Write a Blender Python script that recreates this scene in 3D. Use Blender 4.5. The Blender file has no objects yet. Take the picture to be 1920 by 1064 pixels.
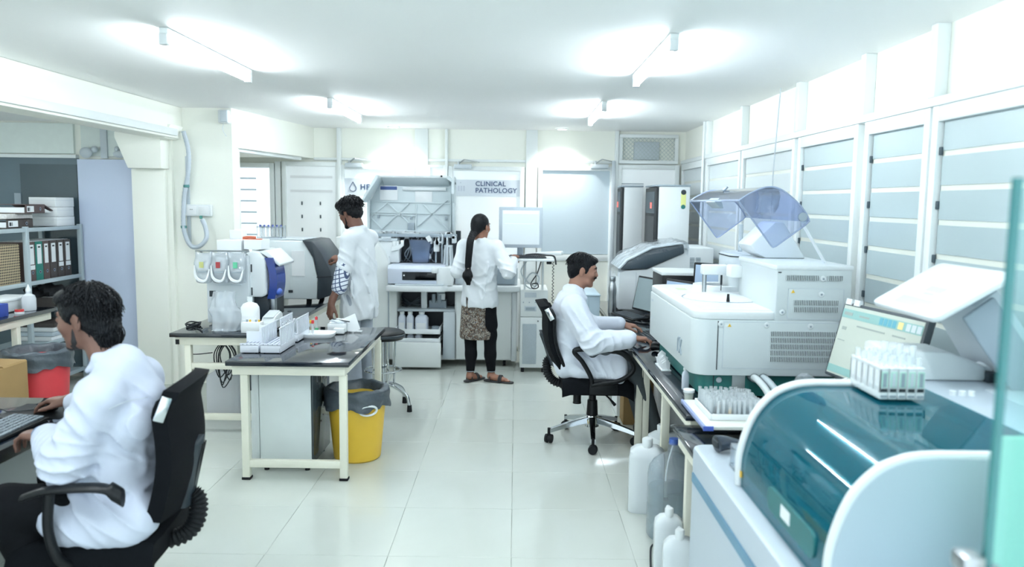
import bpy, bmesh, math, random
import numpy as np
from mathutils import Matrix, Vector
random.seed(7); np.random.seed(7)
S = bpy.context.scene
C = S.collection
R = math.radians
# ------------------------------------------------------------------ camera
cam = bpy.data.objects.new('camera', bpy.data.cameras.new('camera')); C.objects.link(cam)
cam.data.sensor_width = 36.0
cam.data.lens = 1450 / 1920 * 36
cam.data.clip_start = 0.05
cam.location = (0, 0, 1.72)
cam.rotation_mode = 'QUATERNION'
cam.rotation_quaternion = (Matrix.Rotation(R(.2), 3, 'Z') @ Matrix.Rotation(R(90 - 6), 3, 'X') @ Matrix.Rotation(R(.7), 3, 'Z')).to_quaternion()
cam.data.dof.use_dof = True
cam.data.dof.focus_distance = 5.2
cam.data.dof.aperture_fstop = 2.0
S.camera = cam
# ------------------------------------------------------------------ world, exposure
W = bpy.data.worlds.new('world'); S.world = W; W.use_nodes = True
bg = W.node_tree.nodes['Background']
bg.inputs[0].default_value = (.80, .93, 1.0, 1); bg.inputs[1].default_value = .8
S.view_settings.view_transform = 'Standard'; S.view_settings.look = 'None'
S.view_settings.exposure = 1.5; S.view_settings.gamma = 1; S.view_settings.use_curve_mapping = False
def area(name, loc, sx, sy, power, col=(.93, .98, 1), rot=(0, 0, 0)):
    l = bpy.data.lights.new(name, 'AREA'); l.shape = 'RECTANGLE'; l.size = sx; l.size_y = sy
    l.energy = power; l.color = col
    o = bpy.data.objects.new(name, l); C.objects.link(o); o.location = loc; o.rotation_euler = rot
    return o
CEIL = 2.535
S.cycles.max_bounces = 7; S.cycles.diffuse_bounces = 4; S.cycles.glossy_bounces = 3; S.cycles.transparent_max_bounces = 10
S.cycles.caustics_reflective = False; S.cycles.caustics_refractive = False
# ------------------------------------------------------------------ materials
def lin(c):
    c = [x / 255 for x in c]
    return tuple(x / 12.92 if x <= .04045 else ((x + .055) / 1.055) ** 2.4 for x in c)
MATS = {}
def mat(name, rgb, rough=.5, metal=0, var=.06, vscale=6, bump=0, bscale=40, emit=0, coat=0, sss=0, ior=None, rvar=0, sheen=0, dist=0, spec=None):
    """Principled material with a little procedural colour variation and relief."""
    if name in MATS: return MATS[name]
    m = bpy.data.materials.new(name); m.use_nodes = True; MATS[name] = m
    nt = m.node_tree; n = nt.nodes; L = nt.links; p = n['Principled BSDF']
    c = lin(rgb)
    tc = n.new('ShaderNodeTexCoord'); nz = n.new('ShaderNodeTexNoise')
    nz.inputs['Scale'].default_value = vscale; nz.inputs['Detail'].default_value = 2
    nz.inputs['Distortion'].default_value = dist
    L.new(tc.outputs['Object'], nz.inputs['Vector'])
    mx = n.new('ShaderNodeMix'); mx.data_type = 'RGBA'
    mx.inputs[6].default_value = (*[max(0, x * (1 - var)) for x in c], 1)
    mx.inputs[7].default_value = (*[min(1, x * (1 + var)) for x in c], 1)
    L.new(nz.outputs['Fac'], mx.inputs[0]); L.new(mx.outputs[2], p.inputs['Base Color'])
    p.inputs['Roughness'].default_value = rough; p.inputs['Metallic'].default_value = metal
    if coat: p.inputs['Coat Weight'].default_value = coat; p.inputs['Coat Roughness'].default_value = .08
    if sss: p.inputs['Subsurface Weight'].default_value = sss; p.inputs['Subsurface Radius'].default_value = (.012, .005, .003)
    if sheen: p.inputs['Sheen Weight'].default_value = sheen
    if spec is not None: p.inputs['Specular IOR Level'].default_value = spec
    if ior: p.inputs['IOR'].default_value = ior
    if rvar:
        mr = n.new('ShaderNodeMapRange'); mr.inputs[3].default_value = rough - rvar; mr.inputs[4].default_value = rough + rvar
        L.new(nz.outputs['Fac'], mr.inputs[0]); L.new(mr.outputs[0], p.inputs['Roughness'])
    if emit:
        L.new(mx.outputs[2], p.inputs['Emission Color']); p.inputs['Emission Strength'].default_value = emit
        m.cycles.emission_sampling = 'FRONT' if emit > 5 else 'NONE'
    if bump:
        b = n.new('ShaderNodeTexNoise'); b.inputs['Scale'].default_value = bscale; b.inputs['Detail'].default_value = 2
        L.new(tc.outputs['Object'], b.inputs['Vector'])
        bp = n.new('ShaderNodeBump'); bp.inputs['Strength'].default_value = bump; bp.inputs['Distance'].default_value = .01
        L.new(b.outputs['Fac'], bp.inputs['Height']); L.new(bp.outputs[0], p.inputs['Normal'])
    return m
def glass(name, rgb, gloss=.06, rough=.03, tint_w=1.0, bump=0, bscale=30, milk=0, milk_rgb=(235, 240, 245)):
    """Thin clear sheet: tinted see-through plus mirror gloss by Fresnel, optionally a milky share."""
    if name in MATS: return MATS[name]
    m = bpy.data.materials.new(name); m.use_nodes = True; MATS[name] = m
    nt = m.node_tree; n = nt.nodes; L = nt.links
    n.remove(n['Principled BSDF']); out = n['Material Output']
    tc = n.new('ShaderNodeTexCoord'); nz = n.new('ShaderNodeTexNoise'); nz.inputs['Scale'].default_value = bscale
    L.new(tc.outputs['Object'], nz.inputs['Vector'])
    t = n.new('ShaderNodeBsdfTransparent'); t.inputs[0].default_value = (*lin(rgb), 1)
    g = n.new('ShaderNodeBsdfGlossy'); g.inputs['Roughness'].default_value = rough
    f = n.new('ShaderNodeLayerWeight'); f.inputs[0].default_value = .5          # Schlick's rule, the same from both sides
    pw = n.new('ShaderNodeMath'); pw.operation = 'POWER'; pw.inputs[1].default_value = 5; L.new(f.outputs['Facing'], pw.inputs[0])
    ad = n.new('ShaderNodeMath'); ad.operation = 'MULTIPLY_ADD'; ad.use_clamp = True; ad.inputs[1].default_value = .9; ad.inputs[2].default_value = gloss
    L.new(pw.outputs[0], ad.inputs[0])
    base = t
    if milk:
        d = n.new('ShaderNodeBsdfDiffuse'); d.inputs[0].default_value = (*lin(milk_rgb), 1)
        mm = n.new('ShaderNodeMixShader'); mm.inputs[0].default_value = milk
        L.new(t.outputs[0], mm.inputs[1]); L.new(d.outputs[0], mm.inputs[2]); base = mm
    mx = n.new('ShaderNodeMixShader'); L.new(ad.outputs[0], mx.inputs[0])
    L.new(base.outputs[0], mx.inputs[1]); L.new(g.outputs[0], mx.inputs[2]); L.new(mx.outputs[0], out.inputs[0])
    if bump:
        bp = n.new('ShaderNodeBump'); bp.inputs['Strength'].default_value = bump; bp.inputs['Distance'].default_value = .02
        L.new(nz.outputs['Fac'], bp.inputs['Height']); L.new(bp.outputs[0], g.inputs['Normal']); L.new(bp.outputs[0], f.inputs['Normal'])
    return m
def tree(m): return m.node_tree.nodes, m.node_tree.links, m.node_tree.nodes['Principled BSDF']

WHITE_PLASTIC = mat('white_plastic', (222, 228, 230), .38, var=.015)
CREAM_PLASTIC = mat('cream_plastic', (220, 226, 225), .42, var=.015)
GREY_PLASTIC = mat('light_grey_plastic', (196, 206, 212), .45, var=.03)
MID_GREY = mat('mid_grey_plastic', (150, 164, 174), .45, var=.04)
DARK_GREY = mat('charcoal_plastic', (40, 50, 58), .42, var=.08, bump=.05, bscale=300)
BLACK = mat('black_plastic', (12, 16, 20), .4, var=.1, spec=.3)
CREAM_STEEL = mat('cream_painted_steel', (232, 231, 216), .42, var=.03, vscale=9, bump=.04, bscale=60)
CHROME = mat('chrome', (205, 210, 214), .12, 1, var=.02)
STEEL = mat('brushed_steel', (178, 184, 188), .3, 1, var=.05, vscale=40)
ALU = mat('white_aluminium_frame', (230, 236, 236), .4, var=.02)
WALL = mat('cream_wall_paint', (244, 246, 237), .6, var=.015, vscale=3, bump=.04, bscale=120)
PAPER = mat('white_paper', (232, 236, 238), .8, var=.01)
RUBBER = mat('black_rubber', (16, 20, 24), .65, var=.1, spec=.3)
FABRIC = mat('black_chair_fabric', (9, 13, 18), .85, var=.25, vscale=90, bump=.3, bscale=420, spec=.15)
SLOT = mat('dark_slot', (38, 46, 52), .6, var=.1)
# ------------------------------------------------------------------ mesh building
class MB:
    def __init__(s): s.v = []; s.f = []
    def add(s, vs, fs, M=None):
        o = len(s.v)
        s.v += [tuple((M @ Vector(p))) for p in vs] if M is not None else [tuple(p) for p in vs]
        s.f += [tuple(i + o for i in f) for f in fs]; return s
    def box(s, x0, x1, y0, y1, z0, z1, bev=0, M=None, seg=2):
        x0, x1 = min(x0, x1), max(x0, x1); y0, y1 = min(y0, y1), max(y0, y1); z0, z1 = min(z0, z1), max(z0, z1)
        bev = min(bev, .49 * min(x1 - x0, y1 - y0, z1 - z0))
        if bev <= 0:
            v = [(x, y, z) for z in (z0, z1) for y in (y0, y1) for x in (x0, x1)]
            return s.add(v, [(0, 2, 3, 1), (4, 5, 7, 6), (0, 1, 5, 4), (2, 6, 7, 3), (0, 4, 6, 2), (1, 3, 7, 5)], M)
        b = bmesh.new(); bmesh.ops.create_cube(b, size=1)
        bmesh.ops.scale(b, vec=(x1 - x0, y1 - y0, z1 - z0), verts=b.verts)
        bmesh.ops.translate(b, vec=((x0 + x1) / 2, (y0 + y1) / 2, (z0 + z1) / 2), verts=b.verts)
        bmesh.ops.bevel(b, geom=b.edges[:], offset=bev, segments=seg, affect='EDGES', profile=.5)
        return s._bm(b, M)
    def _bm(s, b, M=None):
        b.verts.index_update()
        s.add([v.co[:] for v in b.verts], [[v.index for v in f.verts] for f in b.faces], M); b.free(); return s
    def bar(s, p, q, w, h=None, bev=0, up=(0, 0, 1)):
        """square bar from p to q, w wide and h high"""
        h = h or w; p = Vector(p); q = Vector(q); d = q - p; l = d.length; d.normalize(); up = Vector(up)
        if abs(d.dot(up)) > .98: up = Vector((0, 1, 0))
        sd = d.cross(up).normalized(); u = sd.cross(d)
        M = Matrix(((d.x, sd.x, u.x, p.x), (d.y, sd.y, u.y, p.y), (d.z, sd.z, u.z, p.z), (0, 0, 0, 1)))
        return s.box(0, l, -w / 2, w / 2, -h / 2, h / 2, bev, M)
    def cyl(s, p, q, r0, r1=None, n=16, caps=True):
        r1 = r0 if r1 is None else r1; p = Vector(p); q = Vector(q); d = (q - p).normalized()
        a = d.orthogonal().normalized(); b = d.cross(a); vs = []
        for c, r in ((p, r0), (q, r1)):
            for i in range(n):
                t = 2 * math.pi * i / n; vs.append(c + a * (r * math.cos(t)) + b * (r * math.sin(t)))
        fs = [(i, (i + 1) % n, n + (i + 1) % n, n + i) for i in range(n)]
        if caps: fs += [tuple(range(n))[::-1], tuple(range(n, 2 * n))]
        return s.add(vs, fs)
    def tube(s, pts, r, n=8, closed=False):
        pts = [Vector(p) for p in pts]; k = len(pts); rs = r if isinstance(r, (list, tuple)) else [r] * k
        T = []
        for i in range(k):
            a = pts[(i - 1) % k] if closed else pts[max(i - 1, 0)]; b = pts[(i + 1) % k] if closed else pts[min(i + 1, k - 1)]
            d = b - a; T.append(d.normalized() if d.length > 1e-9 else Vector((0, 0, 1)))
        a = T[0].orthogonal().normalized(); vs = []
        for i in range(k):
            a = (a - T[i] * a.dot(T[i]));
            a = a.normalized() if a.length > 1e-6 else T[i].orthogonal().normalized()
            b = T[i].cross(a)
            for j in range(n):
                t = 2 * math.pi * j / n; vs.append(pts[i] + a * (rs[i] * math.cos(t)) + b * (rs[i] * math.sin(t)))
        fs = []
        for i in range(k if closed else k - 1):
            i2 = (i + 1) % k
            for j in range(n): fs.append((i * n + j, i * n + (j + 1) % n, i2 * n + (j + 1) % n, i2 * n + j))
        if not closed: fs += [tuple(range(n))[::-1], tuple(range((k - 1) * n, k * n))]
        return s.add(vs, fs)
    def lathe(s, prof, c=(0, 0, 0), n=24, M=None, cap=True, sx=1, sy=1):
        vs = []; k = len(prof)
        for r, z in prof:
            for j in range(n):
                t = 2 * math.pi * j / n; vs.append((c[0] + sx * r * math.cos(t), c[1] + sy * r * math.sin(t), c[2] + z))
        fs = [(i * n + j, i * n + (j + 1) % n, (i + 1) * n + (j + 1) % n, (i + 1) * n + j) for i in range(k - 1) for j in range(n)]
        if cap: fs += [tuple(range(n))[::-1], tuple(range((k - 1) * n, k * n))]
        return s.add(vs, fs, M)
    def prism(s, poly, axis, a, b, bev=0, M=None, seg=2):
        """polygon extruded along x, y or z; poly coords are (y,z), (x,z) or (x,y)"""
        f = {'x': lambda u, w, t: (t, u, w), 'y': lambda u, w, t: (u, t, w), 'z': lambda u, w, t: (u, w, t)}[axis]
        n = len(poly); vs = [f(u, w, a) for u, w in poly] + [f(u, w, b) for u, w in poly]
        fs = [tuple(range(n)), tuple(range(n, 2 * n))[::-1]] + [(i, n + i, n + (i + 1) % n, (i + 1) % n) for i in range(n)]
        if not bev: return s.add(vs, fs, M)
        bm = bmesh.new(); V = [bm.verts.new(p) for p in vs]
        for q in fs: bm.faces.new([V[i] for i in q])
        bmesh.ops.recalc_face_normals(bm, faces=bm.faces)
        eds = [e for e in bm.edges if len(e.link_faces) == 2 and e.calc_face_angle(0) > .5]
        bmesh.ops.bevel(bm, geom=eds, offset=bev, segments=seg, affect='EDGES', profile=.5)
        return s._bm(bm, M)
    def ball(s, c, r, n=16, m=10, M=None):
        r = (r, r, r) if not isinstance(r, (tuple, list)) else r
        vs = [(c[0], c[1], c[2] - r[2])]; fs = []
        for i in range(1, m):
            p = -math.pi / 2 + math.pi * i / m
            for j in range(n):
                t = 2 * math.pi * j / n
                vs.append((c[0] + r[0] * math.cos(p) * math.cos(t), c[1] + r[1] * math.cos(p) * math.sin(t), c[2] + r[2] * math.sin(p)))
        vs.append((c[0], c[1], c[2] + r[2])); L = len(vs) - 1
        for j in range(n):
            fs.append((0, 1 + (j + 1) % n, 1 + j)); fs.append((L, L - n + j, L - n + (j + 1) % n))
        for i in range(m - 2):
            for j in range(n): fs.append((1 + i * n + j, 1 + i * n + (j + 1) % n, 1 + (i + 1) * n + (j + 1) % n, 1 + (i + 1) * n + j))
        return s.add(vs, fs, M)
    def grid(s, fn, nu, nv, closed_u=False):
        """surface fn(u,v) for u,v in 0..1"""
        ku = nu if closed_u else nu + 1
        vs = [fn(i / nu, j / nv) for i in range(ku) for j in range(nv + 1)]
        fs = [(i * (nv + 1) + j, ((i + 1) % ku) * (nv + 1) + j, ((i + 1) % ku) * (nv + 1) + j + 1, i * (nv + 1) + j + 1) for i in range(nu) for j in range(nv)]
        return s.add(vs, fs)
    def sheet(s, fn, nu, nv, t):
        """a curved sheet with thickness t (vector or scalar along z)"""
        tv = Vector(t) if isinstance(t, (tuple, list)) else Vector((0, 0, t))
        a = [[Vector(fn(i / nu, j / nv)) for j in range(nv + 1)] for i in range(nu + 1)]
        vs = [p for r in a for p in r] + [p - tv for r in a for p in r]; N = (nu + 1) * (nv + 1); w = nv + 1
        fs = []
        for i in range(nu):
            for j in range(nv):
                q = (i * w + j, (i + 1) * w + j, (i + 1) * w + j + 1, i * w + j + 1); fs.append(q); fs.append(tuple(N + k for k in q[::-1]))
        for i in range(nu):
            for j in (0, nv): fs.append((i * w + j, (i + 1) * w + j, N + (i + 1) * w + j, N + i * w + j))
        for j in range(nv):
            for i in (0, nu): fs.append((i * w + j, i * w + j + 1, N + i * w + j + 1, N + i * w + j))
        return s.add(vs, fs)
def mesh_of(name, mb, M=None, smooth=True, angle=38, fix=True):
    me = bpy.data.meshes.new(name)
    vs = mb.v if M is None else [tuple(M @ Vector(p)) for p in mb.v]
    me.from_pydata(vs, [], mb.f); me.validate()
    if fix:
        b = bmesh.new(); b.from_mesh(me); bmesh.ops.recalc_face_normals(b, faces=b.faces); b.to_mesh(me); b.free()
    if smooth:
        me.polygons.foreach_set('use_smooth', [True] * len(me.polygons)); me.set_sharp_from_angle(angle=R(angle))
    me.update(); return me
ROOTM = {}
def tag(o, label, cat, group=None, kind=None):
    if label: o['label'] = label
    if cat: o['category'] = cat
    if group: o['group'] = group
    if kind: o['kind'] = kind
    return o
def thing(name, label, cat, loc=(0, 0, 0), rz=0, group=None):
    o = bpy.data.objects.new(name, None); C.objects.link(o); o.empty_display_size = .1
    o.location = loc; o.rotation_euler = (0, 0, rz)
    ROOTM[o.name] = Matrix.Translation(Vector(loc)) @ Matrix.Rotation(rz, 4, 'Z')
    return tag(o, label, cat, group)
def rootmat(p):
    while p.parent: p = p.parent
    return ROOTM.get(p.name, Matrix.Identity(4))
def part(p, name, mb, m, label=None, local=False, angle=38, smooth=True, kind=None, fix=True):
    """one mesh under a thing; mb is in world coordinates unless local"""
    me = mesh_of(name, mb, None if local else rootmat(p).inverted(), angle=angle, smooth=smooth, fix=fix)
    o = bpy.data.objects.new(name, me); me.materials.append(m); C.objects.link(o); o.parent = p
    if label: o['label'] = label
    if kind: o['kind'] = kind
    return o
def solo(name, mb, m, label, cat, group=None, kind=None, angle=38, fix=True):
    """a thing that is one mesh, origin at its base; mb in world coordinates"""
    a = np.array(mb.v); c = Vector(((a[:, 0].min() + a[:, 0].max()) / 2, (a[:, 1].min() + a[:, 1].max()) / 2, a[:, 2].min()))
    me = mesh_of(name, mb, Matrix.Translation(-c), angle=angle, fix=fix); me.materials.append(m)
    o = bpy.data.objects.new(name, me); C.objects.link(o); o.location = c
    ROOTM[o.name] = Matrix.Translation(c)
    return tag(o, label, cat, group, kind)
def struct(name, mb, m, parent=None, angle=38, label=None):
    me = mesh_of(name, mb, angle=angle); me.materials.append(m)
    o = bpy.data.objects.new(name, me); C.objects.link(o)
    if parent is not None: o.parent = parent
    else: o['kind'] = 'structure'
    if label: o['label'] = label
    return o
def piece(parent, name, me, loc=(0, 0, 0), rot=None, scale=None):
    """a child that shares mesh data; loc is in the parent's own frame"""
    o = bpy.data.objects.new(name, me); C.objects.link(o); o.parent = parent; o.location = loc
    if rot: o.rotation_euler = rot
    if scale: o.scale = scale
    return o
def shared(name, mb, m, angle=38):
    me = mesh_of(name, mb, angle=angle); me.materials.append(m); return me
def dup(root, loc, rz=0, label=None, group=None):
    r = root.copy(); C.objects.link(r); r.location = loc; r.rotation_euler = (0, 0, rz)
    if label: r['label'] = label
    if group: r['group'] = group
    for ch in list(root.children):
        c = ch.copy(); C.objects.link(c); c.parent = r
        for g in ch.children:
            d = g.copy(); C.objects.link(d); d.parent = c
    ROOTM[r.name] = Matrix.Translation(Vector(loc)) @ Matrix.Rotation(rz, 4, 'Z')
    return r
def text_mb(txt, size, M, depth=.0015, align='LEFT', spacing=1.0, bold=0.0):
    cu = bpy.data.curves.new('t', 'FONT'); cu.body = txt; cu.size = size; cu.extrude = depth; cu.align_x = align
    cu.space_character = spacing; cu.offset = bold; cu.resolution_u = 3
    o = bpy.data.objects.new('t', cu); C.objects.link(o); bpy.context.view_layer.update()
    me = bpy.data.meshes.new_from_object(o.evaluated_get(bpy.context.evaluated_depsgraph_get()))
    mb = MB(); mb.add([v.co[:] for v in me.vertices], [tuple(p.vertices) for p in me.polygons], M)
    bpy.data.objects.remove(o); bpy.data.curves.remove(cu); bpy.data.meshes.remove(me); return mb
FACE_CAM = Matrix.Rotation(R(90), 4, 'X')            # text standing up, read from -Y
FACE_NEGX = Matrix.Rotation(R(-90), 4, 'Z') @ Matrix.Rotation(R(90), 4, 'X')   # read from -X
def at(x, y, z): return Matrix.Translation((x, y, z))
def rz_(a): return Matrix.Rotation(R(a), 4, 'Z')
def ry_(a): return Matrix.Rotation(R(a), 4, 'Y')
def rx_(a): return Matrix.Rotation(R(a), 4, 'X')
def spline(P, n=8):
    """Catmull-Rom through points"""
    P = [Vector(p) for p in P]; out = []
    for i in range(len(P) - 1):
        a, b, c, d = P[max(i - 1, 0)], P[i], P[i + 1], P[min(i + 2, len(P) - 1)]
        for k in range(n):
            t = k / n
            out.append(.5 * ((2 * b) + (c - a) * t + (2 * a - 5 * b + 4 * c - d) * t * t + (3 * b - a - 3 * c + d) * t ** 3))
    out.append(P[-1]); return out
# ================================================================== the room
XR, YB = 1.92, 8.9
def tube_light(lb, x, y, z):
    t = thing('tube_light', 'slim white tube light on the ceiling ' + lb, 'tube light', (x, y, z - .085), 0, 'ceiling tube lights')
    part(t, 'batten', MB().box(x - .022, x + .022, y - .6, y + .6, z - .035, z - .001, .005), ALU)
    part(t, 'glowing_tube', MB().cyl((x, y - .565, z - .062), (x, y + .565, z - .062), .017, n=14), LED)
    for q in (-1, 1): part(t, 'lamp_holder', MB().box(x - .02, x + .02, y + .585 * q - .02, y + .585 * q + .02, z - .082, z - .03, .004), WHITE_PLASTIC)
LED = mat('led_diffuser', (240, 249, 255), .6, emit=34, var=0)
for n_, (x, y) in {'nearest the glass pane': (.8, 2.0), 'above the front left desk': (-1.7, 2.0), 'above the middle of the room': (.75, 4.4), 'above the black-topped table': (-1.7, 4.4),
             'above the far right bench': (.7, 6.9), 'above the standing man': (-1.5, 6.9), 'in the filing corner': (-3.9, 5.0)}.items():
    tube_light(n_, x, y, CEIL if x > -3 else 2.42)
def downlight(lb, x, y, p):
    t = thing('downlight', lb, 'downlight', (x, y, CEIL - .03), 0, 'recessed downlights by the back wall')
    part(t, 'trim_ring', MB().lathe([(.05, -.004), (.052, -.014), (.07, -.012), (.075, -.002)], (x, y, CEIL), 28, cap=False), ALU)
    part(t, 'lens', MB().cyl((x, y, CEIL - .006), (x, y, CEIL - .001), .05, n=24), mat('downlight_lens', (250, 250, 246), .5, emit=6, var=0))
    l = bpy.data.lights.new('downlight_beam', 'SPOT'); l.energy = p; l.spot_size = R(125); l.spot_blend = 1; l.shadow_soft_size = .05; l.color = (1, .99, .95)
    o = bpy.data.objects.new('downlight_beam', l); C.objects.link(o); o.location = (x, y, CEIL - .03)
downlight('recessed downlight over the clinical pathology door frame', .5, 8.62, 26)
downlight('recessed downlight over the drop-sign door', -1.35, 8.62, 26)

# --- floor: large polished tiles on a grout bed
TILE = mat('polished_cream_tile', (200, 206, 199), .15, var=.035, vscale=2.2, rvar=.05, dist=1.5)
GROUT = mat('tile_grout', (194, 200, 193), .6)
floor = struct('floor', MB().box(-5.4, 2.2, -.6, 9.1, -.06, -.0035), GROUT)
tm = shared('tile', MB().box(-.2991, .2991, -.2991, .2991, -.012, 0, .0012, seg=1), TILE)
for i in range(13):
    for j in range(16):
        x = -5.1 + .6 * i; y = -.3 + .6 * j
        if x - .3 > 2.0 or y - .3 > 9.0: continue
        piece(floor, 'floor_tile', tm, (x, y, 0))
# --- ceiling
CEILM = mat('white_ceiling_paint', (250, 251, 250), .7, var=.01, vscale=3)
struct('ceiling', MB().box(-3.05, 2.2, -.6, 9.1, CEIL, CEIL + .08), CEILM)
struct('ceiling_alcove', MB().box(-5.4, -3.05, -.6, 7.4, 2.42, 2.5), CEILM)
# --- walls
struct('wall_back', MB().box(-3.6, 2.2, YB, YB + .12, 0, CEIL), WALL)
struct('wall_right', MB().box(XR, XR + .12, -.6, YB, 0, CEIL), WALL)
wl = struct('wall_left', MB().box(-3.13, -2.58, 7.1, 7.25, 0, CEIL), WALL)
struct('wall_left_return', MB().prism([(-2.58, 7.25), (-2.6, 7.25), (-3.5, 7.3), (-3.5, 8.9), (-3.4, 8.9), (-3.4, 7.4), (-2.62, 7.4)], 'z', 0, 2.19), WALL)
struct('soffit', MB().prism([(-2.58, 7.1), (-2.30, YB), (-3.4, YB), (-3.4, 7.25), (-2.6, 7.25)], 'z', 2.19, CEIL), WALL)
struct('trim_1', MB().bar((-2.62, 7.3, 2.175), (-2.42, 8.7, 2.175), .06, .03), ALU)
# left beam, pillar and corbel, alcove back wall
struct('beam_left', MB().box(-3.25, -3.03, -.6, 7.1, 2.25, CEIL, .01), WALL)
struct('trim_2', MB().box(-3.03, -3.005, -.6, 6.95, 2.27, 2.33, .004), ALU)
pil = struct('pillar_left', MB().box(-3.47, -3.17, 7.02, 7.35, 0, 1.98, .006).box(-3.17, -3.12, 7.06, 7.3, 0, 2.25), WALL)
struct('corbel_left', MB().prism([(-3.55, 2.30), (-3.55, 2.25), (-3.44, 1.98), (-3.14, 1.98), (-3.14, 2.30)], 'y', 6.9, 7.3, .008), WALL)
DARKP = mat('dark_tinted_glass_panel', (96, 114, 124), .14, var=.12, vscale=1.2)
BLUEP = mat('pale_blue_frosted_glass', (206, 218, 240), .42, var=.035, vscale=1.3)
alc = struct('wall_alcove', MB().box(-5.4, -3.4, 7.3, 7.4, 0, 2.42), WALL)
d1 = struct('window_alcove', MB().box(-5.35, -4.09, 7.26, 7.3, .05, 2.08), DARKP)
struct('frame_rail', MB().box(-5.35, -4.09, 7.245, 7.3, 2.08, 2.11), ALU, d1)
struct('inner_pane', MB().box(-4.62, -4.09, 7.25, 7.262, .05, 2.02), mat('dark_glass_overlap', (72, 88, 96), .12, var=.12, vscale=1.4), d1)
struct('clip', MB().box(-4.68, -4.62, 7.24, 7.262, 1.6, 1.75), MID_GREY, d1)
d2 = struct('door_alcove', MB().box(-4.08, -3.46, 7.24, 7.3, .02, 2.07, .004), BLUEP)
TRANS = mat('transom_glass', (222, 232, 228), .25, var=.06, vscale=5, dist=2)
tr = struct('window_transom', MB().box(-5.35, -4.12, 7.27, 7.3, 2.12, 2.4), TRANS)
struct('transom_pane', MB().box(-4.05, -3.5, 7.27, 7.3, 2.1, 2.4), TRANS, tr)
struct('transom_post', MB().box(-3.86, -3.8, 7.25, 7.27, 2.08, 2.36), GREY_PLASTIC, tr)
struct('ornament', MB().ball((-3.98, 7.22, 2.13), (.06, .03, .05)).ball((-3.90, 7.22, 2.16), (.03, .03, .03)), GREY_PLASTIC, tr, label='small pale ornament above the blue door')
struct('ornament', MB().ball((-3.66, 7.22, 2.12), (.07, .03, .035)).ball((-3.60, 7.22, 2.16), (.03, .03, .03)).ball((-3.69, 7.22, 2.165), (.025, .025, .025)), GREY_PLASTIC, tr)
struct('wall_far_left', MB().box(-5.4, -5.3, -.6, 7.3, 0, 2.42), WALL)
# --- aluminium partition along the back
FROST = mat('frosted_door_glass', (238, 244, 246), .32, var=.012, vscale=1.5, emit=.05)  # faint glow put in for lit rooms behind the glass
DAYLIT = mat('daylit_frosted_film', (238, 245, 248), .4, var=.01, emit=.32)
FROSTB = mat('frosted_blue_white_glass', (188, 204, 213), .3, var=.02, vscale=1.3)
BAND = mat('pale_grey_sign_film', (214, 222, 230), .45, var=.015)
NAVY = mat('navy_lettering', (62, 84, 122), .6, var=.03)
HOLE = mat('dark_clip', (70, 84, 92), .5)
def frame(mb, x0, x1, z0, z1, w=.05, y0=YB - .055, y1=YB):
    mb.box(x0 - w, x0, y0, y1, z0, z1 + w, .004); mb.box(x1, x1 + w, y0, y1, z0, z1 + w, .004)
    mb.box(x0, x1, y0, y1, z1, z1 + w, .004); return mb
def closer(p, x, z):
    b = MB().box(x, x + .2, YB - .12, YB - .06, z, z + .05, .008)
    struct('door_closer', b, GREY_PLASTIC, p)
    struct('closer_arm', MB().bar((x + .05, YB - .1, z + .055), (x + .12, YB - .16, z + .1), .018, .008).bar((x + .12, YB - .16, z + .1), (x + .28, YB - .05, z + .075), .018, .008).cyl((x + .05, YB - .1, z + .04), (x + .05, YB - .1, z + .08), .014, n=10), STEEL, p)
# striped window in the recess
w = struct('window_recess', frame(MB(), -3.16, -2.80, .9, 2.08), ALU)
struct('glass_pane', MB().box(-3.16, -2.80, YB - .02, YB - .005, .9, 2.08), mat('stripe_grey_glass', (176, 192, 204), .3), w)
fm = shared('film_strip', MB().box(-.18, .18, -.003, .003, -.055, .055), DAYLIT)
for k in range(9): piece(w, 'film_strip', fm, (-2.98, YB - .024, 2.02 - k * .128))
fm2 = shared('film_strip', MB().box(-.08, .08, -.003, .003, -.009, .009), DAYLIT)
for k in range(9): piece(w, 'film_strip', fm2, (-2.88, YB - .024, 1.956 - k * .128))
struct('glass_edge_post', MB().box(-2.74, -2.68, YB - .04, YB, 0, 2.15), ALU, w)
# door 1: white board with clip marks
d = struct('door_1', frame(MB(), -2.61, -2.05, 0, 2.10), ALU)
struct('glass_pane', MB().box(-2.61, -2.05, YB - .03, YB - .01, .05, 2.10), FROST, d)
struct('mid_rail', MB().box(-2.61, -2.05, YB - .045, YB - .01, .9, 1.0, .004), ALU, d)
hm = shared('clip_mark', MB().box(-.008, .008, -.004, .004, -.02, .02, .003), HOLE)
for zz in (1.68, 1.53, 1.38):
    for xx in (-2.44, -2.23): piece(d, 'clip_mark', hm, (xx, YB - .034, zz))
st = shared('tape_strip', MB().box(-.24, .24, -.002, .002, -.014, .014), PAPER)
for zz in (1.98, 1.82, 1.2): piece(d, 'tape_strip', st, (-2.33, YB - .033, zz))
struct('trim_3', MB().box(-2.03, -1.985, YB - .07, YB, 0, CEIL, .004), ALU)
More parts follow.
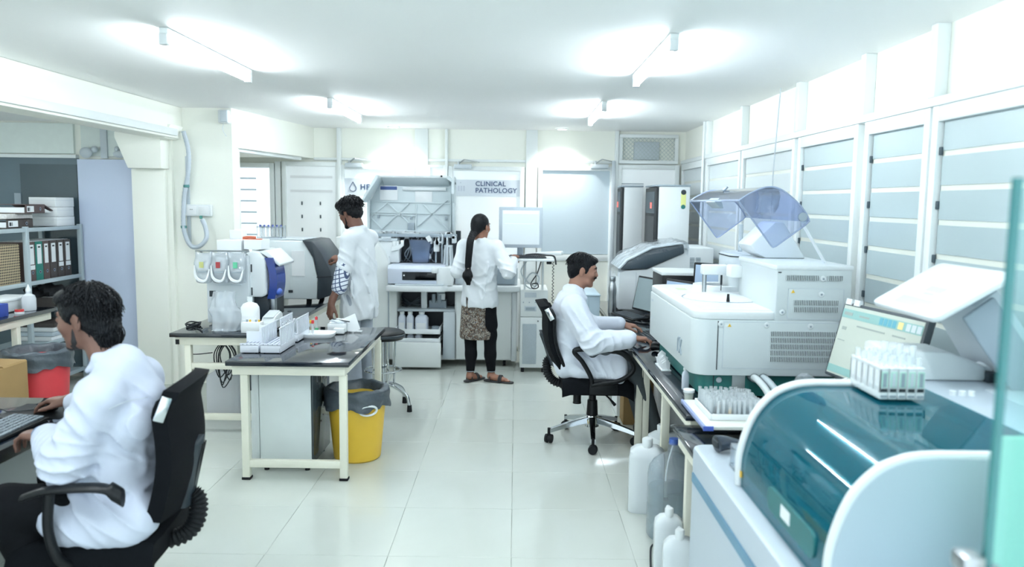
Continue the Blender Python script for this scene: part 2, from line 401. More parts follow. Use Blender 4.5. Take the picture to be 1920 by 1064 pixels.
# door 2: drop sign
d = struct('door_2', frame(MB(), -1.95, -1.20, 0, 2.07), ALU)
struct('glass_pane', MB().box(-1.95, -1.20, YB - .03, YB - .01, .05, 2.07), FROST, d)
struct('sign_film', MB().box(-1.95, -1.20, YB - .034, YB - .031, 1.78, 1.97), BAND, d)
drop = spline([(-1.855, YB - .038, 1.93), (-1.875, YB - .038, 1.895), (-1.892, YB - .038, 1.86), (-1.885, YB - .038, 1.835), (-1.855, YB - .038, 1.822), (-1.825, YB - .038, 1.835), (-1.818, YB - .038, 1.86), (-1.835, YB - .038, 1.895), (-1.855, YB - .038, 1.93)], 5)
struct('drop_symbol', MB().tube(drop, .0035, 6), NAVY, d)
struct('sign_lettering', text_mb('HE', .085, at(-1.772, YB - .037, 1.845) @ FACE_CAM, bold=.0016, spacing=1.1), NAVY, d)
closer(d, -1.93, 2.09)
struct('trim_4', MB().box(-1.15, -1.0, YB - .04, YB, 0, CEIL, .006), ALU)
w = struct('window_narrow', frame(MB(), -.97, -.83, .9, 2.1, .03), ALU)
struct('glass_pane', MB().box(-.97, -.83, YB - .03, YB - .01, .9, 2.1), FROST, w)
struct('trim_5', MB().box(-.805, -.775, YB - .07, YB, 0, CEIL, .004), ALU)
# door 3: clinical pathology
d = struct('door_3', frame(MB(), -.72, .045, 0, 2.07), ALU)
struct('glass_pane', MB().box(-.72, .045, YB - .03, YB - .01, .05, 2.07), FROST, d)
struct('sign_film', MB().box(-.72, .045, YB - .034, YB - .031, 1.785, 1.97), BAND, d)
struct('sign_lettering', text_mb('CLINICAL', .076, at(-.462, YB - .037, 1.90) @ FACE_CAM, bold=.0012, spacing=1.06), NAVY, d)
struct('sign_lettering', text_mb('PATHOLOGY', .076, at(-.462, YB - .037, 1.825) @ FACE_CAM, bold=.0012, spacing=1.06), NAVY, d)
ic = MB()
for q in range(3): ic.box(-.66 + .03 * q, -.642 + .03 * q, YB - .037, YB - .034, 1.84, 1.9)
ic.ball((-.63, YB - .036, 1.935), (.008, .002, .008), 10, 6)
struct('sign_symbol', ic, mat('faint_sign_ink', (196, 204, 216), .6), d)
closer(d, -.70, 2.09)
struct('trim_6', MB().box(.11, .24, YB - .05, YB, 0, CEIL, .006), ALU)
# door 4: blank frosted glass over a lower panel
d = struct('door_4', frame(MB(), .30, 1.065, 0, 2.085), ALU)
struct('glass_pane', MB().box(.30, 1.065, YB - .03, YB - .012, 1.14, 2.085), FROSTB, d)
struct('glass_gasket', MB().box(.295, 1.07, YB - .028, YB - .01, 1.135, 2.09), mat('grey_gasket', (150, 166, 172), .6), d)
struct('mid_rail', MB().box(.30, 1.065, YB - .055, YB - .01, 1.06, 1.13, .004), ALU, d)
struct('lower_panel', MB().box(.30, 1.065, YB - .03, YB - .01, .1, 1.06), WALL, d)
closer(d, .84, 2.11)
struct('trim_7', MB().box(1.115, 1.155, YB - .07, YB, 0, CEIL, .004), ALU)
# right bay: window below, wire mesh ventilator above
w = struct('window_bay', frame(MB(), 1.20, 1.80, .9, 2.11), ALU)
struct('glass_pane', MB().box(1.20, 1.80, YB - .03, YB - .01, .9, 2.11), FROST, w)
struct('film_line', MB().box(1.2, 1.45, YB - .034, YB - .03, 1.94, 1.95), MID_GREY, w)
v = struct('ventilator', MB().box(1.16, 1.83, YB - .05, YB, 2.46, 2.5, .004).box(1.16, 1.83, YB - .05, YB, 2.17, 2.21, .004).box(1.16, 1.2, YB - .05, YB, 2.21, 2.46).box(1.79, 1.83, YB - .05, YB, 2.21, 2.46), ALU)
lat = MB()
for k in range(-7, 20):
    for sgn in (1, -1):
        a = 1.2 + k * .045; b = a + sgn * .25
        p = [(a, 2.21), (b, 2.46)]
        q = []
        for t in (0, 1): q.append(p[t])
        (xa, za), (xb, zb) = q
        def clip(x, xo, zo, xi, zi):
            return x, zo + (zi - zo) * (x - xo) / (xi - xo)
        if max(xa, xb) < 1.21 or min(xa, xb) > 1.78: continue
        A, B_ = (xa, za), (xb, zb)
        for lo in (1.2, 1.79):
            if (A[0] < lo) != (B_[0] < lo) and lo == 1.2:
                c = clip(1.2, *A, *B_); A, B_ = (c, B_) if A[0] < 1.2 else (A, c)
            if (A[0] > lo) != (B_[0] > lo) and lo == 1.79:
                c = clip(1.79, *A, *B_); A, B_ = (c, B_) if A[0] > 1.79 else (A, c)
        lat.bar((A[0], YB - .035 + .003 * sgn, A[1]), (B_[0], YB - .035 + .003 * sgn, B_[1]), .004, .004)
o = struct('wire_mesh', lat, mat('mesh_wire', (176, 190, 188), .5), v); o['kind'] = 'stuff'
struct('louvre_box', MB().box(1.33, 1.62, YB - .03, YB, 2.215, 2.42, .01).cyl((1.5, YB - .032, 2.40), (1.5, YB - .02, 2.40), .014, n=10), GREY_PLASTIC, v)
# upper cream panels' rail
struct('trim_8', MB().box(-2.3, 1.16, YB - .03, YB, 2.17, 2.2, .003), ALU)
# conduit with clamps down the right end of the door 4 bay
struct('trim_9', MB().box(1.08, 1.12, YB - .1, YB - .07, .2, 2.2, .006), GREY_PLASTIC)
# --- aluminium window wall on the right
PANE = mat('clear_warm_pane', (226, 229, 219), .22, var=.02)
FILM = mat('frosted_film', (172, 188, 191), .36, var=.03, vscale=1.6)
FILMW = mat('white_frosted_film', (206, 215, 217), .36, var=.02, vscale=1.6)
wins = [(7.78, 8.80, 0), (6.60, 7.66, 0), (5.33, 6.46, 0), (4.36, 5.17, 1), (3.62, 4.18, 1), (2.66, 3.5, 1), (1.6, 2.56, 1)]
for k, (ya, yb, big) in enumerate(wins):
    w = struct('window_%d' % (k + 1), MB().box(XR - .05, XR, ya - .05, ya, .85, 2.17, .004).box(XR - .05, XR, yb, yb + .05, .85, 2.17, .004)
               .box(XR - .05, XR, ya, yb, 2.10, 2.17, .004).box(XR - .05, XR, ya, yb, .85, .92, .004), ALU)
    struct('gasket', MB().box(XR - .018, XR - .002, ya, yb, .92, 2.10), HOLE, w)
    struct('glass_pane', MB().box(XR - .022, XR - .006, ya + .008, yb - .012, .925, 2.092), PANE, w)
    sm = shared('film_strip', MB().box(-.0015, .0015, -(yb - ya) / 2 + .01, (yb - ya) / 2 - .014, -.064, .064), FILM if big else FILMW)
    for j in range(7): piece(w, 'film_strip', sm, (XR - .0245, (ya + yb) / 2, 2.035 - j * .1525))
    cm = shared('glazing_clip', MB().box(-.006, .006, -.012, .012, -.018, .018, .003), HOLE)
    if big:
        for j in range(5): piece(w, 'glazing_clip', cm, (XR - .03, yb - .004, 1.97 - j * .24))
struct('trim_10', MB().box(XR - .06, XR, 1.5, 8.85, 2.17, 2.21, .004), ALU)
for k, y in enumerate((7.72, 6.53, 5.25, 4.27, 3.56, 2.61)):
    struct('trim_%d' % (11 + k), MB().box(XR - .06, XR, y - .03, y + .03, 2.21, CEIL, .004), ALU)
    struct('trim_%d' % (21 + k), MB().box(XR - .06, XR, y - .03, y + .03, 0, .86, .004), ALU)
struct('trim_31', MB().box(XR - .03, XR, 1.5, 8.85, 0, .84), WALL)
struct('trim_32', MB().tube([(XR - .07, 7.75, 0.3), (XR - .07, 7.75, CEIL)], .014, 8), ALU)
# thin cable hanging on the window wall
solo('hanging_wire', MB().tube(spline([(XR - .08, 5.52, CEIL), (XR - .085, 5.55, 2.2), (XR - .08, 5.6, 1.9), (XR - .085, 5.58, 1.5)], 6), .004, 6), GREY_PLASTIC, 'thin grey wire hanging down in front of the frosted windows', 'wire')
# --- switchboard, conduit and wall speaker on the left stub wall
t = thing('switchboard', 'white wall switchboard with sockets above the grey flexible conduit', 'switchboard', (-2.885, 7.06, 1.56))
part(t, 'box', MB().box(-3.0, -2.77, 7.045, 7.1, 1.56, 1.665, .006), WHITE_PLASTIC)
part(t, 'socket', MB().box(-2.985, -2.90, 7.04, 7.05, 1.575, 1.65, .004), PAPER)
part(t, 'socket', MB().box(-2.88, -2.79, 7.04, 7.05, 1.575, 1.65, .004), PAPER)
for dx in (-.955, -.945, -.935): part(t, 'socket_hole', MB().cyl((-2 + dx, 7.041, 1.62), (-2 + dx, 7.037, 1.62), .003, n=8), SLOT)
part(t, 'plug', MB().box(-2.865, -2.845, 7.02, 7.045, 1.535, 1.565, .003), mat('green_plug', (70, 140, 130), .5))
CONDUIT = mat('grey_flexible_conduit', (188, 199, 208), .5, var=.04)
pts = spline([(-2.99, 7.03, 2.32), (-2.955, 7.04, 2.15), (-2.965, 7.045, 1.95), (-3.005, 7.045, 1.75), (-3.02, 7.04, 1.5), (-3.0, 7.03, 1.38), (-2.94, 7.0, 1.29), (-2.86, 6.99, 1.29), (-2.80, 7.0, 1.36), (-2.81, 7.02, 1.45), (-2.845, 7.035, 1.53)], 12)
t = thing('flexible_conduit', 'grey corrugated conduit looping down beside the white switchboard', 'conduit', (-2.95, 7.05, 1.28))
part(t, 'hose', MB().tube(pts, [.019 + .0022 * (i % 2) for i in range(len(pts))], 10), CONDUIT)
for z, x in ((1.83, -2.985), (1.46, -3.02)): part(t, 'clamp', MB().lathe([(.022, -.012), (.026, -.01), (.026, .01), (.022, .012)], (x, 7.045, z), 14), mat('teal_clamp', (70, 130, 128), .5))
part(t, 'backing_rail', MB().bar((-2.99, 7.09, 1.3), (-2.99, 7.09, 2.1), .03, .012), GREY_PLASTIC)
t = thing('wall_speaker', 'small pale wall box high on the left stub wall', 'wall box', (-2.61, 7.05, 2.38))
part(t, 'body', MB().box(-2.68, -2.585, 7.03, 7.1, 2.395, 2.515, .014, seg=3), WHITE_PLASTIC)
part(t, 'front_cover', MB().box(-2.655, -2.59, 7.02, 7.035, 2.405, 2.505, .006), GREY_PLASTIC)
part(t, 'wire', MB().tube(spline([(-2.64, 7.06, 2.395), (-2.65, 7.07, 2.34), (-2.62, 7.07, 2.28)], 5), .003, 6), GREY_PLASTIC)
solo('junction_trunking', MB().prism([(-3.16, 2.24), (-3.06, 2.24), (-3.0, 2.36), (-3.16, 2.36)], 'y', 6.8, 7.06, .006), WALL, 'cream cable trunking end at the top of the pillar', 'trunking')
# ================================================================== tables and benches
GRANITE = mat('polished_black_granite', (26, 34, 44), .07, var=.5, vscale=120, coat=.4, ior=1.55)
def lab_table(label, x0, x1, y0, y1, z, legs, rails=(), over=.03, name='lab_table', th=.03, feet=True):
    t = thing(name, label, 'table', ((x0 + x1) / 2, (y0 + y1) / 2, 0))
    part(t, 'tabletop', MB().box(x0, x1, y0, y1, z - th, z, .004), GRANITE)
    w = .045; a, b, c, d = x0 + over, x1 - over, y0 + over, y1 - over
    za, zb = z - th - .06, z - th
    for p, q in (((a, c), (b, c)), ((a, d), (b, d))): part(t, 'apron', MB().box(p[0], q[0], p[1] - (w if p[1] == d else 0), p[1] + (0 if p[1] == d else w), za, zb, .003), CREAM_STEEL)
    for x in (a, b - w): part(t, 'apron', MB().box(x, x + w, c + w, d - w, za, zb, .003), CREAM_STEEL)
    for (x, y) in legs:
        lg = part(t, 'leg', MB().box(x, x + w, y, y + w, .012, za, .003), CREAM_STEEL)
        part(lg, 'foot', MB().box(x - .004, x + w + .004, y - .004, y + w + .004, 0, .016, .003), RUBBER)
    for p, q, zz in rails: part(t, 'rail', MB().bar((p[0], p[1], zz), (q[0], q[1], zz), .04, .045, .003), CREAM_STEEL)
    return t
# front table with the tube racks
lab_table('black-topped steel table with tube racks, above the yellow bin', -1.735, -.99, 4.56, 5.87, .75,
          [(-1.66, 4.60), (-1.06, 4.60), (-1.06, 5.79), (-1.66, 5.79)], [((-1.615, 4.622), (-1.06, 4.622), .10), ((-1.615, 5.81), (-1.06, 5.81), .10)])
# bench behind it along the left
bt = lab_table('long black-topped bench carrying the left analyzers', -2.49, -1.77, 5.50, 7.95, .75,
          [(-2.40, 5.54), (-1.85, 5.54), (-1.85, 7.86), (-2.40, 7.86)], [((-2.36, 5.565), (-1.85, 5.565), .12), ((-2.36, 5.565), (-1.85, 5.565), .5)])
part(bt, 'end_cap', MB().box(-2.455, -2.43, 5.522, 5.532, .665, .70), BLACK)
# left rear lab bench in the filing corner
lab_table('black-topped side bench beside the binder rack', -4.035, -3.62, 4.2, 6.05, .85, [(-3.70, 4.25), (-3.70, 5.6), (-4.0, 4.25), (-4.0, 5.6)], [((-3.98, 5.62), (-3.7, 5.62), .2)])
# desk of the man on the left
dk = thing('office_desk', 'glossy black-topped desk under the front left keyboard', 'desk', (-2.4, 2.75, 0))
part(dk, 'desktop', MB().box(-2.85, -1.965, 1.9, 3.66, .715, .75, .005), GRANITE)
part(dk, 'side_panel', MB().box(-2.8, -2.02, 3.58, 3.62, 0, .715, .003), CREAM_PLASTIC)
part(dk, 'side_panel', MB().box(-2.8, -2.02, 1.95, 1.99, 0, .715, .003), CREAM_PLASTIC)
part(dk, 'modesty_panel', MB().box(-2.78, -2.75, 1.99, 3.58, .12, .715), CREAM_PLASTIC)
part(dk, 'leg', MB().box(-2.07, -2.02, 2.66, 2.71, 0, .715, .003), CREAM_STEEL)
part(dk, 'edge_strip', MB().box(-1.966, -1.955, 1.9, 3.66, .70, .752, .003), BLACK)
# right bench
rb = lab_table('long black-topped bench under the monitors on the right', .80, 1.86, 3.5, 7.68, .75,
          [(.86, 3.62), (.86, 4.36), (.86, 5.30), (.908, 5.30), (.86, 7.56), (1.78, 3.62), (1.78, 7.56)], [((.88, 7.58), (1.8, 7.58), .12)])
rb2 = lab_table('short black-topped table between the bench and the teal-hooded analyzer', .735, 1.86, 2.985, 3.46, .715,
          [(.78, 3.36), (.78, 3.03), (1.78, 3.36), (1.78, 3.03)], over=.02)
# ------------------------------------------------------------------ office chairs (built facing +X, origin on the floor)
def arc_pts(c, r, a0, a1, n, ax='xz', off=0):
    o = []
    for i in range(n + 1):
        a = R(a0 + (a1 - a0) * i / n); u, w_ = r * math.cos(a), r * math.sin(a)
        o.append((c[0] + u, off, c[1] + w_) if ax == 'xz' else (c[0] + u, c[1] + w_, off))
    return o
def office_chair(label, loc, rz, arms, seat_z=.50, back_top=1.04, base_rot=0, lean=.11, group='black office chairs'):
    t = thing('office_chair', label, 'chair', loc, R(rz), group)
    def P(name, mb, m, p=None, **k): return part(p or t, name, mb, m, local=True, **k)
    hub = MB().lathe([(.032, .10), (.05, .105), (.052, .16), (.036, .185), (.03, .20)], n=20)
    P('hub', hub, CHROME)
    for k in range(5):
        a = R(base_rot + 72 * k); ca, sa = math.cos(a), math.sin(a)
        sec = MB(); n = 7; vs = []
        for i in range(n + 1):
            u = i / n; r = .03 + .29 * u; z = .155 - .045 * u - .02 * u * u; w_ = .026 - .009 * u; h = .022 - .009 * u
            for (dy, dz) in ((-w_, -h), (w_, -h), (w_ * .85, h), (0, h * 1.25), (-w_ * .85, h)):
                vs.append((r * ca - dy * sa, r * sa + dy * ca, z + dz))
        m5 = 5; fs = [(i * m5 + j, i * m5 + (j + 1) % m5, (i + 1) * m5 + (j + 1) % m5, (i + 1) * m5 + j) for i in range(n) for j in range(m5)]
        fs += [tuple(range(m5)), tuple(range(n * m5, n * m5 + m5))]
        lg = P('leg', sec.add(vs, fs), CHROME)
        cx, cy = .325 * ca, .325 * sa; b = R(base_rot + 72 * k + 70 + 25 * k)
        wd = Vector((math.cos(b), math.sin(b), 0)); cs = MB()
        ctr = Vector((cx, cy, .033))
        for sg in (-1, 1): cs.cyl(ctr + wd * (.008 * sg), ctr + wd * (.026 * sg), .033, .030, 18)
        cs.cyl(ctr + wd * .008, ctr - wd * .008, .026, n=14)
        cs.cyl((cx, cy, .05), (cx, cy, .11), .011, n=10)
        cs.prism([(.0, 0), (.0, 0)], 'x', 0, 0) if False else None
        P('caster', cs, RUBBER, lg)
    col = MB().cyl((0, 0, .19), (0, 0, .30), .042, .036, 20).cyl((0, 0, .30), (0, 0, seat_z - .09), .026, n=18)
    P('gas_column', col, BLACK)
    P('seat_plate', MB().box(-.14, .14, -.09, .09, seat_z - .10, seat_z - .065, .008).box(.02, .14, -.03, .03, seat_z - .13, seat_z - .09, .01), BLACK)
    P('tilt_knob', MB().cyl((-.12, -.1, seat_z - .11), (-.12, -.1, seat_z - .19), .028, n=16).cyl((-.12, -.1, seat_z - .19), (-.12, -.1, seat_z - .2), .03, n=16), BLACK)
    P('tilt_lever', MB().tube([(.03, -.1, seat_z - .09), (.10, -.2, seat_z - .14), (.13, -.25, seat_z - .17)], [.006, .006, .012], 8), BLACK)
    # cushion: a dished slab with a waterfall front
    def seat(u, v):
        x = -.235 + .50 * u; w_ = .245 * (1 - .10 * abs(u - .5) ** 2 * 4 * .6); y = (2 * v - 1) * w_
        e = max(abs(2 * v - 1), 0); z = seat_z + .012 * e ** 2 - .045 * max(0, u - .78) / .22 * max(0, u - .78) / .22 - .02 * max(0, .12 - u) / .12
        z -= .045 * max(0, e - .86) / .14 * max(0, e - .86) / .14
        return (x, y, z)
    P('seat', MB().sheet(seat, 18, 18, .075), FABRIC, angle=60)
    P('seat_pan', MB().box(-.21, .22, -.215, .215, seat_z - .085, seat_z - .06, .01), BLACK)
    # backrest: curved padded slab leaning back
    bz0 = seat_z + .07; H = back_top - bz0
    def back_xy(u, v):
        y = (2 * u - 1) * (.215 - .02 * abs(2 * v - 1) ** 3); c = (2 * u - 1) ** 2
        x = -.235 - lean * v + .035 * c - .03 * math.sin(math.pi * min(v * 1.3, 1)) + .045 * max(0, v - .82) / .18 * -.6
        return x, y, bz0 + H * v + (-.02 * c if v > .9 else 0)
    def back(u, v): return back_xy(u, v)
    P('backrest', MB().sheet(back, 16, 18, (.055, 0, .008)), FABRIC, angle=60)
    rim = MB(); loop = []
    for i in range(13): loop.append(back_xy(0, .04 + .92 * i / 12))
    P('edge_trim', MB().tube([(x - .012, y, z) for x, y, z in loop], .014, 8), BLACK)
    strip = MB()
    for sg in (0, 1):
        p, q = back_xy(sg, .55 + .2), back_xy(sg, .96)
        strip = MB().bar((p[0] - .026, p[1] + (.012 if sg else -.012), p[2]), (q[0] - .026, q[1] + (.012 if sg else -.012), q[2]), .008, .036, .003)
        P('edge_plate', strip, CHROME, label='shiny metal strip on the backrest edge')
    # plastic spine cover and bellows
    sp = MB(); c0 = back_xy(.5, .02); c1 = back_xy(.5, .52)
    def cover(u, v):
        a = 2 * u - 1; w_ = .055 * math.sqrt(max(0, 1 - max(0, (v - .82) / .18) ** 2)) + .002
        x = c0[0] + (c1[0] - c0[0]) * v - .062 - .016 * (1 - a * a); return (x, a * w_, c0[2] - .02 + (c1[2] - c0[2] + .02) * v)
    P('spine_cover', MB().sheet(cover, 10, 16, (-.02, 0, 0)), DARK_GREY, angle=60)
    g = MB()
    for sg in (-1, 0, 1):
        g.bar((c0[0] - .08, .022 * sg, c0[2] + .02), (c0[0] + (c1[0] - c0[0]) * .9 - .08, .022 * sg, c1[2] - .03), .004, .004)
    P('spine_groove', g, BLACK)
    bp = spline([(-.02, 0, seat_z - .085), (-.16, 0, seat_z - .09), (-.27, 0, seat_z - .07), (-.325, 0, seat_z - .01), (-.335, 0, seat_z + .07), (c0[0] - .075, 0, c0[2] + .02)], 14)
    rs = [.030 + (.006 if i % 3 == 1 else -.002) for i in range(len(bp))]
    P('bellows', MB().tube(bp, rs, 14), RUBBER, angle=60)
    for sg in (-1, 1):
        y = .27 * sg
        if arms == 'pad':
            pad = spline([(-.16, y, seat_z + .19), (-.1, y, seat_z + .225), (0, y, seat_z + .23), (.1, y, seat_z + .222), (.17, y, seat_z + .20)], 6)
            mb = MB(); vs = []; n = len(pad)
            for i, p in enumerate(pad):
                w_ = .032 - .008 * abs(2 * i / (n - 1) - 1) ** 2; h = .018 + (.016 if i < 5 else 0) - .006 * (i / n)
                for k in range(10):
                    a = 2 * math.pi * k / 10; vs.append((p.x, p.y + w_ * math.cos(a), p.z + h * math.sin(a)))
            fs = [(i * 10 + j, i * 10 + (j + 1) % 10, (i + 1) * 10 + (j + 1) % 10, (i + 1) * 10 + j) for i in range(n - 1) for j in range(10)] + [tuple(range(10)), tuple(range(n * 10 - 10, n * 10))]
            ar = P('armrest', mb.add(vs, fs), BLACK, angle=60)
            P('arm_post', MB().tube(spline([(.08, y, seat_z + .215), (.09, y, seat_z + .08), (.06, y * .98, seat_z - .03), (.02, y * .75, seat_z - .08)], 6), .018, 10), BLACK, ar)
        else:
            lp = spline([(-.03, y * .86, seat_z - .075), (-.04, y, seat_z + .02), (-.10, y, seat_z + .13), (-.16, y, seat_z + .205), (-.10, y, seat_z + .225), (.05, y, seat_z + .222), (.17, y, seat_z + .20), (.245, y, seat_z + .12), (.235, y, seat_z + .06), (.15, y, seat_z + .005), (.03, y, seat_z - .015), (-.03, y * .95, seat_z - .03)], 7)
            ar = P('armrest', MB().tube(lp, [.016 + .006 * max(0, math.sin(math.pi * (i / len(lp) - .25) * 2)) * (1 if .25 < i / len(lp) < .6 else 0) for i in range(len(lp))], 10), BLACK, angle=60)
            P('arm_bracket', MB().box(-.05, .15, y * .93 - .012, y * .93 + .012, seat_z - .10, seat_z + .01, .008), BLACK, ar)
    return t
office_chair('black office chair with chrome base under the man at the right bench', (.575, 5.5, 0), 0, 'loop', seat_z=.50, back_top=1.03, base_rot=-22)
office_chair('black office chair with flat armrest, nearest the camera at left', (-1.545, 2.84, 0), 187, 'pad', lean=.055, seat_z=.49, back_top=1.06, base_rot=20)
# ------------------------------------------------------------------ stool
t = thing('lab_stool', 'round black stool with chrome legs behind the yellow bin', 'stool', (-1.08, 6.28, 0))
part(t, 'seat', MB().lathe([(.0, .66), (.15, .66), (.178, .645), (.182, .615), (.165, .59), (.0, .588)], (-1.08, 6.28, 0), 32), BLACK)
part(t, 'seat_trim', MB().lathe([(.181, .612), (.186, .618), (.186, .63), (.181, .636)], (-1.08, 6.28, 0), 32, cap=False), DARK_GREY)
part(t, 'column', MB().cyl((-1.08, 6.28, .2), (-1.08, 6.28, .59), .022, n=16).cyl((-1.08, 6.28, .16), (-1.08, 6.28, .36), .03, n=16), CHROME)
for k in range(5):
    a = R(-20 + 72 * k); c, s_ = math.cos(a), math.sin(a)
    lg = part(t, 'leg', MB().tube(spline([(-1.08 + .03 * c, 6.28 + .03 * s_, .22), (-1.08 + .12 * c, 6.28 + .12 * s_, .19), (-1.08 + .22 * c, 6.28 + .22 * s_, .13), (-1.08 + .245 * c, 6.28 + .245 * s_, .04)], 5), .014, 10), CHROME)
    part(lg, 'rubber_foot', MB().cyl((-1.08 + .245 * c, 6.28 + .245 * s_, 0), (-1.08 + .245 * c, 6.28 + .245 * s_, .055), .022, .018, 14), RUBBER)
part(t, 'foot_ring', MB().tube([(-1.08 + .15 * math.cos(R(12 * k)), 6.28 + .15 * math.sin(R(12 * k)), .33) for k in range(30)], .008, 8, closed=True), CHROME)
for k in range(5):
    a = R(16 + 72 * k); part(t, 'upright', MB().cyl((-1.08 + .09 * math.cos(a), 6.28 + .09 * math.sin(a), .2), (-1.08 + .1 * math.cos(a), 6.28 + .1 * math.sin(a), .59), .009, n=8), CHROME)
# ------------------------------------------------------------------ bins with liners
LINER = mat('dark_grey_bin_liner', (74, 84, 92), .38, var=.2, vscale=10, bump=.5, bscale=26)
def bin_(label, x, y, h, r0, r1, m, handle, nm):
    t = thing('waste_bin', label, 'bin', (x, y, 0))
    body = MB().lathe([(0, .008), (r0 - .012, .0), (r0, .012), (r0 + (r1 - r0) * .5, h * .5), (r1, h), (r1 + .012, h + .004), (r1 + .012, h - .02)], (x, y, 0), 40)
    part(t, 'bucket', body, m)
    def lin_(u, v):
        a = 2 * math.pi * u; q = math.sin(a * 5 + 1) * .5 + math.sin(a * 11 + 2) * .3 + math.sin(a * 17) * .2
        if v < .45:                                       # outside skirt
            s_ = v / .45; r = r1 + .02 + .012 * q * (1 - s_) + .004 * math.sin(s_ * 9 + 4 * a); z = h - (.085 + .02 * q) * (1 - s_) + .028 * s_
        elif v < .6:
            s_ = (v - .45) / .15; r = r1 + .02 - .05 * s_; z = h + .028 + .012 * math.sin(math.pi * s_) + .008 * q
        else:
            s_ = (v - .6) / .4; r = (r1 - .03) * (1 - s_ ** 1.3 * .92) + .012 * q * (1 - s_); z = h + .028 - .2 * s_ ** .7 + .012 * math.sin(7 * a + 8 * s_)
        return (x + r * math.cos(a), y + r * math.sin(a), z)
    part(t, 'liner', MB().grid(lin_, 72, 26, closed_u=True), LINER, angle=70, fix=False)
    if handle:
        hp = []
        for k in range(20):
            a = 2 * math.pi * k / 20; q = R(-58) + .28 * math.cos(a) * 1.0
            hp.append((x + (r1 + .016) * math.cos(q), y + (r1 + .016) * math.sin(q), h - .085 + .03 * math.sin(a)))
        part(t, 'handle', MB().tube(hp, .0075, 8, closed=True), WHITE_PLASTIC)
    return t
YELLOW = mat('yellow_plastic', (226, 186, 60), .42, var=.06)
bin_('yellow plastic waste bin with dark liner beside the front table', -1.045, 5.06, .45, .155, .195, YELLOW, True, 'y')
bin_('red plastic waste bin with dark liner under the side bench', -3.42, 5.45, .60, .17, .21, mat('red_plastic', (206, 62, 70), .45, var=.08), False, 'r')
CARD = mat('brown_cardboard', (150, 122, 78), .8, var=.06, vscale=14, bump=.05)
t = thing('cardboard_box', 'brown cardboard carton beside the red bin', 'box', (-3.55, 4.85, 0))
part(t, 'carton', MB().box(-3.85, -3.27, 4.6, 5.1, 0, .62, .004), CARD)
part(t, 'flap', MB().prism([(-3.85, .62), (-3.27, .62), (-3.28, .626), (-3.85, .632)], 'y', 4.6, 4.84), CARD)
part(t, 'flap', MB().prism([(-3.85, .62), (-3.27, .62), (-3.28, .63), (-3.85, .64)], 'y', 4.86, 5.1), CARD)
part(t, 'fold_line', MB().bar((-3.85, 4.598, .46), (-3.27, 4.598, .48), .003, .004), mat('light_card_edge', (214, 190, 142), .8))
# ------------------------------------------------------------------ small white cabinet under the front table
t = thing('small_fridge', 'white cabinet with glossy dark side under the front table', 'fridge', (-1.43, 4.99, 0))
part(t, 'cabinet', MB().box(-1.60, -1.275, 4.76, 5.2, .045, .685, .004), mat('pale_cabinet_paint', (222, 230, 230), .4))
part(t, 'dark_side', MB().box(-1.275, -1.262, 4.765, 5.2, .05, .68, .002), mat('glossy_dark_panel', (62, 72, 76), .07))
part(t, 'door', MB().box(-1.655, -1.605, 4.765, 5.2, .06, .70, .006), WHITE_PLASTIC)
part(t, 'door_handle', MB().box(-1.672, -1.65, 4.76, 4.80, .52, .67, .004), DARK_GREY)
for x in (-1.57, -1.31):
    for y in (4.79, 5.17): part(t, 'foot', MB().cyl((x, y, 0), (x, y, .05), .016, n=10), RUBBER)
# ------------------------------------------------------------------ binder rack in the filing corner
RACK = mat('pale_grey_rack_steel', (172, 186, 192), .45, var=.05)
t = thing('steel_rack', 'pale grey steel shelving rack holding the binders', 'rack', (-4.25, 6.6, 0))
X0, X1, Y0, Y1 = -4.42, -4.06, 5.7, 7.2
for (x, y) in ((X0, Y0), (X1, Y0), (X0, Y1), (X1, Y1), (X1, 6.40)):
    part(t, 'upright', MB().box(x - .018, x + .018, y - .018, y + .018, 0, 1.47, .002), RACK)
for z in (.12, .45, .74, 1.0, 1.45):
    part(t, 'shelf', MB().box(X0, X1 - .012, Y0 + .02, Y1 - .02, z - .012, z, .002), RACK)
    part(t, 'shelf_lip', MB().box(X1 - .012, X1 + .012, Y0 + .02, Y1 - .02, z - .025, z + .008, .002), RACK)
BROWN = mat('brown_binder_board', (92, 76, 74), .6, var=.15, vscale=60)
GREENB = mat('green_binder_board', (40, 124, 112), .6, var=.2, vscale=60)
DARKB = mat('charcoal_binder_board', (74, 68, 66), .6, var=.15, vscale=60)
PATB = mat('tan_patterned_board', (176, 160, 130), .65)
n_, L_, p_ = tree(PATB)
vo = n_.new('ShaderNodeTexVoronoi'); vo.inputs['Scale'].default_value = 46; vo.inputs['Randomness'].default_value = .0
tc = n_.new('ShaderNodeTexCoord'); L_.new(tc.outputs['Object'], vo.inputs['Vector'])
cr = n_.new('ShaderNodeValToRGB'); cr.color_ramp.elements[0].position = .34; cr.color_ramp.elements[0].color = (*lin((66, 58, 52)), 1); cr.color_ramp.elements[1].position = .44; cr.color_ramp.elements[1].color = (*lin((186, 170, 138)), 1)
L_.new(vo.outputs['Distance'], cr.inputs[0]); L_.new(cr.outputs[0], p_.inputs['Base Color'])
RING = mat('ring_metal', (196, 200, 204), .25, 1)
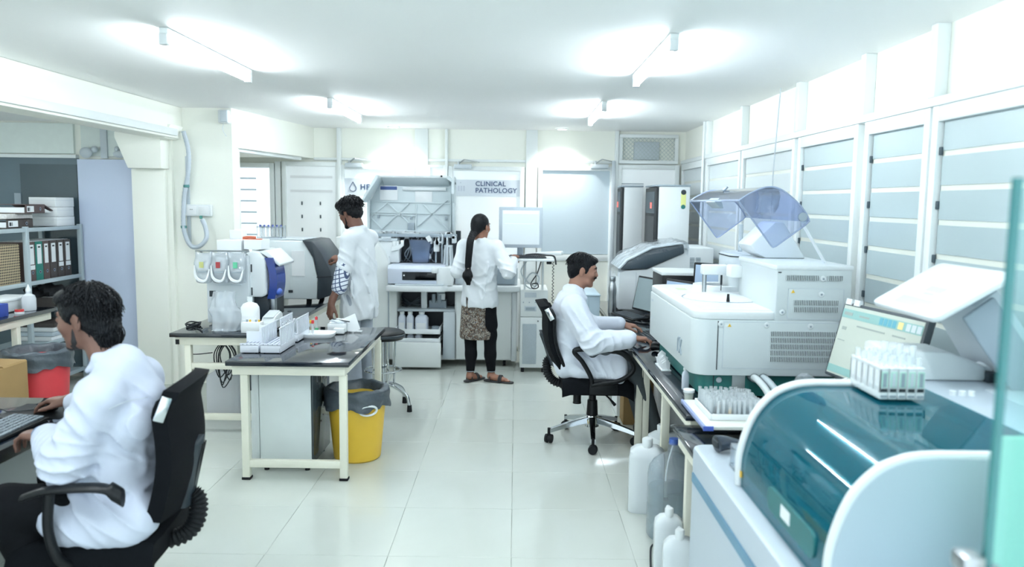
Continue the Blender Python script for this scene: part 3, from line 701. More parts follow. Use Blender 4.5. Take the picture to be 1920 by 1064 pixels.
def binder(label, x, y, z, w, m, mark=0, h=.315, d=.27, lab_len=.5, name='lever_arch_binder', group='upright binders on the rack'):
    """spine faces +X, width along Y"""
    t = thing(name, label, 'binder', (x, y, z), 0, group)
    P = lambda n, mb, mm, p=None: part(p or t, n, mb, mm, local=True)
    P('cover', MB().box(-d, 0, -w / 2, w / 2, 0, h, .003), m)
    P('page_block', MB().box(-d + .006, -.02, -w / 2 + .004, w / 2 - .004, h - .004, h + .002), PAPER)
    P('spine_label', MB().box(0, .0015, -w * .3, w * .3, h * (.93 - lab_len), h * .93), PAPER)
    P('label_print', MB().box(.0015, .0022, -w * .16, w * .16, h * .84, h * .88), SLOT)
    if mark: P('second_label', MB().box(.0, .0025, -w * .36, w * .36, h * (.93 - lab_len) - .045, h * (.93 - lab_len) - .008), PAPER)
    P('ring_hole', MB().lathe([(.008, 0), (.013, 0), (.014, .003), (.009, .003)], (0, 0, 0), 14, M=at(.001, 0, h * .22) @ ry_(90), cap=False), RING)
    P('hole', MB().cyl((.0005, 0, h * .22), (.0015, 0, h * .22), .008, n=12), SLOT)
    return t
ys = [6.53, 6.635, 6.735, 6.84, 6.95, 7.06]
labs = ['brown binder with two white spine labels next to the green binder', 'green binder standing between brown binders', 'brown binder just right of the green binder', 'dark brown binder fourth from the left in the rack row', 'dark brown binder second from the right end of the rack row', 'dark brown binder at the right end of the rack row']
for k, (y, m_) in enumerate(zip(ys, (BROWN, GREENB, BROWN, DARKB, DARKB, DARKB))):
    binder(labs[k], -4.10, y, 1.0, (.10, .10, .085, .10, .095, .10)[k], m_, mark=(k in (0, 4, 5)), h=.335)
solo('box_file', MB().box(-4.38, -4.08, 5.8, 6.34, 1.0, 1.33, .004), PATB, 'tan hexagon-patterned box file on the rack', 'box file')
binder('dark binder lying under the black cloth on the lower shelf', -4.07, 6.95, .742, .34, DARKB, h=.09, lab_len=.0, group=None)
CLOTH = mat('black_cloth', (18, 20, 24), .9, bump=.5, bscale=30)
# binders lying flat on the rack
def flat_binder(label, x, y, z, rz, m, tilt=0, name='flat_binder'):
    t = thing(name, label, 'binder', (x, y, z), R(rz), 'binders lying on the rack')
    P = lambda n, mb, mm: part(t, n, mb, mm, local=True)
    M_ = ry_(tilt)
    P('lower_cover', MB().box(-.27, 0, -.17, .17, 0, .004), m)
    P('upper_cover', MB().box(-.27, 0, -.17, .17, .071, .075, M=ry_(0)), m)
    P('spine', MB().box(-.004, 0, -.17, .17, 0, .075), m)
    P('page_block', MB().box(-.25, -.02, -.15, .15, .006, .05), PAPER)
    P('spine_label', MB().box(0, .0015, -.15, -.03, .012, .062), PAPER)
    P('label_print', MB().box(.0015, .0022, -.14, -.115, .02, .05).box(.0015, .0022, -.108, -.1, .02, .05), SLOT)
    P('ring_hole', MB().lathe([(.008, 0), (.014, 0), (.015, .003), (.009, .003)], (0, 0, 0), 14, M=at(.001, .08, .037) @ ry_(90), cap=False), RING)
    P('hole', MB().cyl((.0005, .08, .037), (.0018, .08, .037), .008, n=12), SLOT)
    return t
flat_binder('dark brown binder lying lowest on top of the rack', -4.10, 6.40, 1.458, 0, DARKB)
fb = flat_binder('brown binder lying on papers on top of the rack', -4.06, 6.55, 1.578, 8, BROWN)
part(fb, 'open_cover', MB().prism([(.17, .075), (.17, .071), (.42, -.012), (.425, -.006)], 'x', -.27, -.004), BROWN, local=True)
part(fb, 'loose_sheets', MB().prism([(.16, .05), (.16, .006), (.30, -.0), (.36, .003)], 'x', -.25, -.02), PAPER, local=True)
solo('paper_stack', MB().box(-4.36, -4.12, 6.26, 6.6, 1.535, 1.576, .002), mat('mixed_paper_stack', (206, 206, 204), .8, var=.25, vscale=60), 'stack of papers between the two flat binders', 'papers')
for k, zz in enumerate((1.458, 1.544, 1.63)):
    t = thing('white_carton', ['white carton at the bottom of the stack on the rack', 'white carton in the middle of the stack on the rack', 'white carton topmost of the stack on the rack'][k], 'carton', (-4.2, 7.02, zz), R((0, 2, -1)[k]), 'white cartons on the rack')
    part(t, 'carton_body', MB().box(-.12, .12, -.14, .14, 0, .084, .003), PAPER, local=True)
    part(t, 'lid_seam', MB().box(.12, .1205, -.14, .14, .055, .057).box(-.12, .12, -.1406, -.14, .055, .057), GREY_PLASTIC, local=True)
def lump(c, r, amp, seed, n=28, m=18):
    rnd = random.Random(seed); ph = [(rnd.uniform(1.5, 6), rnd.uniform(1.5, 6), rnd.uniform(0, 6), rnd.uniform(.3, 1)) for _ in range(7)]
    mb = MB(); mb.ball((0, 0, 0), 1, n, m); out = []
    for (x, y, z) in mb.v:
        d = sum(a * math.sin(p * x * 2 + q * y * 2 + s_ + 3 * z) for p, q, s_, a in ph) * amp / 3
        k = 1 + d; out.append((c[0] + r[0] * x * k, c[1] + r[1] * y * k, max(c[2] + r[2] * z * k, c[2] - r[2] * .6)))
    mb.v = out; return mb
solo('black_cloth', lump((-4.22, 6.9, .872), (.14, .22, .06), .35, 3), CLOTH, 'crumpled black cloth on the lower rack shelf', 'cloth')
# ================================================================== analyzers
TEAL = mat('teal_painted_base', (36, 112, 108), .4, var=.06)
SCREEN_W = mat('lit_white_screen', (190, 200, 204), .3, emit=.10, var=.02)
LABEL_BLUE = mat('label_blue', (64, 88, 142), .6)
WARN = mat('warning_yellow', (232, 190, 70), .6)
RED = mat('red_cap', (214, 60, 66), .45)
GREEN = mat('green_cap', (60, 168, 110), .45)
CLEARP = glass('clear_plastic', (232, 238, 242), gloss=.02, rough=.08, milk=.22)
MILKY = glass('milky_plastic', (224, 230, 234), gloss=.02, rough=.2, milk=.72)
VIAL = glass('clear_vial_plastic', (246, 250, 251), gloss=.03, rough=.06, milk=.34, milk_rgb=(248, 250, 252))
CRINKLE = glass('crinkled_clear_film', (222, 230, 236), gloss=.10, rough=.12, bump=.9, bscale=16, milk=.18)
# ---- the floor-standing chemistry analyzer at the back
A = thing('chemistry_analyzer', 'large white floor-standing analyzer with raised ribbed hood at the back', 'analyzer', (-.65, 8.3, 0))
Y7 = 7.95
part(A, 'cabinet_body', MB().box(-1.30, .02, 8.42, 8.78, .07, .84, .006).box(-1.30, -1.22, Y7, 8.42, .07, .80, .004).box(-.62, .02, 7.98, 8.42, .07, .80, .004).box(-1.22, -.62, Y7 + .02, 8.42, .07, .12), CREAM_PLASTIC)
part(A, 'compartment_back', MB().box(-1.22, -.62, 8.36, 8.42, .12, .80), DARK_GREY)
part(A, 'inner_shelf', MB().box(-1.22, -.62, 7.98, 8.36, .575, .60, .003), GREY_PLASTIC)
part(A, 'door_panel', MB().prism([(-.615, .09), (-.74, .09), (-.735, .575), (-.615, .58)], 'y', 7.93, 7.98, .004), GREY_PLASTIC)
part(A, 'door_panel', MB().box(-.605, -.03, 7.95, 7.985, .08, .795, .008), CREAM_PLASTIC)
part(A, 'end_panel', MB().box(-.03, .03, 7.97, 8.6, .06, .79, .01), WHITE_PLASTIC)
wt = part(A, 'worktop', MB().prism([(-1.31, 7.80), (-.74, 7.80), (-.68, 7.86), (-.05, 7.86), (.06, 7.9), (.06, 8.72), (-1.31, 8.72)], 'z', .80, .862, .014), WHITE_PLASTIC)
part(wt, 'worktop_edge', MB().box(-1.22, -.72, 7.812, 7.9, .862, .878, .006), GREY_PLASTIC)
bx = part(A, 'tray_housing', MB().prism([(7.86, .878), (7.86, 1.03), (7.9, 1.065), (8.3, 1.065), (8.3, .878)], 'x', -1.30, -.72, .006), mat('pale_blue_grey_plastic', (205, 214, 228), .4, var=.02))
part(bx, 'viewing_slot', MB().box(-1.15, -.80, 7.856, 7.862, .915, 1.0), SLOT)
part(bx, 'slot_window', MB().box(-1.14, -.81, 7.850, 7.856, .92, .995), glass('smoked_slot_glass', (120, 135, 150), gloss=.1))
part(bx, 'indicator', MB().cyl((-1.13, 7.848, .965), (-1.13, 7.852, .965), .008, n=10), PAPER)
part(A, 'hinge_block', MB().box(-.80, -.63, 7.85, 8.15, .862, 1.05, .012), WHITE_PLASTIC)
part(A, 'hinge_block', MB().box(-.85, -.78, 7.84, 7.88, .99, 1.045, .01), WHITE_PLASTIC)
part(A, 'side_deck', MB().box(-.62, .03, 7.98, 8.6, .862, 1.045, .01), GREY_PLASTIC)
part(A, 'side_deck_panel', MB().box(-.19, .0, 7.955, 7.985, .875, 1.03, .006), MID_GREY)
part(A, 'left_tower', MB().prism([(-1.86, .05), (-1.86, 1.34), (-1.52, 1.36), (-1.43, 1.30), (-1.37, 1.2), (-1.33, 1.12), (-1.31, 1.06), (-1.31, .05)], 'y', 8.0, 8.72, .012), CREAM_PLASTIC)
part(A, 'left_tower_edge', MB().box(-1.318, -1.304, 7.99, 8.01, .07, 1.05), MID_GREY)
# working deck inside
part(A, 'deck_back', MB().box(-1.52, -.60, 8.5, 8.56, 1.04, 1.40), DARK_GREY)
part(A, 'deck_floor', MB().box(-1.45, -.62, 8.2, 8.5, 1.04, 1.066), SLOT)
part(A, 'deck_rail', MB().box(-1.5, -.62, 8.18, 8.23, 1.34, 1.375, .004), MID_GREY)
part(A, 'cuvette_loader', MB().box(-1.50, -1.22, 8.12, 8.3, 1.07, 1.30, .012).box(-1.44, -1.32, 8.08, 8.13, 1.07, 1.14, .006), WHITE_PLASTIC)
part(A, 'loader_shelf', MB().box(-1.47, -1.35, 8.085, 8.12, 1.115, 1.135, .004), PAPER)
part(A, 'loader_rail', MB().box(-1.52, -1.24, 8.1, 8.32, 1.30, 1.325, .004).box(-1.40, -1.30, 8.09, 8.12, 1.325, 1.345), GREY_PLASTIC)
part(A, 'transfer_arm', MB().prism([(-1.30, 1.19), (-1.30, 1.24), (-1.2, 1.27), (-1.2, 1.31), (-1.17, 1.31), (-1.17, 1.25), (-1.22, 1.21)], 'y', 8.1, 8.14, .004).box(-1.29, -1.25, 8.1, 8.14, 1.24, 1.30, .004), WHITE_PLASTIC)
def bucket(u, v):
    a = 2 * math.pi * u; s_ = v; w_ = .12 - .035 * (1 - s_); d = .08 - .02 * (1 - s_)
    k = 1 / max(abs(math.cos(a)), abs(math.sin(a))) ** .75
    return (-1.0 + w_ * math.cos(a) * k, 8.2 + d * math.sin(a) * k, 1.075 + .235 * s_)
part(A, 'cuvette_bin', MB().grid(bucket, 40, 6, closed_u=True), glass('blue_tinted_bin', (160, 178, 205), gloss=.05, milk=.3, milk_rgb=(150, 170, 200)), fix=False)
part(A, 'cuvette_fill', lump((-1.0, 8.2, 1.13), (.075, .05, .05), .5, 9), mat('loose_white_cuvettes', (214, 222, 230), .5, bump=.8, bscale=60))
part(A, 'bin_lid', MB().box(-.93, -.885, 8.1, 8.14, 1.30, 1.36, .004, M=at(-.905, 8.12, 1.33) @ ry_(-32) @ at(.905, -8.12, -1.33)), WHITE_PLASTIC)
part(A, 'probe_block', MB().box(-.86, -.80, 8.15, 8.22, 1.19, 1.30, .006), WHITE_PLASTIC)
part(A, 'rack_post', MB().box(-.78, -.765, 8.15, 8.2, 1.07, 1.34).box(-.85, -.835, 8.2, 8.25, 1.07, 1.2), MID_GREY)
sy = MB()
for k in range(7):
    a = 2 * math.pi * k / 7; sy.cyl((-.70 + .045 * math.cos(a), 8.1 + .045 * math.sin(a), 1.05), (-.70 + .032 * math.cos(a), 8.1 + .032 * math.sin(a), 1.25), .012, n=8)
part(A, 'syringe_bank', sy.cyl((-.70, 8.1, 1.245), (-.70, 8.1, 1.265), .045, n=18), GREY_PLASTIC)
rnd = random.Random(4); mm = MB()
for k in range(22):
    x = rnd.uniform(-1.48, -.66); mm.box(x, x + rnd.uniform(.015, .06), 8.3, 8.4, 1.32 + rnd.uniform(-.02, .03), 1.37 + rnd.uniform(0, .03), .003)
o = part(A, 'deck_mechanism', mm, STEEL, kind='stuff')
mm = MB()
for k in range(16):
    x = rnd.uniform(-.9, -.64); mm.box(x, x + rnd.uniform(.01, .04), 8.12, 8.3, 1.27 + rnd.uniform(-.02, .08), 1.30 + rnd.uniform(0, .09), .002)
part(A, 'probe_mechanism', mm, GREY_PLASTIC, kind='stuff')
mm = MB()
for k in range(9):
    x = rnd.uniform(-1.25, -.68); mm.tube(spline([(x, 8.35, 1.06), (x + rnd.uniform(-.06, .06), 8.3, 1.16), (x + rnd.uniform(-.1, .1), 8.34, 1.32)], 5), .006, 6)
part(A, 'tubing', mm, MID_GREY, kind='stuff')
# hood
HOOD = mat('hood_grey', (205, 217, 221), .45, var=.03)
YH = 8.44
LP = lambda u, v: (-1.672 + u * .001045, 1.998 - v * .001045)     # hood-panel pattern units to metres
hood = part(A, 'hood', MB().prism([(-1.575, 1.37), (-1.575, 1.73), (-1.45, 1.935), (-.66, 1.935), (-.66, 1.37)], 'y', YH, YH + .03, .004).prism([(YH + .03, 1.99), (YH - .14, 1.99), (YH - .16, 1.965), (YH, 1.88), (YH + .03, 1.88)], 'x', -1.43, -.72, .012)
            .prism([(-1.622, 1.70), (-1.60, 1.70), (-1.435, 1.955), (-1.435, 1.99), (-1.46, 1.985)], 'y', 8.10, YH + .02, .004).box(-1.60, -1.575, 8.36, YH + .02, 1.36, 1.74, .004)
            .prism([(8.46, 1.36), (8.46, 1.97), (8.33, 1.985), (8.24, 1.93), (8.2, 1.8), (8.3, 1.70), (8.38, 1.36)], 'x', -.68, -.65, .005).prism([(-.72, 1.99), (-.65, 1.93), (-.65, 1.9), (-.74, 1.96)], 'y', 8.28, YH + .02, .004), HOOD)
part(hood, 'top_edge', MB().bar((-1.44, 8.30, 1.978), (-.72, 8.30, 1.98), .05, .03, .01), WHITE_PLASTIC)
part(hood, 'bumper', MB().cyl((-.79, 8.26, 1.985), (-.79, 8.31, 1.985), .011, n=10), BLACK)
def rib(u0, v0, u1, v1, w_=.012, d=.02):
    a, b = LP(u0, v0), LP(u1, v1); part(hood, 'rib', MB().bar((a[0], YH - d / 2, a[1]), (b[0], YH - d / 2, b[1]), w_, d, .002, up=(0, 1, 0)), HOOD)
for r_ in ((95, 272, 960, 288), (95, 385, 960, 400), (95, 405, 560, 418), (570, 300, 562, 640), (95, 572, 920, 580), (925, 170, 925, 575),
           (265, 285, 492, 492), (490, 290, 212, 556), (92, 440, 205, 556), (95, 432, 268, 285), (640, 300, 912, 572), (890, 250, 578, 530)): rib(*r_)
part(hood, 'lower_rail', MB().box(-1.58, -.66, YH - .05, YH, 1.355, 1.395, .005), GREY_PLASTIC)
a = LP(190, 110); b = LP(375, 260); cd = part(hood, 'info_card', MB().box(a[0], b[0], YH - .012, YH - .006, b[1], a[1], .004), PAPER)
part(cd, 'card_header', MB().box(a[0] + .006, b[0] - .006, YH - .014, YH - .012, a[1] - .045, a[1] - .008), LABEL_BLUE)
a = LP(555, 165); b = LP(735, 285); part(hood, 'info_card', MB().box(a[0], b[0], YH - .012, YH - .006, b[1], a[1], .003), PAPER)
a = LP(425, 120); b = LP(880, 158); part(hood, 'lamp_bar', MB().box(a[0], b[0], YH - .03, YH - .004, b[1], a[1], .008), WHITE_PLASTIC)
a = LP(480, 490); b = LP(550, 570); part(hood, 'corner_plate', MB().box(a[0], b[0], YH - .02, YH - .01, b[1], a[1], .004), MID_GREY)
for (u, v) in ((175, 430), (880, 440), (515, 440)):
    a = LP(u, v); part(hood, 'latch', MB().box(a[0] - .01, a[0] + .01, YH - .03, YH, a[1] - .02, a[1] + .02, .004), MID_GREY)
# drawers and trays
part(A, 'drawer', MB().box(-1.235, -.745, 7.76, 7.80, .03, .285, .006).box(-1.2, -.78, 7.80, 8.2, .05, .25), CREAM_PLASTIC)
for z in (.36, .265):
    tr_ = part(A, 'tray', MB().box(-1.225, -.76, 7.86, 8.3, z, z + .012).box(-1.225, -.76, 7.845, 7.865, z, z + .05, .004).box(-1.225, -1.21, 7.86, 8.3, z, z + .06).box(-.775, -.76, 7.86, 8.3, z, z + .06), WHITE_PLASTIC)
for x in (-1.2, -.1):
    for y in (8.05, 8.6): part(A, 'castor', MB().cyl((x - .015, y, .03), (x + .015, y, .03), .03, n=14).cyl((x, y, .03), (x, y, .09), .012, n=8), RUBBER)
mm = MB()
mm.box(-.98, -.92, 8.05, 8.15, .60, .77, .004); part(A, 'pump', mm, WHITE_PLASTIC)
mm = MB().box(-.90, -.72, 8.08, 8.2, .60, .68, .004).cyl((-.85, 8.07, .66), (-.85, 8.07, .75), .02, n=12).cyl((-.79, 8.07, .66), (-.79, 8.07, .74), .024, n=12).box(-.82, -.74, 8.1, 8.2, .69, .77, .004)
part(A, 'valve_bank', mm, MID_GREY)
part(A, 'pump_housing', MB().box(-.80, -.73, 8.06, 8.1, .69, .755, .004), WHITE_PLASTIC)
mm = MB()
for k in range(5): mm.tube(spline([(-1.2, 8.2, .72 - .03 * k), (-1.12, 8.1, .66 - .01 * k), (-1.0, 8.08, .63 + .02 * k), (-.92, 8.15, .67)], 6), .007, 6)
part(A, 'hose_bundle', mm, DARK_GREY, kind='stuff')
# reagent bottles on the trays
def bottle(label, x, y, z, w_, h, m, cat='bottle', name='reagent_bottle', cap=WHITE_PLASTIC, d=None, group=None, neck=.35, lab=True):
    d = d or w_; t = thing(name, label, cat, (x, y, z), 0, group); n = 24; vs = []
    prof = [(0, .96), (.01, 1), (.62, 1), (.70, .96), (.80, .72), (.85, neck), (.93, neck)]
    mb = MB()
    for hh, k in prof:
        for j in range(n):
            a = 2 * math.pi * j / n; q = 1 / (abs(math.cos(a)) ** 4 + abs(math.sin(a)) ** 4) ** .25 if k > .5 else 1
            kk = k if k > .5 else k
            vs.append((kk * q * w_ / 2 * math.cos(a), (kk * q * d / 2 if k > .5 else kk * w_ / 2) * math.sin(a), hh * h))
    fs = [(i * n + j, i * n + (j + 1) % n, (i + 1) * n + (j + 1) % n, (i + 1) * n + j) for i in range(len(prof) - 1) for j in range(n)] + [tuple(range(n)), tuple(range((len(prof) - 1) * n, len(prof) * n))]
    part(t, 'bottle_body', mb.add(vs, fs), m, local=True)
    part(t, 'cap', MB().cyl((0, 0, .89 * h), (0, 0, h), w_ * neck * .5 + .004, n=16), cap, local=True)
    if lab: part(t, 'label_sticker', MB().box(-w_ * .36, w_ * .36, -d / 2 - .0015, -d / 2 + .001, .12 * h, .45 * h), PAPER, local=True)
    return t
BOT = mat('white_bottle_plastic', (214, 222, 234), .4, var=.02)
bottle('small white reagent bottle at the left of the upper analyzer tray', -1.17, 7.98, .372, .078, .20, BOT, neck=.55)
bottle('small white reagent bottle in the middle of the upper analyzer tray', -1.085, 7.98, .372, .078, .20, BOT, neck=.55)
bottle('wide white reagent bottle at the right of the upper analyzer tray', -.965, 7.99, .372, .135, .20, BOT, neck=.4)
for k, x in enumerate((-1.165, -1.08, -.995)):
    bottle(('left', 'middle', 'right')[k] + ' squat bottle on the lower analyzer tray', x, 7.96, .277, .075, .07, BOT, neck=.6)
solo('tube_coil', MB().tube([(-.82 + .04 * math.cos(k * .5), 8.0 + .05 * math.sin(k * .5), .38 + k * .0008) for k in range(50)], .005, 6), MID_GREY, 'coil of grey tubing on the upper analyzer tray', 'tubing')
# computer units beside it
t = thing('computer_unit', 'upper grey computer unit stacked beside the large analyzer', 'computer', (.2, 7.95, .57))
part(t, 'case', MB().box(.06, .335, 7.72, 8.25, .572, .845, .006), CREAM_PLASTIC)
for z in (.77, .63): part(t, 'drive_bay', MB().box(.10, .22, 7.712, 7.722, z, z + .05, .002), GREY_PLASTIC)
part(t, 'drive_slot', MB().box(.115, .205, 7.708, 7.714, .64, .67), MID_GREY)
for x in (.09, .15, .21): part(t, 'button', MB().cyl((x, 7.714, .72), (x, 7.722, .72), .006, n=8), MID_GREY)
t = thing('computer_unit', 'lower grey cabinet with mesh door beside the large analyzer', 'cabinet', (.2, 7.95, 0))
part(t, 'case', MB().box(.06, .335, 7.72, 8.25, .05, .568, .006), CREAM_PLASTIC)
MESHM = mat('grey_perforated_mesh', (170, 182, 188), .55, var=.25, vscale=260)
part(t, 'mesh_panel', MB().box(.085, .225, 7.713, 7.722, .09, .50, .003), MESHM)
part(t, 'lock', MB().cyl((.24, 7.714, .53), (.24, 7.722, .53), .007, n=10), SLOT)
part(t, 'side_vent', MB().box(.335, .337, 7.85, 7.95, .46, .53), MESHM)
for x in (.09, .3):
    for y in (7.76, 8.2): part(t, 'foot', MB().cyl((x, y, 0), (x, y, .055), .018, n=10), RUBBER)
# monitor on its stand
def monitor(label, c, wdt, hgt, rz, tilt, frame_m, screen_m, bezel=.02, stand_z=None, depth=.04, extra=None, base_w=.2, roll=0):
    """c is the bottom centre of the screen panel; local: screen faces -Y"""
    t = thing('monitor', label, 'monitor', (c[0], c[1], stand_z if stand_z is not None else c[2]), R(rz))
    dz = c[2] - (stand_z if stand_z is not None else c[2]); M_ = at(0, 0, dz) @ Matrix.Rotation(R(-tilt), 4, 'X')
    P = lambda n, mb, m, p=None: part(p or t, n, mb, m, local=True)
    P('housing', MB().box(-wdt / 2, wdt / 2, 0, depth, 0, hgt, .006, M=M_), frame_m)
    sc = P('screen', MB().box(-wdt / 2 + bezel, wdt / 2 - bezel, -.002, .004, bezel, hgt - bezel, M=M_), screen_m)
    if stand_z is not None:
        P('stand_neck', MB().bar((0, depth + .02, hgt * .35 + dz), (0, depth + .03, .015), .06, .025, .004), frame_m)
        P('stand_base', MB().lathe([(0, 0), (base_w / 2, 0), (base_w / 2, .01), (base_w / 3, .018), (0, .02)], (0, depth + .02, 0), 28, sy=.8), frame_m)
    if extra: extra(P, sc, M_)
    return t
def scr1(P, sc, M_):
    P('title_bar', MB().box(-.17, .17, -.0035, -.002, .335, .36, M=M_), mat('screen_bar', (196, 206, 216), .3, emit=.5), sc)
    for k in range(4): P('screen_icon', MB().box(-.05 + .06 * k, -.02 + .06 * k, -.0045, -.0035, .34, .355, M=M_), SCREEN_W, sc)
    P('screen_line', MB().box(-.16, .13, -.0035, -.002, .235, .238, M=M_), mat('screen_line_grey', (196, 200, 200), .3, emit=.4), sc)
monitor('white-framed monitor in front of the woman', (.055, 7.62, 1.275), .43, .40, 3, 4, mat('monitor_grey_frame', (168, 180, 190), .45), SCREEN_W, .032, stand_z=1.185, depth=.05, extra=scr1, base_w=.16)
t = thing('keyboard_tray', 'white arm-mounted keyboard tray below the white-framed monitor', 'tray', (.2, 7.6, .845))
part(t, 'tray_plate', MB().box(-.08, .38, 7.42, 7.78, 1.155, 1.18, .008), WHITE_PLASTIC)
part(t, 'tray_arm', MB().bar((.2, 7.62, 1.21), (.46, 7.5, 1.235), .05, .04, .008), WHITE_PLASTIC)
part(t, 'support_post', MB().cyl((.1, 7.76, .845), (.1, 7.76, 1.16), .012, n=12), WHITE_PLASTIC)
part(t, 'support_post', MB().cyl((.28, 7.76, .845), (.28, 7.76, 1.16), .012, n=12), WHITE_PLASTIC)
part(t, 'clamp_knob', MB().cyl((.33, 7.45, 1.13), (.33, 7.45, 1.155), .025, n=14), BLACK)
KEYM = mat('key_caps_dark', (34, 40, 46), .5)
def keyboard(label, x, y, z, rz, w_=.44, d=.15, body=BLACK, key=KEYM, tilt=4, pitch=.021):
    t = thing('keyboard', label, 'keyboard', (x, y, z), R(rz)); M_ = rx_(tilt)
    part(t, 'key_bed', MB().box(-w_ / 2, w_ / 2, -d / 2, d / 2, .006, .02, .004, M=M_), body, local=True)
    ks = MB(); nx = int((w_ - .02) / pitch); ny = int((d - .02) / pitch)
    for i in range(nx):
        for j in range(ny):
            if j == 0 and 4 <= i <= 9: continue
            cx = -w_ / 2 + .012 + (i + .5) * (w_ - .024) / nx; cy = -d / 2 + .012 + (j + .5) * (d - .024) / ny
            ks.box(cx - .0082, cx + .0082, cy - .0082, cy + .0082, .018, .0265, M=M_)
    o = part(t, 'keys', ks, key, local=True); o['kind'] = 'stuff'
    part(t, 'space_bar', MB().box(-w_ / 2 + .012 + 4 * (w_ - .024) / nx, -w_ / 2 + .012 + 10 * (w_ - .024) / nx - .003, -d / 2 + .013, -d / 2 + .03, .018, .0265, M=M_), key, local=True)
    return t
keyboard('dark keyboard on the white arm tray', .12, 7.52, 1.181, 4, .36, .13, DARK_GREY)
WIRE = mat('black_cable', (30, 36, 42), .5)
def wire(label, ctrl, r, m=WIRE, name='cable', n=8):
    return solo(name, MB().tube(spline(ctrl, n), r, 6), m, label, 'cable')
wire('tangled grey cable hanging under the white keyboard tray', [(.12, 7.6, 1.15), (.06, 7.55, 1.05), (.12, 7.58, .95), (.2, 7.6, .9), (.24, 7.6, .98), (.17, 7.58, 1.03), (.1, 7.6, .93), (.16, 7.62, .87), (.22, 7.63, .9)], .007, GREY_PLASTIC)
wire('black cable looping below the white keyboard tray', [(.26, 7.62, 1.15), (.22, 7.62, 1.02), (.16, 7.56, .93), (.18, 7.55, .88), (.23, 7.56, .89), (.22, 7.56, .93), (.17, 7.58, .92)], .006)
wire('coiled black cord hanging at the right of the keyboard tray', [(.37 + .008 * math.cos(k * 1.6), 7.45 + .008 * math.sin(k * 1.6), 1.15 - .0085 * k) for k in range(48)], .0035, n=2)
wire('black cables lying along the keyboard tray', [(.1, 7.47, 1.215), (.2, 7.46, 1.225), (.3, 7.47, 1.215), (.38, 7.5, 1.2), (.4, 7.52, 1.12)], .008)
# ---- grey box analyzer with curved dark front on the left bench
t = thing('hematology_analyzer', 'grey-white box analyzer with curved dark front beside the standing man', 'analyzer', (-2.1, 7.5, .75))
part(t, 'case', MB().prism([(-2.46, .79), (-2.46, 1.34), (-1.97, 1.335), (-1.885, 1.18), (-1.845, .98), (-1.855, .79)], 'y', 7.2, 7.85, .012), mat('analyzer_pale_grey', (216, 225, 227), .42, var=.02))
part(t, 'front_shell', MB().prism([(-1.985, 1.345), (-1.885, 1.335), (-1.80, 1.22), (-1.72, 1.06), (-1.705, .95), (-1.72, .83), (-1.85, .785), (-1.84, .98), (-1.88, 1.18)], 'y', 7.18, 7.87, .012), DARK_GREY)
part(t, 'front_seam', MB().bar((-1.85, 7.177, 1.0), (-1.706, 7.177, 1.01), .004, .006), BLACK)
part(t, 'side_slot', MB().box(-2.28, -2.16, 7.194, 7.202, 1.15, 1.20), SLOT)
part(t, 'taped_sheet', MB().box(-2.085, -1.965, 7.193, 7.2, 1.01, 1.245), PAPER)
part(t, 'socket', MB().box(-2.12, -2.08, 7.194, 7.202, .85, .875), SLOT)
part(t, 'top_rib', MB().box(-2.44, -2.0, 7.3, 7.8, 1.34, 1.35, .004), GREY_PLASTIC)
for x in (-2.4, -1.95):
    for y in (7.28, 7.78): part(t, 'foot', MB().cyl((x, y, .75), (x, y, .795), .025, n=12), RUBBER)
# tube racks on top of it
for k, (x, z, lb) in enumerate(((-2.36, 1.35, 'clear rack of blue-capped tubes on the grey analyzer'),)):
    t = thing('tube_rack', lb, 'tube rack', (x, 7.45, z))
    for zz in (0, .10): part(t, 'rack_plate', MB().box(x - .11, x + .13, 7.38, 7.52, z + zz, z + zz + .012, .002), CLEARP)
    for (dx, dy) in ((-.105, -.065), (.125, -.065), (-.105, .065), (.125, .065)): part(t, 'rack_post', MB().cyl((x + dx, 7.45 + dy, z), (x + dx, 7.45 + dy, z + .12), .005, n=8), CLEARP)
BLUECAP = mat('blue_cap', (70, 88, 160), .45)
def tube(label, x, y, z, r=.0065, h=.09, cap=None, body=VIAL, fill=None, group=None, capm=None, rot=None):
    t = thing('sample_tube', label, 'tube', (x, y, z), 0, group)
    if rot: t.rotation_euler = rot
    part(t, 'tube_body', MB().lathe([(.001, 0), (r * .7, .003), (r, .009), (r, h)], n=10, cap=False), body, local=True, fix=False)
    if fill: part(t, 'contents', MB().lathe([(.001, .001), (r * .62, .004), (r * .85, .01), (r * .85, h * .5), (0.0005, h * .5)], n=8), fill, local=True)
    if capm: part(t, 'cap', MB().lathe([(0.0005, h - .008), (r * 1.25, h - .008), (r * 1.3, h + .012), (r * 1.1, h + .015), (0.0005, h + .015)], n=10), capm, local=True)
    return t
ORD = ['first', 'second', 'third', 'fourth', 'fifth', 'sixth', 'seventh', 'eighth', 'ninth', 'tenth']
for k in range(6): tube(ORD[k] + ' blue-capped tube from the left in the clear rack', -2.45 + .04 * k, 7.43, 1.362, .008, .10, capm=BLUECAP, group='blue-capped tubes on the grey analyzer')
for k in range(6): tube(ORD[k] + ' grey-capped tube from the left in the clear rack', -2.44 + .04 * k, 7.48, 1.362, .008, .09, capm=MID_GREY, group='grey-capped tubes on the grey analyzer')
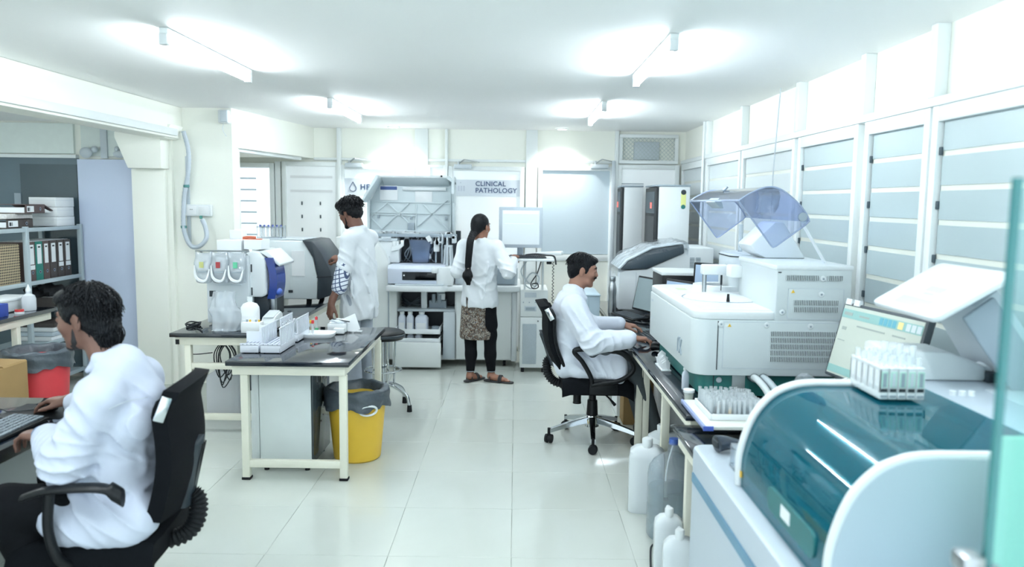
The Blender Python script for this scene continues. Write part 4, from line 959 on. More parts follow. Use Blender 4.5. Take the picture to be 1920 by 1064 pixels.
# ---- white analyzer with blue cover
t = thing('blue_front_analyzer', 'white bench analyzer with blue front cover and hanging reagent pouches', 'analyzer', (-2.1, 6.15, .75))
AW = mat('analyzer_white', (214, 222, 226), .4, var=.015)
part(t, 'case', MB().box(-2.37, -2.04, 5.9, 6.42, .765, 1.29, .012), AW)
part(t, 'shoulder', MB().prism([(-2.10, .965), (-2.10, 1.30), (-2.02, 1.325), (-1.98, 1.315), (-1.925, 1.25), (-1.92, .99), (-1.95, .965)], 'y', 5.93, 6.42, .014, seg=3), WHITE_PLASTIC)
for z in (1.19, 1.01): part(t, 'hinge', MB().box(-2.035, -2.025, 5.925, 5.935, z - .03, z + .03, .002), SLOT)
part(t, 'top_hatch', MB().prism([(-1.99, 1.318), (-1.93, 1.325), (-1.82, 1.22), (-1.83, 1.20), (-1.92, 1.27)], 'y', 5.98, 6.36, .006), WHITE_PLASTIC)
BLUEC = glass('blue_cover', (92, 124, 190), gloss=.05, rough=.12, milk=.6, milk_rgb=(26, 66, 160))
def bc(u, v):
    z = 1.27 - .32 * v; x = -1.915 + .075 * math.sin(math.pi * min(1, .15 + v * .62)) ** .8; return (x, 5.95 + .22 * u, z)
part(t, 'blue_cover', MB().sheet(bc, 4, 14, (.06, 0, 0)), BLUEC)
part(t, 'inner_column', MB().box(-1.93, -1.87, 6.18, 6.40, .97, 1.24, .01), WHITE_PLASTIC)
part(t, 'cover_grip', MB().ball((-1.855, 6.02, 1.0), (.03, .06, .03)), mat('deep_blue_plastic', (58, 92, 176), .35))
part(t, 'lower_front', MB().box(-2.04, -1.93, 6.0, 6.42, .78, .965, .006), DARK_GREY)
part(t, 'aspirator', MB().box(-1.93, -1.89, 6.04, 6.1, .80, .96, .004), STEEL)
part(t, 'power_socket', MB().box(-2.345, -2.30, 5.892, 5.902, .97, 1.015), SLOT)
part(t, 'case_seam', MB().box(-2.3, -2.1, 5.897, 5.901, 1.06, 1.063), GREY_PLASTIC)
part(t, 'sticker', MB().box(-2.3, -2.24, 5.895, 5.901, 1.09, 1.105), mat('pale_yellow_sticker', (232, 232, 160), .6))
for x in (-2.33, -1.97):
    for y in (5.94, 6.38): part(t, 'foot', MB().cyl((x, y, .75), (x, y, .785), .02, n=10), RUBBER)
part(t, 'pouch_rail', MB().cyl((-2.43, 5.86, 1.325), (-2.02, 5.86, 1.325), .006, n=8).cyl((-2.4, 5.86, 1.325), (-2.36, 5.95, 1.27), .005, n=8).cyl((-2.06, 5.86, 1.325), (-2.06, 5.95, 1.28), .005, n=8), STEEL)
POUCH = glass('silvery_reagent_pouch', (226, 233, 238), gloss=.16, rough=.16, bump=.7, bscale=22, milk=.35)
for k, x in enumerate((-2.36, -2.235, -2.105)):
    lbm = [mat('pouch_olive', (196, 200, 130), .6), mat('pouch_red', (170, 62, 66), .6), mat('pouch_green', (96, 190, 150), .6)][k]
    def po(u, v, x=x, k=k):
        a = 2 * math.pi * u; w_ = .068 * (1 - .12 * abs(2 * v - 1) ** 4); d = .034 * math.sin(math.pi * (.06 + .9 * v)) ** .6
        return (x + w_ * math.copysign(abs(math.cos(a)) ** .7, math.cos(a)) + .004 * math.sin(9 * v + k), 5.835 + d * math.sin(a) + .004 * math.sin(14 * v + 5 * u + k), 1.085 + .232 * v + .006 * math.cos(a * 2))
    t = thing('reagent_pouch', ['silvery reagent pouch with olive mark, leftmost on the rail', 'silvery reagent pouch with red mark, middle on the rail', 'silvery reagent pouch with green mark, rightmost on the rail'][k], 'pouch', (x, 5.835, 1.08), 0, 'reagent pouches')
    part(t, 'pouch_skin', MB().grid(po, 36, 16, closed_u=True), POUCH, fix=False)
    part(t, 'pouch_mark', MB().box(x - .018, x + .014, 5.794, 5.797, 1.20, 1.245), lbm)
    part(t, 'pouch_print', MB().box(x - .03, x + .035, 5.7945, 5.797, 1.165, 1.172), MID_GREY)
    cr_ = spline([(x - .055, 5.80, 1.22), (x - .045, 5.79, 1.14), (x - .01, 5.785, 1.105), (x + .035, 5.787, 1.11), (x + .056, 5.80, 1.19)], 6)
    part(t, 'pouch_fold', MB().tube(cr_, [.004 + .009 * math.sin(math.pi * i / (len(cr_) - 1)) for i in range(len(cr_))], 6), PAPER)
# boxes on top of it
solo('white_box', MB().box(-2.32, -2.13, 6.0, 6.18, 1.292, 1.40, .004), PAPER, 'white box on top of the blue-front analyzer, at the left', 'box')
solo('white_box', MB().box(-2.30, -2.2, 6.22, 6.34, 1.292, 1.47, .004), PAPER, 'tall white box standing behind the other on the blue-front analyzer', 'box')
solo('orange_clip', MB().tube(spline([(-2.13, 6.05, 1.418), (-2.08, 6.04, 1.424), (-2.03, 6.05, 1.42)], 5), .010, 8).box(-2.13, -1.985, 6.03, 6.07, 1.405, 1.412), mat('orange_red_plastic', (206, 112, 84), .5), 'orange red strip lying above the white boxes', 'strip')
solo('glove_box', MB().box(-2.11, -1.97, 6.0, 6.2, 1.33, 1.405, .004), PAPER, 'low white carton on the shoulder of the blue-front analyzer', 'carton')
# ---- analyzer under plastic film at the far right
t = thing('covered_analyzer', 'white analyzer with dark tilted lid under plastic film by the fridges', 'analyzer', (1.3, 7.3, .75))
part(t, 'case', MB().prism([(.945, .755), (.945, 1.09), (1.0, 1.115), (1.20, 1.13), (1.50, 1.27), (1.58, 1.33), (1.80, 1.33), (1.80, .755)], 'y', 7.0, 7.6, .014), mat('covered_white', (224, 230, 233), .4, var=.015))
part(t, 'case_seam', MB().box(1.10, 1.104, 6.996, 7.0, .77, 1.10), GREY_PLASTIC)
part(t, 'lid', MB().prism([(.955, 1.125), (1.02, 1.20), (1.24, 1.315), (1.52, 1.36), (1.53, 1.28), (1.19, 1.135)], 'y', 6.98, 7.62, .012), mat('slate_lid', (66, 80, 90), .35, var=.1))
part(t, 'lid_top', MB().prism([(.955, 1.128), (1.02, 1.204), (1.24, 1.319), (1.52, 1.364), (1.52, 1.374), (1.235, 1.332), (1.01, 1.215), (.94, 1.135)], 'y', 6.97, 7.62, .004), WHITE_PLASTIC)
v1 = MB()
for k in range(9):
    for q in (0, 1): v1.box(1.585 + .055 * q, 1.625 + .055 * q, 6.995, 7.001, 1.13 + .013 * k, 1.137 + .013 * k)
part(t, 'vent_slots', v1, MID_GREY, kind='stuff')
rnd = random.Random(12); ph = [(rnd.uniform(8, 40), rnd.uniform(8, 40), rnd.uniform(0, 6)) for _ in range(8)]
def film(u, v):
    pr = [(.93, 1.06), (.935, 1.14), (1.01, 1.225), (1.13, 1.29), (1.24, 1.34), (1.38, 1.365), (1.53, 1.385), (1.56, 1.36), (1.55, 1.27)]
    s_ = u * (len(pr) - 1); i = min(int(s_), len(pr) - 2); f = s_ - i
    x = pr[i][0] + (pr[i + 1][0] - pr[i][0]) * f; z = pr[i][1] + (pr[i + 1][1] - pr[i][1]) * f
    w_ = sum(math.sin(a * u * 1.4 + b * v * .7 + c) for a, b, c in ph) / 8 * .018
    y = 6.955 + .66 * max(0, v - .3) / .7 + abs(w_) * .5
    if v < .3: z -= (.3 - v) / .3 * (.05 * math.sin(math.pi * min(1, u * 1.05)) + .02); x += .02 * (.3 - v)
    return (x, y, z + w_ + .006)
part(t, 'plastic_film', MB().grid(film, 60, 34), glass('thin_crinkled_film', (240, 244, 247), gloss=.07, rough=.10, bump=.9, bscale=18, milk=.05), angle=80, fix=False)
# ---- big bench analyzer with raised clear hood
X = thing('bench_analyzer', 'large white and teal bench analyzer with raised clear blue hood', 'analyzer', (1.3, 4.4, .75))
RXW = mat('rx_white', (202, 211, 213), .4, var=.015)
pl = []
def rrect(x0, x1, y0, y1, r, n=6):
    o = []
    for cx, cy, a0 in ((x1 - r, y1 - r, 0), (x0 + r, y1 - r, 90), (x0 + r, y0 + r, 180), (x1 - r, y0 + r, 270)):
        for k in range(n + 1):
            a = R(a0 + 90 * k / n); o.append((cx + r * math.cos(a), cy + r * math.sin(a)))
    return o
part(X, 'base', MB().prism(rrect(.945, 1.64, 3.83, 5.0, .06), 'z', .762, .89), TEAL)
part(X, 'skirt_body', MB().prism(rrect(.885, 1.655, 3.78, 5.07, .085), 'z', .875, 1.155, .006), RXW)
part(X, 'seam', MB().box(1.005, 1.009, 3.777, 3.781, .905, 1.15).box(1.005, 1.009, 3.827, 3.831, .775, .9), SLOT)
part(X, 'deck_rim', MB().prism(rrect(.89, 1.33, 3.785, 5.065, .08), 'z', 1.155, 1.195, .008), WHITE_PLASTIC)
part(X, 'deck', MB().prism(rrect(.935, 1.655, 3.84, 5.03, .05), 'z', 1.18, 1.199), mat('deck_white', (226, 231, 232), .3))
part(X, 'rear_tower', MB().box(1.285, 1.655, 3.78, 4.42, 1.15, 1.425, .01), RXW)
part(X, 'tower_lid', MB().box(1.28, 1.66, 3.775, 4.43, 1.405, 1.43, .008), WHITE_PLASTIC)
part(X, 'tower_notch', MB().box(1.29, 1.305, 3.773, 3.778, 1.392, 1.397), SLOT)
def louvre(name, x0, x1, z0, z1, rows):
    h = (z1 - z0) / rows
    for r_ in range(rows):
        a, b = z0 + r_ * h + .004, z0 + (r_ + 1) * h - .004
        p = part(X, name, MB().box(x0, x1, 3.7755, 3.7785, a, b), SLOT)
        s_ = MB(); n = int((x1 - x0) / .0085)
        for k in range(n): s_.box(x0 + k * (x1 - x0) / n, x0 + k * (x1 - x0) / n + .0042, 3.771, 3.777, a, b)
        part(p, 'slats', s_, RXW, kind='stuff')
def panel_(x0, x1, z0, z1):
    part(X, 'access_panel', MB().box(x0, x1, 3.7765, 3.782, z0, z1, .003), RXW)
    g = MB()
    for a, b in (((x0, z0), (x1, z0)), ((x1, z0), (x1, z1)), ((x1, z1), (x0, z1)), ((x0, z1), (x0, z0))): g.bar((a[0], 3.7785, a[1]), (b[0], 3.7785, b[1]), .003, .004)
    part(X, 'panel_gap', g, GREY_PLASTIC)
panel_(1.035, 1.60, .915, 1.145); panel_(1.345, 1.615, 1.165, 1.315)
louvre('louvre', 1.265, 1.59, .945, 1.105, 5); louvre('louvre', 1.372, 1.59, 1.195, 1.262, 2); louvre('louvre', 1.33, 1.487, 1.352, 1.384, 1); louvre('louvre', 1.535, 1.605, 1.352, 1.384, 1)
for (x, z) in ((1.51, 1.365), (1.505, 1.288), (1.317, 1.198), (1.02, 1.135), (1.245, 1.132), (1.46, 1.128)):
    k_ = part(X, 'quarter_turn_lock', MB().lathe([(0.001, .004), (.012, .003), (.015, 0)], (0, 0, 0), 16, M=at(x, 3.775, z) @ rx_(90)), WHITE_PLASTIC)
    part(k_, 'lock_slot', MB().cyl((x, 3.7685, z), (x, 3.773, z), .005, n=8), MID_GREY)
k_ = part(X, 'quarter_turn_lock', MB().lathe([(0.001, .004), (.012, .003), (.015, 0)], (0, 0, 0), 16, M=at(1.035, 3.828, .842) @ rx_(90)), GREY_PLASTIC)
for (x, z) in ((1.062, 1.128), (1.366, 1.30), (1.20, .853)):
    part(X, 'warning_triangle', MB().prism([(x - .009, z - .006), (x + .009, z - .006), (x, z + .010)], 'y', 3.773 if z > .9 else 3.824, 3.777 if z > .9 else 3.832), WARN)
part(X, 'rating_plate', MB().box(1.10, 1.165, 3.825, 3.831, .775, .885), STEEL)
# r and x marks on the left face
lg = MB(); yc = 4.06; zc = .968
def mk(a, b, w_=.007): lg.bar((.9285, yc - a[0], zc + a[1]), (.9285, yc - b[0], zc + b[1]), .003, w_, up=(1, 0, 0))
lg_pts = [((-.045, -.035), (-.045, .03)), ((-.045, .03), (-.03, .045)), ((-.03, .045), (-.005, .045)), ((-.02, .045), (.03, -.04)), ((.032, .045), (-.012, -.035))]
for a, b in lg_pts:
    p, q = Vector((.8835, yc - a[0] * 1.2, zc + a[1])), Vector((.8835, yc - b[0] * 1.2, zc + b[1])); lg.tube([p, q], .0055, 6)
part(X, 'emblem', lg, MID_GREY)
part(X, 'side_sticker', MB().box(.8825, .8855, 4.90, 4.95, 1.10, 1.115), GREY_PLASTIC)
part(X, 'rim_sticker', MB().box(1.0, 1.06, 4.72, 4.80, 1.1995, 1.2005), mat('pale_green_sticker', (206, 222, 176), .6))
# deck contents
part(X, 'rotor_cover', MB().lathe([(0.001, .012), (.18, .012), (.205, .008), (.215, 0)], (1.17, 4.33, 1.199), 48), WHITE_PLASTIC)
part(X, 'rotor_slot', MB().lathe([(.217, .001), (.222, .003), (.226, .001)], (1.17, 4.33, 1.199), 48, cap=False), MID_GREY)
part(X, 'rotor_knob', MB().cyl((1.145, 4.12, 1.205), (1.145, 4.12, 1.245), .009, .006, 12), BLACK)
part(X, 'reagent_ring', MB().lathe([(.1, .0), (.1, .03), (.16, .03), (.165, 0)], (1.27, 4.78, 1.199), 40), WHITE_PLASTIC)
part(X, 'rear_dome', MB().prism(rrect(1.30, 1.66, 4.62, 5.0, .09), 'z', 1.199, 1.43, .012), RXW)
part(X, 'dome_gap', MB().prism(rrect(1.297, 1.5, 4.617, 5.003, .09), 'z', 1.408, 1.414), SLOT)
for (x, y, z, x1) in ((1.10, 4.55, 1.37, 1.25), (1.32, 4.25, 1.40, 1.46)):
    p = part(X, 'sampling_arm', MB().box(x, x1, y - .035, y + .035, z - .06, z, .01), WHITE_PLASTIC)
    part(p, 'arm_column', MB().cyl((x + .02 if x < 1.2 else x1 - .02, y, 1.2), (x + .02 if x < 1.2 else x1 - .02, y, z - .05), .013, n=14), STEEL)
    px = x1 - .03 if x < 1.2 else x + .03
    part(p, 'probe', MB().cyl((px, y, 1.215), (px, y, z - .06), .0025, n=8).cyl((px, y, z - .12), (px, y, z - .06), .006, n=8), SLOT)
part(X, 'mixer_block', MB().box(1.22, 1.40, 4.36, 4.46, 1.31, 1.38, .01), CREAM_PLASTIC)
part(X, 'wash_station', MB().box(1.36, 1.43, 4.5, 4.56, 1.2, 1.29, .008), CREAM_PLASTIC)
# clear raised hood
HG = glass('clear_blue_hood', (226, 231, 243), gloss=.06, rough=.05)
HE = mat('hood_edge', (150, 164, 190), .25, var=.05)
prof = spline([(1.105, 0, 1.742), (1.16, 0, 1.778), (1.24, 0, 1.81), (1.31, 0, 1.80), (1.39, 0, 1.742), (1.44, 0, 1.685), (1.46, 0, 1.645)], 6)
def hoodf(u, v):
    i = min(int(u * (len(prof) - 1)), len(prof) - 1); p = prof[i]; return (p.x, 3.86 + 1.08 * v, p.z)
H = part(X, 'clear_hood', MB().sheet(hoodf, len(prof) - 1, 6, .004), HG, angle=60)
for y in (3.86, 4.94):
    poly = [(p.x, p.z) for p in prof] + [(1.44, 1.625), (1.30, 1.518), (1.285, 1.512), (1.275, 1.522)]
    part(H, 'hood_side', MB().prism(poly, 'y', y - .002, y + .002), HG)
    part(H, 'hood_rim', MB().tube([(p[0], y, p[1]) for p in poly], .0045, 6, closed=True), HE)
part(H, 'hood_front_edge', MB().bar((1.105, 3.86, 1.742), (1.105, 4.94, 1.742), .008, .012, .003), HE)
part(H, 'hood_handle', MB().prism([(1.095, 1.735), (1.13, 1.76), (1.15, 1.70), (1.135, 1.70)], 'y', 4.3, 4.5, .004), MID_GREY)
part(H, 'hood_pin', MB().cyl((1.2, 4.52, 1.80), (1.225, 4.52, 1.825), .008, n=8), MID_GREY)
part(H, 'hinge_disc', MB().cyl((1.425, 3.853, 1.665), (1.425, 3.868, 1.665), .022, n=16), MID_GREY)
part(X, 'hood_arm', MB().prism([(1.29, 1.50), (1.42, 1.63), (1.47, 1.63), (1.60, 1.43), (1.38, 1.43), (1.32, 1.46)], 'y', 4.25, 4.5, .012), WHITE_PLASTIC)
part(X, 'hood_arm', MB().bar((1.46, 3.95, 1.63), (1.585, 3.95, 1.43), .02, .012, .003), WHITE_PLASTIC)
part(X, 'dome_vial', MB().cyl((1.41, 4.85, 1.43), (1.41, 4.85, 1.60), .014, n=10), CLEARP)
# hoses behind the teal base
for k, x in enumerate((1.215, 1.26)):
    part(X, 'drain_hose', MB().tube(spline([(x - .02, 3.82, .86), (x - .02, 3.74, .87), (x + .01, 3.68, .83), (x + .03, 3.62, .765)], 6), .017, 10), (WHITE_PLASTIC, GREY_PLASTIC)[k])
    part(X, 'hose_collar', MB().cyl((x - .02, 3.77, .867), (x - .02, 3.83, .862), .022, n=14), STEEL)
# ---- teal-hooded analyzer in the right foreground
T = thing('hooded_analyzer', 'white floor-standing analyzer with large teal see-through hood, right foreground', 'analyzer', (1.27, 2.1, 0))
TW = mat('hooded_white', (184, 196, 206), .36, var=.012)
part(T, 'body', MB().prism(rrect(.70, 1.86, 1.3, 2.96, .05), 'z', .03, .785, .012), TW)
part(T, 'trim_band', MB().box(.694, .702, 1.36, 2.90, .655, .69), mat('slate_blue_band', (98, 142, 168), .45))
part(T, 'kick_plate', MB().box(.74, 1.84, 1.34, 2.92, 0, .04), DARK_GREY)
part(T, 'rear_deck', MB().box(1.33, 1.85, 1.34, 2.95, .78, 1.125, .012), TW)
cp = spline([(.762, 0, .785), (.763, 0, .90), (.80, 0, 1.02), (.86, 0, 1.095), (.93, 0, 1.128), (1.0, 0, 1.136)], 8) + [Vector((1.1, 0, 1.136)), Vector((1.2, 0, 1.136)), Vector((1.34, 0, 1.136))]
# even arc-length samples
TG = glass('teal_see_through_hood', (120, 204, 212), gloss=.05, rough=.02, milk=.24, milk_rgb=(34, 138, 158))
def tf(u, v):
    s_ = u * (len(cp) - 1); i = min(int(s_), len(cp) - 2); f = s_ - i; p = cp[i].lerp(cp[i + 1], f); return (p.x + .006, 1.79 + .72 * v, p.z - .006)
hd = part(T, 'teal_hood', MB().sheet(tf, len(cp) - 1, 4, (.004, 0, .003)), TG, angle=60)
poly = [(p.x, p.z) for p in cp] + [(1.34, .785)]
part(T, 'far_end_plate', MB().prism(poly, 'y', 2.505, 2.53), TW, angle=50)
part(T, 'near_end_plate', MB().prism(poly, 'y', 1.755, 1.79), TW, angle=50)
for y in (2.512, 1.772): part(T, 'end_plate_rim', MB().tube([(p.x - .002, y, p.z + .002) for p in cp], .014, 8), WHITE_PLASTIC, angle=60)
INN = mat('inner_pale', (188, 206, 206), .5, var=.08)
part(T, 'inner_floor', MB().box(.79, 1.32, 1.79, 2.5, .785, .80), INN)
part(T, 'inner_wall', MB().box(1.28, 1.32, 1.79, 2.5, .80, 1.10), INN)
part(T, 'rack_guide', MB().box(.83, .86, 1.8, 2.5, .80, .86, .004), WHITE_PLASTIC)
part(T, 'rack_guide', MB().box(.93, .95, 1.8, 2.5, .80, .90, .004), WHITE_PLASTIC)
part(T, 'inner_bridge', MB().box(1.0, 1.04, 1.8, 2.5, .98, 1.02, .006), GREY_PLASTIC)
part(T, 'inner_carousel', MB().lathe([(0.001, .12), (.13, .12), (.15, .10), (.15, 0)], (1.12, 2.15, .80), 36), GREY_PLASTIC)
part(T, 'inner_tubing', MB().tube(spline([(1.0, 2.46, 1.08), (.96, 2.35, 1.07), (1.0, 2.2, 1.06), (1.08, 2.05, 1.07), (1.12, 1.9, 1.07), (1.2, 1.84, 1.06)], 8), .008, 8), DARK_GREY)
part(T, 'hood_grip', MB().prism(rrect(1.86, 2.22, .83, .90, .03), 'x', .757, .766), mat('dark_teal_grip', (24, 106, 108), .4))
part(T, 'hood_sticker', MB().box(.755, .7575, 2.03, 2.10, .85, .885), PAPER)
part(T, 'warning_sticker', MB().box(.757, .7605, 2.485, 2.503, .82, .84), WARN)
# raised reagent lid and its bracket
LM = Matrix.Identity(4)
lid = part(T, 'reagent_lid', MB().prism(rrect(0, .29, 2.44, 2.88, .03), 'z', 0, .022, .006, M=at(1.345, 0, 1.35) @ ry_(-31)), WHITE_PLASTIC)
part(lid, 'lid_grip', MB().box(.03, .075, 2.56, 2.76, .0215, .0235, .001, M=at(1.345, 0, 1.35) @ ry_(-31)), GREY_PLASTIC)
lidM = at(1.345, 0, 1.35) @ ry_(-31)
part(lid, 'lid_emblem', MB().box(.12, .15, 2.60, 2.70, .0215, .023, M=lidM).box(.10, .112, 2.62, 2.68, .0215, .023, M=lidM), GREY_PLASTIC)
part(T, 'lid_bracket', MB().prism([(1.50, 1.40), (1.57, 1.46), (1.80, 1.16), (1.80, 1.12), (1.68, 1.12)], 'y', 2.5, 2.82, .012), GREY_PLASTIC)
part(T, 'bracket_face', MB().bar((1.50, 2.49, 1.40), (1.70, 2.49, 1.13), .02, .12, .008), MID_GREY)
part(T, 'arm_housing', MB().prism([(1.28, 1.125), (1.28, 1.235), (1.5, 1.225), (1.62, 1.18), (1.64, 1.125)], 'y', 2.62, 2.80, .012), WHITE_PLASTIC)
part(T, 'pipette_joint', MB().ball((1.66, 2.68, 1.15), (.035, .05, .04)), GREY_PLASTIC)
part(T, 'hinge_block', MB().box(1.62, 1.66, 2.6, 2.68, 1.12, 1.16, .006), DARK_GREY)
part(T, 'deck_recess', MB().box(1.55, 1.8, 2.2, 2.5, 1.12, 1.128, .003), GREY_PLASTIC)
for k in range(3): part(T, 'deck_button', MB().cyl((1.40 + .03 * k, 2.42, 1.124), (1.40 + .03 * k, 2.42, 1.14), .01, n=12), PAPER)
# monitor standing behind it
SW = mat('software_screen', (186, 194, 184), .3, emit=.06, var=.02)
def scr2(P, sc, M_):
    TB = mat('screen_teal_bar', (136, 178, 174), .3, emit=.06)
    P('tool_bar', MB().box(-.265, .265, -.0035, -.002, .275, .315, M=M_), TB, sc)
    for k in range(4): P('tool_icon', MB().box(0 + .028 * k, .022 + .028 * k, -.0045, -.0035, .28, .31, M=M_), mat('icon_blue', (92, 160, 178), .3, emit=.06), sc)
    P('tool_icon', MB().box(.12, .15, -.0045, -.0035, .28, .31, M=M_), mat('icon_amber', (232, 206, 140), .3, emit=.06), sc)
    for k in range(3): P('tool_icon', MB().box(.17 + .032 * k, .195 + .032 * k, -.0045, -.0035, .28, .31, M=M_), SCREEN_W, sc)
    GL = mat('screen_text_grey', (140, 150, 146), .3, emit=.15)
    P('toolbar_logo', MB().box(-.25, -.19, -.0045, -.0035, .288, .302, M=M_).box(-.14, -.07, -.0045, -.0035, .29, .298, M=M_), GL, sc)
    P('screen_text', MB().box(-.14, .05, -.0035, -.002, .245, .252, M=M_).box(.1, .18, -.0035, -.002, .245, .252, M=M_).box(-.24, -.21, -.0035, -.002, .22, .235, M=M_).box(-.25, -.2, -.0035, -.002, .17, .174, M=M_), GL, sc)
    P('status_bar', MB().box(-.265, .265, -.0035, -.002, .022, .055, M=M_), TB, sc)
    for x in (-.24, -.18): P('bezel_tape', MB().box(x - .02, x + .02, -.006, .01, .335, .362, M=M_), PAPER)
monitor('dark-framed monitor showing beige software behind the teal hood', (1.485, 3.245, .95), .56, .345, -80, 14, mat('dark_monitor_frame', (66, 74, 80), .4), SW, .014, stand_z=.752, depth=.035, extra=scr2)
# ================================================================== people: smooth implicit bodies turned into meshes
class Field:
    def __init__(s, lo, hi, h):
        s.lo = np.array(lo, float); s.h = h; s.n = np.ceil((np.array(hi, float) - s.lo) / h).astype(int) + 1
        s.d = np.full(s.n, .15, np.float32)
        s.ax = [(s.lo[i] + h * np.arange(s.n[i])).astype(np.float32) for i in range(3)]
    def region(s, lo, hi):
        a = np.maximum(np.floor((lo - s.lo) / s.h).astype(int), 0); b = np.minimum(np.ceil((hi - s.lo) / s.h).astype(int) + 1, s.n)
        return (None if np.any(b <= a) else tuple(slice(a[i], b[i]) for i in range(3)))
    def local(s, sl, M):
        g = np.meshgrid(*[s.ax[i][sl[i]] for i in range(3)], indexing='ij', sparse=True)
        if M is None: return g
        I = np.array(M.inverted()); return [I[r, 0] * g[0] + I[r, 1] * g[1] + I[r, 2] * g[2] + I[r, 3] for r in range(3)]
    def put(s, p):
        kind, M, k, op = p['t'], p.get('M'), p.get('k', .02), p.get('op', 'u')
        if kind == 'rc':
            a, b = np.array(p['a'], float), np.array(p['b'], float); r = max(p['ra'], p['rb']); lo, hi = np.minimum(a, b) - r, np.maximum(a, b) + r
        else:
            c, r = np.array(p['c'], float), np.array(p['r'], float); q = r.max() if p.get('Q') is not None else r; lo, hi = c - q, c + q
        if M is not None:
            cs = np.array([tuple(M @ Vector((x, y, z))) for x in (lo[0], hi[0]) for y in (lo[1], hi[1]) for z in (lo[2], hi[2])]); lo, hi = cs.min(0), cs.max(0)
        pad = k + 2.5 * s.h + .012; sl = s.region(lo - pad, hi + pad)
        if sl is None: return
        X, Y, Z = s.local(sl, M)
        if kind == 'rc':
            ba = b - a; L = float(ba @ ba) + 1e-12
            t = np.clip(((X - a[0]) * ba[0] + (Y - a[1]) * ba[1] + (Z - a[2]) * ba[2]) / L, 0, 1)
            sq = p.get('sq', (1, 1, 1))
            d = np.sqrt(((X - a[0] - t * ba[0]) / sq[0]) ** 2 + ((Y - a[1] - t * ba[1]) / sq[1]) ** 2 + ((Z - a[2] - t * ba[2]) / sq[2]) ** 2) - (p['ra'] + (p['rb'] - p['ra']) * t)
        elif kind == 'el':
            x, y, z = X - c[0], Y - c[1], Z - c[2]
            if p.get('Q') is not None:
                Q = np.array(p['Q'].to_3x3().transposed()); x, y, z = [Q[i, 0] * x + Q[i, 1] * y + Q[i, 2] * z for i in range(3)]
            k0 = np.sqrt((x / r[0]) ** 2 + (y / r[1]) ** 2 + (z / r[2]) ** 2); k1 = np.sqrt((x / r[0] ** 2) ** 2 + (y / r[1] ** 2) ** 2 + (z / r[2] ** 2) ** 2)
            d = k0 * (k0 - 1) / np.maximum(k1, 1e-6)
        else:  # box
            q = [np.abs(v) - rr for v, rr in zip((X - c[0], Y - c[1], Z - c[2]), r)]
            d = np.sqrt(sum(np.maximum(v, 0) ** 2 for v in q)) + np.minimum(np.maximum(np.maximum(q[0], q[1]), q[2]), 0) - p.get('rd', 0)
        cur = s.d[sl]
        if op == 'u':
            hh = np.clip(.5 + .5 * (cur - d) / k, 0, 1); s.d[sl] = cur + (d - cur) * hh - k * hh * (1 - hh)
        elif op == 's':
            hh = np.clip(.5 - .5 * (cur + d) / k, 0, 1); s.d[sl] = cur + (-d - cur) * hh + k * hh * (1 - hh)
    def disp(s, fn):
        g = np.meshgrid(*s.ax, indexing='ij', sparse=True); s.d += fn(*g).astype(np.float32)
    def mesh(s):
        d = s.d; sg = d < 0; n = d.shape
        c = np.zeros(tuple(m - 1 for m in n), np.int8)
        for i in (0, 1):
            for j in (0, 1):
                for k in (0, 1): c += sg[i:n[0] - 1 + i, j:n[1] - 1 + j, k:n[2] - 1 + k]
        act = np.argwhere((c > 0) & (c < 8)); idx = np.full(c.shape, -1, np.int32); idx[tuple(act.T)] = np.arange(len(act))
        acc = np.zeros((len(act), 3)); cnt = np.zeros(len(act)); cor = [(i, j, k) for i in (0, 1) for j in (0, 1) for k in (0, 1)]
        val = {q: d[act[:, 0] + q[0], act[:, 1] + q[1], act[:, 2] + q[2]].astype(float) for q in cor}
        for q in cor:
            for a in range(3):
                if q[a]: continue
                w_ = list(q); w_[a] = 1; w_ = tuple(w_); v0, v1 = val[q], val[w_]; m = (v0 < 0) != (v1 < 0)
                t = v0[m] / (v0[m] - v1[m]); pt = np.tile(np.array(q, float), (m.sum(), 1)); pt[:, a] = t; acc[m] += pt; cnt[m] += 1
        V = s.lo + s.h * (act + acc / cnt[:, None]); F = []
        for a in range(3):
            b, e = (a + 1) % 3, (a + 2) % 3; lo_ = [slice(None)] * 3; hi_ = [slice(None)] * 3; lo_[a] = slice(0, n[a] - 1); hi_[a] = slice(1, n[a])
            E = np.argwhere(sg[tuple(lo_)] != sg[tuple(hi_)]); E = E[(E[:, b] > 0) & (E[:, e] > 0) & (E[:, b] < n[b] - 1) & (E[:, e] < n[e] - 1)]
            def cell(db, de):
                q = E.copy(); q[:, b] -= db; q[:, e] -= de; return idx[tuple(q.T)]
            Q = np.stack([cell(1, 1), cell(0, 1), cell(0, 0), cell(1, 0)], 1); neg = sg[tuple(E.T)]
            Q[~neg] = Q[~neg][:, ::-1]; F.append(Q)
        F = np.concatenate(F); return V, F[(F >= 0).all(1)]
def np_part(p, name, V, F, m, label=None, relax=1):
    if relax:                                               # a light Laplacian pass
        for _ in range(relax):
            acc = np.zeros_like(V); cn = np.zeros(len(V))
            for i in range(4):
                a, b = F[:, i], F[:, (i + 1) % 4]; np.add.at(acc, a, V[b]); np.add.at(cn, a, 1); np.add.at(acc, b, V[a]); np.add.at(cn, b, 1)
            V = V * .5 + .5 * acc / np.maximum(cn, 1)[:, None]
    I = np.array(rootmat(p).inverted()); V = V @ I[:3, :3].T + I[:3, 3]
    me = bpy.data.meshes.new(name); me.from_pydata(V.tolist(), [], F.tolist()); me.update()
    me.polygons.foreach_set('use_smooth', [True] * len(me.polygons)); me.materials.append(m)
    o = bpy.data.objects.new(name, me); C.objects.link(o); o.parent = p
    if label: o['label'] = label
    return o
